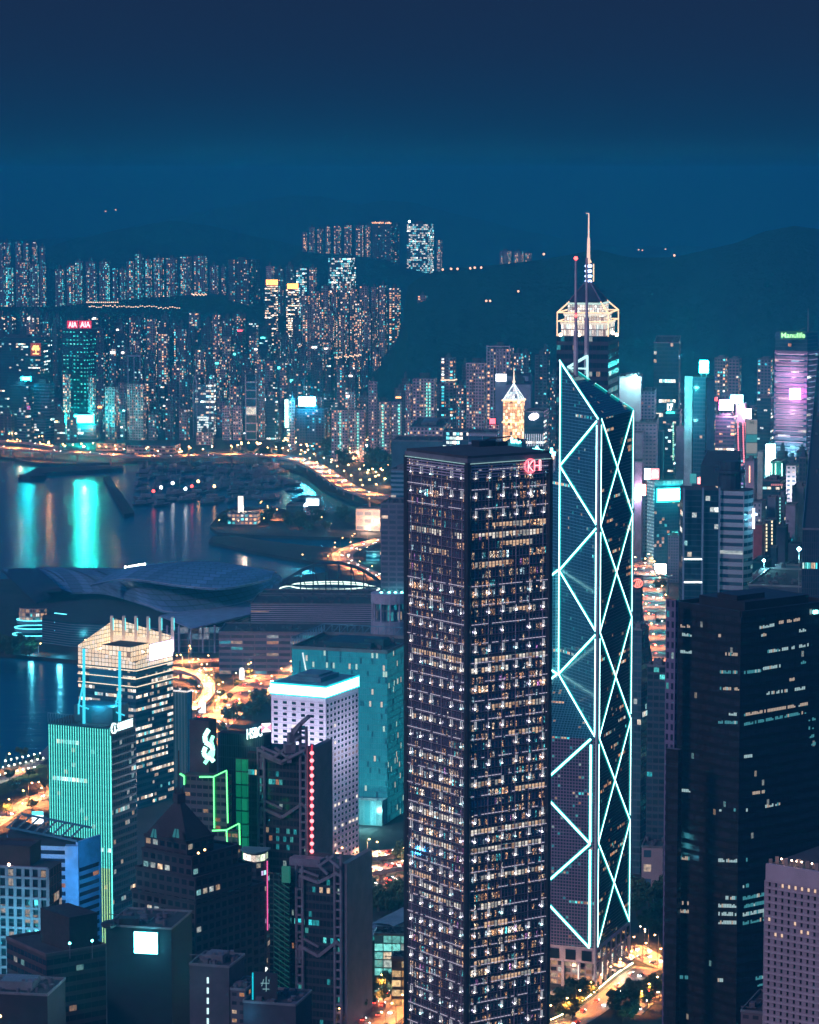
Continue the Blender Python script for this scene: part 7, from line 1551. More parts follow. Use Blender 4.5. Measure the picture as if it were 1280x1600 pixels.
def road(pts, w, z=.05, name='road'):
    path = catmull([G(a, c, z) for a, c in pts], 8); L, Rr = widths(path, w); mb = MB(); mb.strip(Rr, L); struct(name, mb, ASPH)
    mb = MB()
    for sd in (L, Rr):
        for a, b_ in zip(sd, sd[1:]): mb.bar(a + up(.06), b_ + up(.06), .5, .22)
    struct('kerb', mb, plain('kerb_stone', (.36, .33, .32), .8)); return path
def mk_lamp(name, h, arm, bulb, energy, col, r, label, group):
    mb = MB(); mb.tube([(0, 0, 0), (0, 0, h), (arm * .5, 0, h + .5), (arm, 0, h + .4)], [.16, .11, .09, .08], 0, 6); o = obj(name, mb, STEEL, None, (0, 0, 0)); tag(o, label, 'street lamp', group)
    mb = MB(); mb.ball((arm, 0, h + .1), r, 0, 8, 5, .7); obj('lamp_head', mb, bulb, o)
    if energy:
        l = bpy.data.lights.new('lamp_light', 'SPOT'); l.spot_size = R(128); l.spot_blend = .5; l.energy = energy; l.color = col; l.shadow_soft_size = .6; q = bpy.data.objects.new('lamp_light', l); COL.objects.link(q); q.parent = o; q.location = (arm, 0, h - .9)
    return o
USED = set()
def put(proto, loc, rz=0, sc=None, label=None):
    if proto.name not in USED:
        USED.add(proto.name); kids_ = [(c, list(c.children)) for c in proto.children]; CH.setdefault(proto.name, kids_); proto.location = loc; proto.rotation_euler = (0, 0, rz)
        if sc: proto.scale = (sc,) * 3 if not isinstance(sc, tuple) else sc
        return proto
    return copy_tree(proto, loc, rz, sc, label)
OR = (1, .31, .09)
farlamp = mk_lamp('street_lamp', 12, 2.2, glow('sodium_far', (1, .48, .17), 26, False), 190000, OR, .9, 'orange street lamp standing along the elevated harbour expressway', 'lamps along the harbour expressway')
citylamp = mk_lamp('street_lamp', 10, 1.5, glow('sodium_far', (1, .48, .17), 26, False), 0, OR, 1.25, 'tiny orange street lamp in the far streets by the dark park', 'far street lamps by the park')
midlamp = mk_lamp('street_lamp', 12, 2.2, glow('sodium_mid', (1, .50, .18), 22, False), 110000, OR, .55, 'orange street lamp at the waterfront road junction', 'lamps at the waterfront junction')
flylamp = mk_lamp('street_lamp', 9, 2.0, glow('sodium_mid', (1, .50, .18), 22, False), 45000, (1, .45, .2), .5, 'orange street lamp along the two front flyovers', 'lamps on the front flyovers')
shorelamp = mk_lamp('street_lamp', 9, 2.0, glow('sodium_mid', (1, .50, .18), 22, False), 7000, OR, .55, 'orange street lamp along the harbour shore and peninsula', 'lamps along the shore')
nearlamp = mk_lamp('street_lamp', 10, 2.0, glow('sodium_mid', (1, .50, .18), 22, False), 34000, (1, .31, .075), .5, 'orange street lamp on the streets between the front towers', 'lamps on the front streets')
redlamp = mk_lamp('street_lamp', 12, 2.2, glow('sodium_mid', (1, .50, .18), 22, False), 42000, (1, .26, .08), .7, 'orange street lamp along the red lit flyover beside the bank tower', 'lamps on the red lit flyover')
parklamp = mk_lamp('park_lamp', 5, .3, glow('park_white', (.95, 1, .8), 18, False), 900, (.9, 1, .7), .5, 'small white park lamp on the waterfront promenade at left', 'promenade lamps')
gardenlamp = mk_lamp('park_lamp', 5, .3, glow('park_warm', (1, .72, .55), 18, False), 700, (1, .65, .4), .4, 'small warm park lamp among the dark trees by the front towers', 'lamps among the front trees')
bollard = mk_lamp('bollard_light', 1.6, .05, glow('bollard_warm', (1, .78, .42), 12, False), 380, (1, .62, .25), .42, 'short glowing bollard in the row along the bank forecourt road', 'bollards along the forecourt road')
# car
CARS = []
for k, (colr, nm) in enumerate((((.6, .6, .62), 'pale'), ((.08, .08, .1), 'dark'), ((.45, .05, .04), 'red'))):
    pr_ = [(-2.2, .5), (-2.15, .85), (-1.5, .95), (-1.0, 1.45), (.6, 1.45), (1.3, .95), (2.1, .8), (2.2, .45)]; mb = MB()
    A_s, B_s = [(x, -.85 + (.12 if zq > 1.2 else 0), zq) for x, zq in pr_], [(x, .85 - (.12 if zq > 1.2 else 0), zq) for x, zq in pr_]
    mb.strip(A_s, B_s); mb.face(A_s[::-1]); mb.face(B_s); mb.face([(-2.2, -.85, .3), (2.2, -.85, .3), (2.2, .85, .3), (-2.2, .85, .3)])
    for sy in (-.86, .86): mb.face([(-2.2, sy, .3), (2.2, sy, .3), (2.2, sy, .5), (-2.2, sy, .5)])
    o = obj('car', mb, plain('car_paint_' + nm, colr, .3, .1, .05), None, (0, 0, 0)); tag(o, 'car', 'car', 'cars on the lit roads')
    for sy in (-.8, .8):
        for sx in (-1.35, 1.35):
            mb = MB(); mb.tube([(sx, sy - .1, .33), (sx, sy + .1, .33)], .33, 0, 10); obj('wheel', mb, DARK, o)
        mb = MB(); mb.box((2.2, sy * .75, .55), .25, .45, .28); obj('headlight', mb, glow('headlight', (1, .93, .8), 45, False), o)
        mb = MB(); mb.box((-2.2, sy * .75, .6), .2, .4, .25); obj('tail_light', mb, glow('tail_light', (1, .05, .03), 26, False), o)
    CARS.append(o)
cr = random.Random(77)
def traffic(path, w, gap, lanes=4, lab='', two=True):
    Ls = [0]
    for a, b_ in zip(path, path[1:]): Ls.append(Ls[-1] + (b_ - a).length)
    for ln in range(lanes):
        off = (ln + .5) / lanes * w - w / 2; sgn = 1 if (ln < lanes / 2 or not two) else -1; s_ = cr.uniform(2, gap)
        while s_ < Ls[-1] - 3:
            i = max(k for k in range(len(Ls)) if Ls[k] <= s_); i = min(i, len(path) - 2); d = (path[i + 1] - path[i]); t = (s_ - Ls[i]) / max(d.length, 1e-6); d.z = 0; d.normalize()
            p = path[i].lerp(path[i + 1], t) + Vector((d.y, -d.x, 0)) * off; k = cr.randrange(3)
            o = put(CARS[k], (p.x, p.y, p.z + .02), math.atan2(d.y, d.x) + (0 if sgn > 0 else math.pi)); o['label'] = f"{('pale', 'dark', 'red')[k]} car {lab}"; o['group'] = f"{('pale', 'dark', 'red')[k]} cars {lab}"
            s_ += cr.uniform(gap * .6, gap * 1.5)
def lamps(proto, path, step, off, flip=False):
    acc = step * .5
    for a, b_ in zip(path, path[1:]):
        L = (b_ - a).length; d = (b_ - a); d.z = 0
        if L < 1e-5: continue
        d.normalize(); s_ = Vector((d.y, -d.x, 0)) * (1 if not flip else -1)
        while acc < L:
            p = a.lerp(b_, acc / L) + s_ * off; put(proto, (p.x, p.y, p.z), math.atan2(-s_.y, -s_.x)); acc += step
        acc -= L
# trees
m, nt, b = newmat('leaves'); g = nt.nodes.new('ShaderNodeNewGeometry'); n = noisetex(g.outputs['Position'], .35, 3, .6); r_i = X(nt.nodes.new('ShaderNodeObjectInfo').outputs['Random'])
nt.links.new(ramp(n * .7 + r_i * .3, [(.25, (.03, .055, .025)), (.5, (.06, .10, .045)), (.75, (.10, .13, .06))], False), b.inputs['Base Color']); b.inputs['Roughness'].default_value = .7; b.inputs['Specular IOR Level'].default_value = .15
LEAF = m; BARK = plain('bark', (.08, .06, .05), .9)
TREES = []
for k, (h, rw, nq) in enumerate(((12, 5.5, 620), (9, 4.8, 520), (15, 5.0, 680))):
    q = random.Random(100 + k); mb = MB(); mb.tube([(0, 0, 0), (.2, 0, h * .3), (.1, .2, h * .6)], [.4, .3, .15], 0, 7)
    for j in range(5):
        a = j * 1.3 + k; mb.tube([(.15, 0, h * (.28 + .06 * j)), (math.cos(a) * rw * .5, math.sin(a) * rw * .5, h * (.55 + .05 * j))], [.18, .06], 0, 5)
    o = bpy.data.objects.new('tree', None); COL.objects.link(o); tag(o, 'tree', 'tree'); obj('trunk', mb, BARK, o)
    cl = [(q.gauss(0, rw * .42), q.gauss(0, rw * .42), h * q.uniform(.42, .9), rw * q.uniform(.28, .5)) for _ in range(15)]; mb = MB()
    for j in range(nq):
        x, y, zq, rr = q.choice(cl); u_ = Vector((q.gauss(0, 1), q.gauss(0, 1), q.gauss(0, .8))).normalized() * rr * q.uniform(.6, 1.05); c_ = Vector((x, y, zq)) + u_
        n_ = (u_.normalized() + Vector((q.uniform(-.6, .6), q.uniform(-.6, .6), q.uniform(-.2, .8)))).normalized(); t_ = n_.orthogonal().normalized(); t2 = n_.cross(t_); sz = q.uniform(.45, .95)
        mb.face([c_ + t_ * sz, c_ + t2 * sz * .8, c_ - t_ * sz, c_ - t2 * sz * .7])
    obj('crown', mb, LEAF, o); TREES.append(o)
tr = random.Random(5)
def tree(px, py, lab, grp, sc=1.0):
    p = G(px, py); k = tr.randrange(3); o = put(TREES[k], (p.x, p.y, 0), tr.uniform(0, 6.3), sc * tr.uniform(.75, 1.25)); o['label'] = lab; o['group'] = grp
def grove(poly, n, lab, grp, sc=1.0):
    xs, ys = [p[0] for p in poly], [p[1] for p in poly]; k = 0; tries = 0
    while k < n and tries < n * 60:
        tries += 1; x, y = tr.uniform(min(xs), max(xs)), tr.uniform(min(ys), max(ys)); ins = False
        for (ax, ay), (bx, by) in zip(poly, poly[1:] + poly[:1]):
            if (ay > y) != (by > y) and x < (bx - ax) * (y - ay) / (by - ay) + ax: ins = not ins
        if ins: tree(x, y, lab, grp, sc); k += 1

# ------------------------------------------------------------------ viaducts and roads
def viaduct(label, pts, z, w, cat='viaduct', dense=14, lanes=4, lamp=None, step=30, carlab='', pier=30, wallm=None):
    path = catmull([G(a, c, z) for a, c in pts], 10); p0 = path[len(path) // 2]; T = root('viaduct', label, cat, (p0.x, p0.y, 0))
    L, Rr = widths(path, w); mb = MB(); mb.strip(Rr, L); obj('roadway', mb, ASPH, T)
    dn = [p - up(1.6) for p in Rr], [p - up(1.6) for p in L]; mb = MB(); mb.strip([p - up(.05) for p in dn[0]], [p - up(.05) for p in dn[1]]); mb.strip(dn[0], Rr); mb.strip(L, dn[1]); conc = plain('viaduct_concrete', (.42, .36, .36), .8); obj('deck', mb, conc, T)
    for sd in (L, Rr):
        mb = MB()
        for a, b_ in zip(sd, sd[1:]): mb.bar(a + up(.55), b_ + up(.55), .35, 1.1)
        obj('parapet', mb, conc, T)
    acc = pier / 2
    for a, b_ in zip(path, path[1:]):
        l = (b_ - a).length
        if l < 1e-5: continue
        while acc < l:
            p = a.lerp(b_, acc / l); mb = MB(); mb.box((p.x, p.y, -4), 2.2, 2.2, z + 2.3); mb.box((p.x, p.y, z - 3.2), w * .7, 2.4, 1.6, math.atan2(b_.y - a.y, b_.x - a.x) + math.pi / 2); obj('pier', mb, conc, T); acc += pier
        acc -= l
    if lamp: lamps(lamp, path, step, w / 2 - .2); lamps(lamp, path, step, w / 2 - .2, True)
    traffic(path, w * .94, dense, lanes, carlab); return path, T
hw, HT_ = viaduct('long elevated harbour expressway with orange lamps, curving round the boat basin', [(-70, 690), (0, 699), (70, 704), (150, 709), (220, 713), (300, 712), (380, 710.5), (445, 714), (490, 727), (520, 746), (545, 762), (575, 772), (625, 779)], 13, 24, dense=75, lanes=4, lamp=farlamp, step=60, carlab='on the elevated harbour expressway', pier=60)
pth, _ = viaduct('glazed upper slip road deck above the expressway at far left', [(-60, 684), (0, 689), (50, 693), (95, 700)], 19, 10, dense=120, lanes=2, lamp=farlamp, step=70, carlab='on the upper slip road at far left', pier=60)
# flyovers near the front
pth, _ = viaduct('flyover with two lanes of bright cars left of the lamp covered tower, farther one', [(500, 1352), (560, 1341), (600, 1335), (660, 1328)], 9, 13, dense=12, lanes=3, lamp=flylamp, step=26, carlab='on the farther front flyover')
pth, _ = viaduct('flyover with two lanes of bright cars left of the lamp covered tower, nearer one', [(500, 1376), (560, 1364), (600, 1357), (660, 1346)], 7, 12, dense=12, lanes=3, lamp=flylamp, step=26, carlab='on the nearer front flyover')
pth, _ = viaduct('curving ramp with a bright edge rail beside the gold crown tower', [(262, 1044), (296, 1050), (318, 1060), (327, 1075), (320, 1092), (300, 1108)], 7, 9, dense=60, lanes=1, lamp=midlamp, step=26, carlab='on the curving ramp')
rds = {}
rds['junction'] = [road([(296, 1165), (340, 1118), (385, 1086), (425, 1056), (462, 1026), (492, 1000)], 34, .05), road([(262, 1036), (320, 1032), (390, 1028), (445, 1018), (480, 1006)], 17, .054), road([(275, 1062), (320, 1046), (370, 1046), (405, 1060)], 12, .058), road([(300, 1080), (335, 1082), (352, 1098), (345, 1120)], 11, .062), road([(430, 1090), (460, 1060), (480, 1030)], 10, .066)]
for k, p in enumerate(rds['junction']):
    w = (34, 17, 12, 11, 10)[k]; lamps(midlamp, p, 36, w / 2 + .6); 
    if k < 2: lamps(midlamp, p, 44, w / 2 + .6, True)
    traffic(p, w * .9, 60 if k else 62, 5 if k == 0 else 2, 'at the waterfront junction')
p = road([(540, 1390), (590, 1385), (650, 1372)], 26, .05); lamps(nearlamp, p, 22, 13.5); traffic(p, 24, 14, 5, 'on the street under the front flyovers')
p = road([(555, 1618), (592, 1587), (625, 1560), (655, 1532)], 24, .05); lamps(nearlamp, p, 16, 12.6); lamps(nearlamp, p, 16, 12.6, True); traffic(p, 22, 26, 5, 'on the yellow lit street at the bottom')
p = road([(860, 1612), (905, 1592), (950, 1560), (985, 1530), (1012, 1512)], 13, .05); lamps(nearlamp, p, 16, 7.2, True); traffic(p, 12, 24, 2, 'on the bank forecourt road')
off = [(q.x, q.y) for q in p]; L_, R_ = widths(p, 16)
acc = 0
for a, b_ in zip(L_, L_[1:]): 
    put(bollard, (a.x, a.y, 0)); 
    mid = (a + b_) / 2; put(bollard, (mid.x, mid.y, 0))
p = road([(984, 1478), (1000, 1488), (1022, 1500), (1052, 1512)], 15, .054); lamps(nearlamp, p, 13, 8); lamps(nearlamp, p, 13, 8, True); traffic(p, 14, 15, 3, 'on the curved road right of the bank tower')
p = road([(985, 1585), (1012, 1560), (1040, 1540)], 10, .058); lamps(nearlamp, p, 14, 5.6); traffic(p, 9, 12, 2, 'queueing by the teal roofed station')
fl, FT = viaduct('red lit flyover seen through the gap right of the bank tower', [(992, 878), (1004, 892), (1011, 912), (1017, 935), (1028, 965), (1038, 1000), (1046, 1040)], 8, 26, dense=75, lanes=4, lamp=redlamp, step=60, carlab='on the red lit flyover')
p = road([(985, 884), (1015, 889), (1050, 893)], 24, .06); lamps(redlamp, p, 14, 12.5); traffic(p, 22, 26, 3, 'on the street behind the red lit flyover')
for k, (rr, lab) in enumerate(((906, 'farther covered footbridge crossing over the red lit flyover'), (957, 'nearer covered footbridge crossing over the red lit flyover'))):
    a, b_ = G(1000, rr, 14), G(1050, rr - 1, 14); T = root('footbridge', lab, 'footbridge', (a.x, a.y, 0)); mb = MB(); mb.bar(a, b_, 5, .8); obj('deck', mb, plain('footbridge_pale', (.45, .38, .36), .7), T); mb = MB(); mb.bar(a + up(3.2), b_ + up(3.2), 5.4, .5); obj('roof', mb, plain('footbridge_pale', (.45, .38, .36), .7), T)
    for t in (.1, .5, .9): q = a.lerp(b_, t); mb = MB(); mb.box((q.x, q.y, 0), 1, 1, 13.6); obj('post', mb, STEEL, T); mb = MB(); mb.bar(q + up(.4) + Vector((0, -2.4, 0)), q + up(3) + Vector((0, -2.4, 0)), .3); obj('rail_post', mb, STEEL, T)
# far street lamps
lr2 = random.Random(8)
for (cx_, cy2, sx_, sy_, n_) in ((470, 705, 30, 10, 10), (562, 700, 9, 26, 18), (540, 715, 30, 14, 12), (585, 745, 30, 18, 18), (580, 690, 8, 8, 8), (450, 695, 12, 8, 8), (250, 715, 70, 4, 6), (120, 706, 60, 4, 4), (400, 703, 30, 4, 6)):
    for _ in range(n_):
        p = G(lr2.gauss(cx_, sx_ * .5), lr2.gauss(cy2, sy_ * .5)); put(citylamp, (p.x, p.y, 0), lr2.uniform(0, 6))
for px, py in ((470, 700), (560, 690), (564, 712), (575, 738), (600, 760), (550, 722), (585, 700), (452, 690), (535, 700), (240, 713), (130, 708), (30, 700), (75, 703), (180, 712), (330, 708), (370, 706), (405, 703), (430, 702), (520, 700), (640, 672), (665, 668)):
    p = G(px, py); l = bpy.data.lights.get('street_glow') or bpy.data.lights.new('street_glow', 'POINT'); l.energy = 90000; l.color = (1, .42, .15); l.shadow_soft_size = 1; o = put(citylamp, (p.x, p.y, 0)); q = bpy.data.objects.new('lamp_light', l); COL.objects.link(q); q.parent = o; q.location = (1.5, 0, 9)
for px, py, col, e in ((556, 716, (.85, 1, .9), 60), (573, 716, (1, .8, .6), 50)):
    p = G(px, py); T = root('floodlight_mast', 'tall floodlight mast over the dark park, ' + ('white lamp' if px < 560 else 'warm lamp'), 'floodlight', (p.x, p.y, 0)); mb = MB(); mb.bar((p.x, p.y, 0), (p.x, p.y, 18), .6); obj('mast', mb, STEEL, T); mb = MB(); mb.ball((p.x, p.y, 18), 1.8); obj('lamp', mb, glow('park_flood_' + str(px), col, e, False), T)
# trees of the far park and the front
grove([(515, 695), (550, 690), (556, 730), (530, 738), (500, 716)], 14, 'dark broad tree in the park below the pale apartment blocks', 'trees in the far park', 1.5)
grove([(572, 690), (640, 682), (650, 770), (610, 768), (575, 740)], 62, 'dark broad tree in the park below the pale apartment blocks', 'trees in the far park', 1.5)
grove([(300, 712), (440, 708), (470, 722), (300, 718)], 12, 'dark tree between the expressway and the boat basin', 'trees by the boat basin', 1.2)
grove([(548, 1398), (640, 1396), (640, 1428), (556, 1432)], 22, 'dark tree between the pavilion roof and the street under the flyovers', 'trees under the front flyovers', 1.0)
grove([(548, 1500), (640, 1492), (640, 1535), (590, 1575), (550, 1592)], 34, 'dark tree in the garden beside the yellow lit street', 'trees in the front garden', .95)
grove([(990, 1405), (1045, 1395), (1045, 1470), (992, 1472)], 20, 'dark tree on the slope right of the prismatic tower base', 'trees right of the bank tower', 1.0)
grove([(860, 1560), (915, 1562), (900, 1600), (860, 1600)], 14, 'dark tree in front of the prismatic tower base', 'trees in front of the bank tower', .8)
grove([(965, 1572), (1035, 1530), (1040, 1552), (985, 1600), (950, 1600)], 16, 'dark tree between the forecourt road and the teal roofed station', 'trees by the forecourt road', .8)
grove([(-10, 1012), (55, 1016), (50, 1030), (-10, 1026)], 14, 'dark tree on the point left of the convention centre', 'trees on the harbour point', 1.1)
grove([(360, 1110), (420, 1092), (440, 1105), (340, 1150)], 16, 'dark tree behind the curved roof bank building', 'trees by the junction', 1.0)
for px, py in ((390, 1060), (382, 1050), (400, 1044), (345, 1095), (352, 1100), (360, 1094), (330, 1104), (372, 1072), (408, 1040), (340, 1070), (318, 1100)): tree(px, py, 'small tree on an island of the waterfront junction', 'trees at the waterfront junction', .6)
for px, py in ((20, 1240), (45, 1215), (60, 1190), (70, 1240), (10, 1275), (50, 1265), (35, 1190), (85, 1165), (15, 1225)): tree(px, py, 'small dark tree on the left waterfront promenade', 'trees on the promenade', .7)
tree(632, 1362, 'bright green round tree at the corner under the front flyover', 'green tree under the flyover', 1.5)
tree(1032, 985, 'round dark tree beside the red lit flyover', 'tree by the flyover', 1.2); tree(1030, 930, 'dark tree leaning over the far end of the red lit flyover', 'tree over the flyover', 1.0)
p = G(628, 1370); l = bpy.data.lights.new('tree_light', 'POINT'); l.energy = 9000; l.color = (.7, 1, .6); q = nearlamp
# promenade on the left
prom = road([(-30, 1232), (20, 1212), (60, 1188), (92, 1160)], 9, .05, 'promenade'); p2_ = road([(-30, 1300), (30, 1262), (75, 1240), (130, 1230)], 12, .054); lamps(midlamp, p2_, 28, 6.6)
traffic(p2_, 11, 40, 2, 'on the promenade road')
for r0, n_ in ((1200, 7), (1210, 8), (1222, 7)):
    for k in range(n_): p = G(8 + k * 9 - (r0 - 1200) * .4, r0 - k * 2.0); put(parklamp, (p.x, p.y, 0))
mb = MB(); pp = [G(-20, 1232), G(58, 1192), G(74, 1198), G(78, 1212), G(-20, 1252)]; mb.slab([(q.x, q.y) for q in pp], 0, .03); struct('lawn', mb, plain('lawn', (.05, .08, .03), .9))
p = G(59, 1292); T = root('illuminated_sign', 'small blue and white lit advertising box by the promenade road', 'sign', (p.x, p.y, 0)); mb = MB(); mb.box((p.x, p.y, 2), 7, 1, 5.5); obj('lit_face', mb, glow('box_white', (.85, .95, 1), 2.6), T); mb = MB(); mb.box((p.x, p.y, 7.5), 7, 1, 2.2); obj('lit_head', mb, glow('box_cyan', (.1, .8, .95), 2), T); mb = MB(); mb.box((p.x, p.y, 0), .6, .6, 2); obj('post', mb, STEEL, T)
p = G(316, 1118); T = root('illuminated_sign', 'white lit advertising box beside the waterfront junction road', 'sign', (p.x, p.y, 0)); mb = MB(); mb.box((p.x, p.y, 2), 5, 1, 8); obj('lit_face', mb, glow('box_white', (.85, .95, 1), 2.6), T); mb = MB(); mb.box((p.x, p.y, 0), .6, .6, 2); obj('post', mb, STEEL, T)
p = G(378, 1062); T = root('white_monument', 'small bright white monument on the junction island', 'monument', (p.x, p.y, 0)); mb = MB(); mb.prism([(p.x - 2, p.y - 2), (p.x + 2, p.y - 2), (p.x + 2, p.y + 2), (p.x - 2, p.y + 2)], 0, 7, cap=0); mb.ball((p.x, p.y, 8), 2); obj('body', mb, glow('monument', (1, .95, .9), 1.6), T)
for px, py in ((170, 1014), (215, 1016), (130, 1016), (60, 1022), (15, 1024)):
    p = G(px, py); put(shorelamp, (p.x, p.y, 0))
for px, py in ((10, 1205), (30, 1285), (45, 1252), (75, 1228), (60, 1260)): p = G(px, py); put(midlamp, (p.x, p.y, 0))
for px, py in ((573, 1531), (584, 1545), (595, 1540), (566, 1563), (590, 1560), (588, 1552), (560, 1545), (1007, 1470), (1000, 1462), (995, 1500)): p = G(px, py); put(gardenlamp, (p.x, p.y, 0))
# covered walkways and pavilion in front
T = root('covered_walkway', 'long dark blue roofed walkway with a glowing teal side, left of the lamp covered tower', 'walkway', v3(G(590, 1450), 0)); mb = MB()
a, b_ = G(540, 1478, 8), G(602, 1445, 8); mb.bar(a, b_, 9, .7); mb.bar(G(596, 1447, 8), G(660, 1415, 8), 14, .7); obj('roof', mb, plain('walk_roof', (.06, .13, .22), .6), T); mb = MB(); n_ = Vector(((b_ - a).y, -(b_ - a).x, 0)).normalized() * 4.4
mb.bar(a + n_ - up(2), b_ + n_ - up(2), .4, 2.2); obj('side_panel', mb, glow('teal_side', (.03, .40, .36), .5, False), T); mb = MB()
for t in (.1, .3, .5, .7, .9): q = a.lerp(b_, t); mb.box((q.x, q.y, 0), .8, .8, 8)
obj('post', mb, STEEL, T)['kind'] = 'stuff'
T, fp, z = tower('teal_lit_court', 'low teal lit glass entrance block among the trees left of the lamp covered tower', 'pavilion', 585, 640, 648, 1462, 1465, 5, facade('court_glass', (.15, .4, .4), (.1, .3, .3), lit=.7, u=(.05, .95), v=(.05, .9), cols=[(0, (.25, .9, .8)), (.5, (.9, 1, .9)), (.8, (1, .75, .5))], S=1.1), 4, 4, plant=0, depth=14)
for px, py in ((618, 1466), (606, 1464), (582, 1472)): p = G(px, py, 4); mb = MB(); mb.ball(p - Vector((0, 3, 0)), .8); obj('lamp', mb, TEALB, T)
plant(T, G(612, 1485, 5), 9000, (.2, 1, .85), 1)
T, fp, z = tower('warm_bridge_block', 'low warm lit block with an orange ceiling above the garden trees', 'pavilion', 612, 642, 650, 1498, 1440, 5, facade('warm_court', (.3, .2, .12), (.2, .1, .04), lit=.9, u=(.05, .95), v=(.05, .7), cols=[(0, (1, .5, .15)), (.6, (1, .65, .3))], S=1.3), 5, 5, plant=0, depth=10)
T, fp, z = tower('blue_sign_block', 'brown low block with small blue signs at the foot of the pale window tower', 'building', 540, 560, 586, 1398, 1590, 25, plain('brown_low', (.16, .11, .11), .8), plant=0, depth=18)
mb = MB(); n = normal_out(fp[3], fp[0], cen(fp)); 
for k in range(4): q = along(fp[3], fp[0], .2 + k * .2) + n * .5; mb.box((q.x, q.y, z - 5), 1.6, .3, 2.6)
obj('blue_sign', mb, glow('blue_sign', (.05, .45, 1), 1.5, False), T)
T, fp, z = tower('teal_roof_station', 'low fuel station like canopy with a teal roof right of the forecourt road', 'station', 1004, 1042, 1050, 1568, 1445, 5, facade('station', (.4, .36, .34), (.2, .2, .2), lit=.5, u=(.3, .7), v=(.1, .8), cols=OFFC, S=1.2), 5, 8, plant=0, depth=14, roofm=plain('teal_roof', (.05, .34, .40), .6)); plant(T, G(1010, 1592, 6), 5000, (.4, .95, .9), 1)
# harbour: breakwater, pier, yacht club, boats
mb = MB(); q = [G(161, 746, -1), G(171, 745, -1), G(210, 803, -1), (G(194, 806, -1))]; mb.slab([(p.x, p.y) for p in q], -6, 1.0); o = obj('breakwater', mb, plain('breakwater_rock', (.035, .035, .045), .9, 0, .5, .2), None, v3(G(185, 775), 0)); tag(o, 'dark straight breakwater slanting through the harbour water', 'breakwater')
mb = MB(); q = [G(28, 748, -1), G(62, 742, -1), G(192, 734, -1), G(194, 729, -1), G(60, 733, -1)]; mb.slab([(p.x, p.y) for p in q], -6, 1.5); c_ = G(50, 745); mb.tube([(c_.x, c_.y, -6), (c_.x, c_.y, 3)], 18, 0, 20); o = obj('pier', mb, plain('pier_stone', (.04, .045, .06), .9), None, v3(G(100, 738), 0)); tag(o, 'low dark pier with a round head reaching left from the shore', 'pier')
T, fp, z = tower('yacht_club', 'white clubhouse with rows of warm windows on the small harbour peninsula', 'clubhouse', 355, 402, 408, 803, 3480, 6, facade('club', (.62, .52, .48), (.3, .22, .15), lit=.9, u=(.2, .8), v=(.2, .75), cols=WARM, S=2.2), 5, 5, plant=0, depth=22); plant(T, v3(cen(fp), z + 6), 60000, (1, .75, .55), 2); mb = MB(); p = P(376, 800, fp[0].y + 8); mb.prism([(p.x - 3, p.y), (p.x + 3, p.y), (p.x + 3, p.y + 6), (p.x - 3, p.y + 6)], 0, ZR(777, fp[0].y), cap=0); obj('lit_sail', mb, glow('lit_sail', (1, .8, .65), 2.2), T)
T, fp, z = tower('harbour_shed', 'dark flat roofed shed right of the white clubhouse', 'building', 447, 474, 478, 790, 3600, 4, FS['od'], 5, 5, plant=0, depth=30)
T, fp, z = tower('harbour_shed', 'pale flat roofed shed nearest the bright water reflections', 'building', 478, 503, 507, 795, 3580, 4, FS['rp'], 5, 5, plant=0, depth=30)
T, fp, z = tower('portal_building', 'white floodlit portal building with a row of roof lamps at the end of the basin', 'building', 556, 594, 600, 796, 3420, 14, facade('portal_w', (.7, .55, .48), (.2, .2, .24), lit=.5, u=(.1, .9), v=(.1, .6), cols=WARM, S=1.5), 9, 9, plant=0, depth=18); plant(T, P(575, 822, fp[0].y - 18) , 90000, (1, .62, .4), 3)
for px, py in ((405, 797), (416, 805), (571, 817), (582, 826), (588, 815), (595, 800), (575, 790), (340, 825), (410, 822), (460, 826), (515, 830), (500, 820), (370, 826), (545, 860), (560, 872), (580, 862), (548, 850), (470, 880), (510, 882), (530, 880)): p = G(px, py); put(shorelamp, (p.x, p.y, 0))
for px, py in ((406, 799), (415, 806), (572, 818), (584, 826), (590, 812), (430, 812)): p = G(px, py); put(midlamp, (p.x, p.y, 0))
grove([(400, 812), (545, 806), (550, 832), (420, 830)], 26, 'dark tree on the small harbour peninsula', 'trees on the peninsula', 1.1)
grove([(345, 812), (360, 806), (362, 826), (345, 824)], 5, 'dark tree on the small harbour peninsula', 'trees on the peninsula', 1.1)
p = road([(600, 842), (555, 855), (535, 868), (550, 884), (600, 905)], 22, .05); lamps(midlamp, p, 40, 11); traffic(p, 20, 45, 3, 'on the winding waterfront road')
T, fp, z = tower('site_shed', 'teal lit site shed beside the winding waterfront road', 'building', 572, 594, 600, 862, 3150, 8, FS['ob'], 5, 5, plant=0, depth=20); plant(T, P(580, 872, fp[0].y - 10), 12000, (.2, .95, .9), 2)
# added block with a glowing panel in place of the reflection on the water
T, fp, z = tower('basin_glow_block', 'added low block whose glowing panel stands for the white reflection in the boat basin', 'building', 478, 500, 504, 778, 3640, 4, plain('dull_basin', (.1, .12, .16), .8), 5, 5, plant=0, depth=16); mb = MB(); panel(mb, 479, 780, 498, 791, v3(fp[0], 0) - Vector((0, 1, 0)), Vector((0, 1, 0)), .8); obj('white_screen', mb, screen('basin_glow', (.7, .9, 1), 50), T)
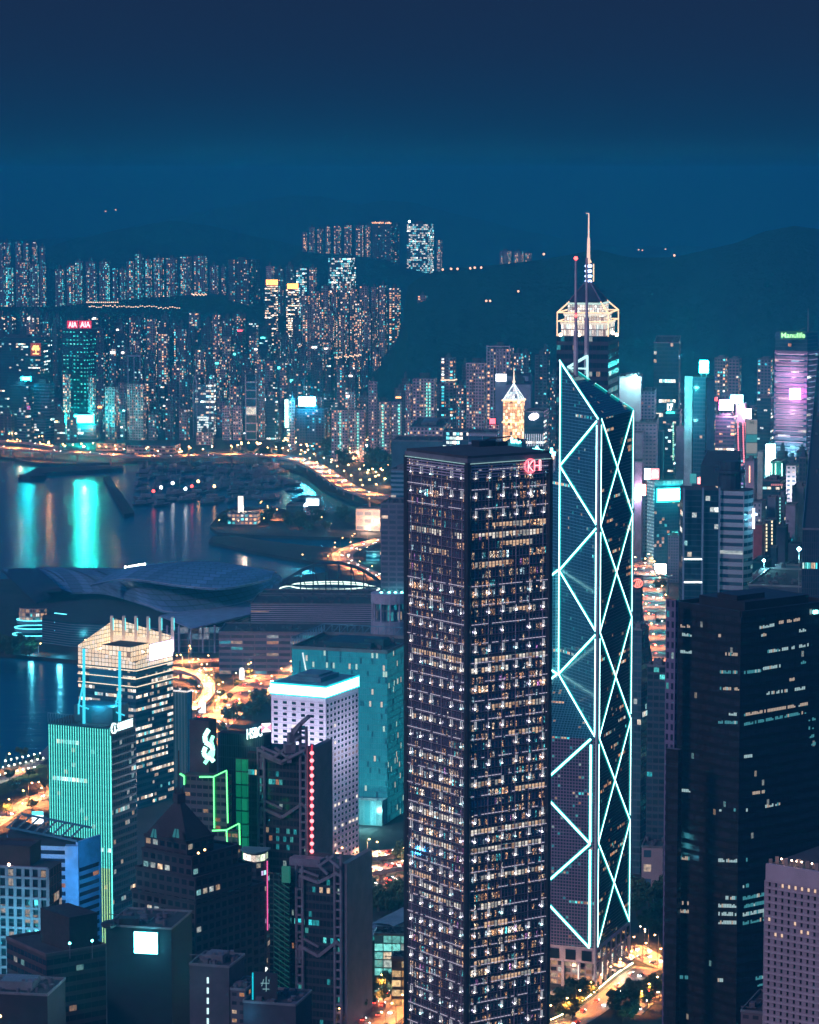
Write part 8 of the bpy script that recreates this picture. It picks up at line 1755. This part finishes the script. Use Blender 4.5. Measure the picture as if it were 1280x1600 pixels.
# boats
boat = None
mb = MB(); sec = [(-5, 1.3, 1.1), (-2, 1.7, 1.2), (2, 1.6, 1.3), (4.5, .8, 1.6), (6, .05, 1.9)]
A_s, B_s, K_s = [(x, -w, zq) for x, w, zq in sec], [(x, w, zq) for x, w, zq in sec], [(x, 0, -.2 if x < 5 else 1.0) for x, w, zq in sec]
mb.strip(K_s, A_s); mb.strip(B_s, K_s); mb.strip(A_s, B_s); mb.face([A_s[0], B_s[0], K_s[0]])
boat = obj('boat', mb, plain('boat_hull', (.10, .12, .17), .5), None, (0, 0, 0)); tag(boat, 'small moored boat among the crowd of boats in the basin', 'boat', 'boats moored in the basin')
mb = MB(); mb.prism([(-3.5, -1.1), (1.5, -1.0), (2.2, 0), (1.5, 1.0), (-3.5, 1.1)], 1.2, 2.9, cap=0); obj('cabin', mb, plain('boat_cabin', (.16, .17, .22), .5), boat)
mb = MB(); mb.tube([(0, 0, 2.8), (0, 0, 9.5)], [.12, .07], 0, 6); mb.bar((0, 0, 4), (-3, 0, 4), .12); obj('mast', mb, STEEL, boat)
br_ = random.Random(15); n_ = 0
while n_ < 190:
    x, y = br_.uniform(205, 500), br_.uniform(724, 792); dens = max(.06, min(1, (x - 190) / 160) * (1 - max(0, (y - 760)) / 34))
    if br_.random() > dens: continue
    if y < 728 + (x > 430) * (x - 430) * .9: continue
    p = G(x, y, -3); s_ = br_.uniform(1.1, 2.6); put(boat, (p.x, p.y, -3), br_.choice([0.3, 0.5, 3.4, .4, 1.2]) + br_.uniform(-.3, .3), s_); n_ += 1
bl = [bpy.data.objects.new('boat_light', None)] if False else []
for k, (px, py, cc) in enumerate(((240, 788, 'red_lamp_bulb'), (252, 782, 'white_lamp_bulb'), (300, 780, 'red_lamp_bulb'), (290, 784, 'white_lamp_bulb'), (335, 780, 'warm_lamp_bulb'), (270, 775, 'white_lamp_bulb'), (310, 772, 'warm_lamp_bulb'))):
    p = G(px, py, -3); o = put(boat, (p.x, p.y, -3), .2, 2.2); o['label'] = ['front row boat with a red lamp, leftmost', 'front row boat with a white lamp, leftmost', 'front row boat with a red lamp, rightmost', 'front row boat with a white lamp, beside the rightmost red lamp boat', 'front row boat with a warm lamp nearest the clubhouse', 'boat with a white lamp just behind the front row', 'boat with a warm lamp just behind the front row'][k]
    mb = MB(); mb.ball((p.x, p.y, 4.5), .9); obj('boat_lamp', mb, MATS[cc], o)
# orange lights on far slopes
mb = MB()
for px, py in ((165, 330), (181, 328), (850, 397), (998, 390), (1004, 391), (1040, 389), (1054, 399), (760, 470), (766, 470), (810, 455), (1210, 373), (705, 420), (715, 420), (735, 419), (742, 418), (692, 421), (752, 418)):
    p = P(px, py, 5050 if py > 395 else 8000); mb.ball(p, 2.0)
o = obj('slope_lights', mb, glow('slope_orange', (1, .5, .3), 3, False), None, P(700, 420, 5050)); tag(o, 'scattered tiny orange lights on the dark far slopes', 'lights', None, 'stuff')
mb = MB()
for k in range(40): p = P(140 + k * 3.6, 479 + lr2.uniform(-1.6, 1.6) + (k > 28) * 2, 5900); mb.box((p.x, p.y, p.z), 2.6, 2, 1.6)
for k in range(16): p = P(136 + k * 3.2, 473, 5950); mb.box((p.x, p.y, p.z), 2.4, 2, 2)
for k in range(14): p = P(300 + k * 1.7, 460 + (k % 3), 5900); mb.box((p.x, p.y, p.z), 2.0, 2, 2)
for k in range(12): p = P(0 + k * 2.1, 496 + (k % 4), 5600); mb.box((p.x, p.y, p.z), 2.4, 2, 2)
for k in range(26): p = P(500 + k * 2.6, 562 - k * .3 + (k % 3), 5300); mb.box((p.x, p.y, p.z), 2.2, 2, 2)
o = obj('street_lights', mb, glow('street_glint', (1, .62, .38), 3.2, False), None, P(250, 478, 5900)); tag(o, 'thin strings of warm street lights winding between the hillside towers', 'lights', None, 'stuff')
USED_ALL = True
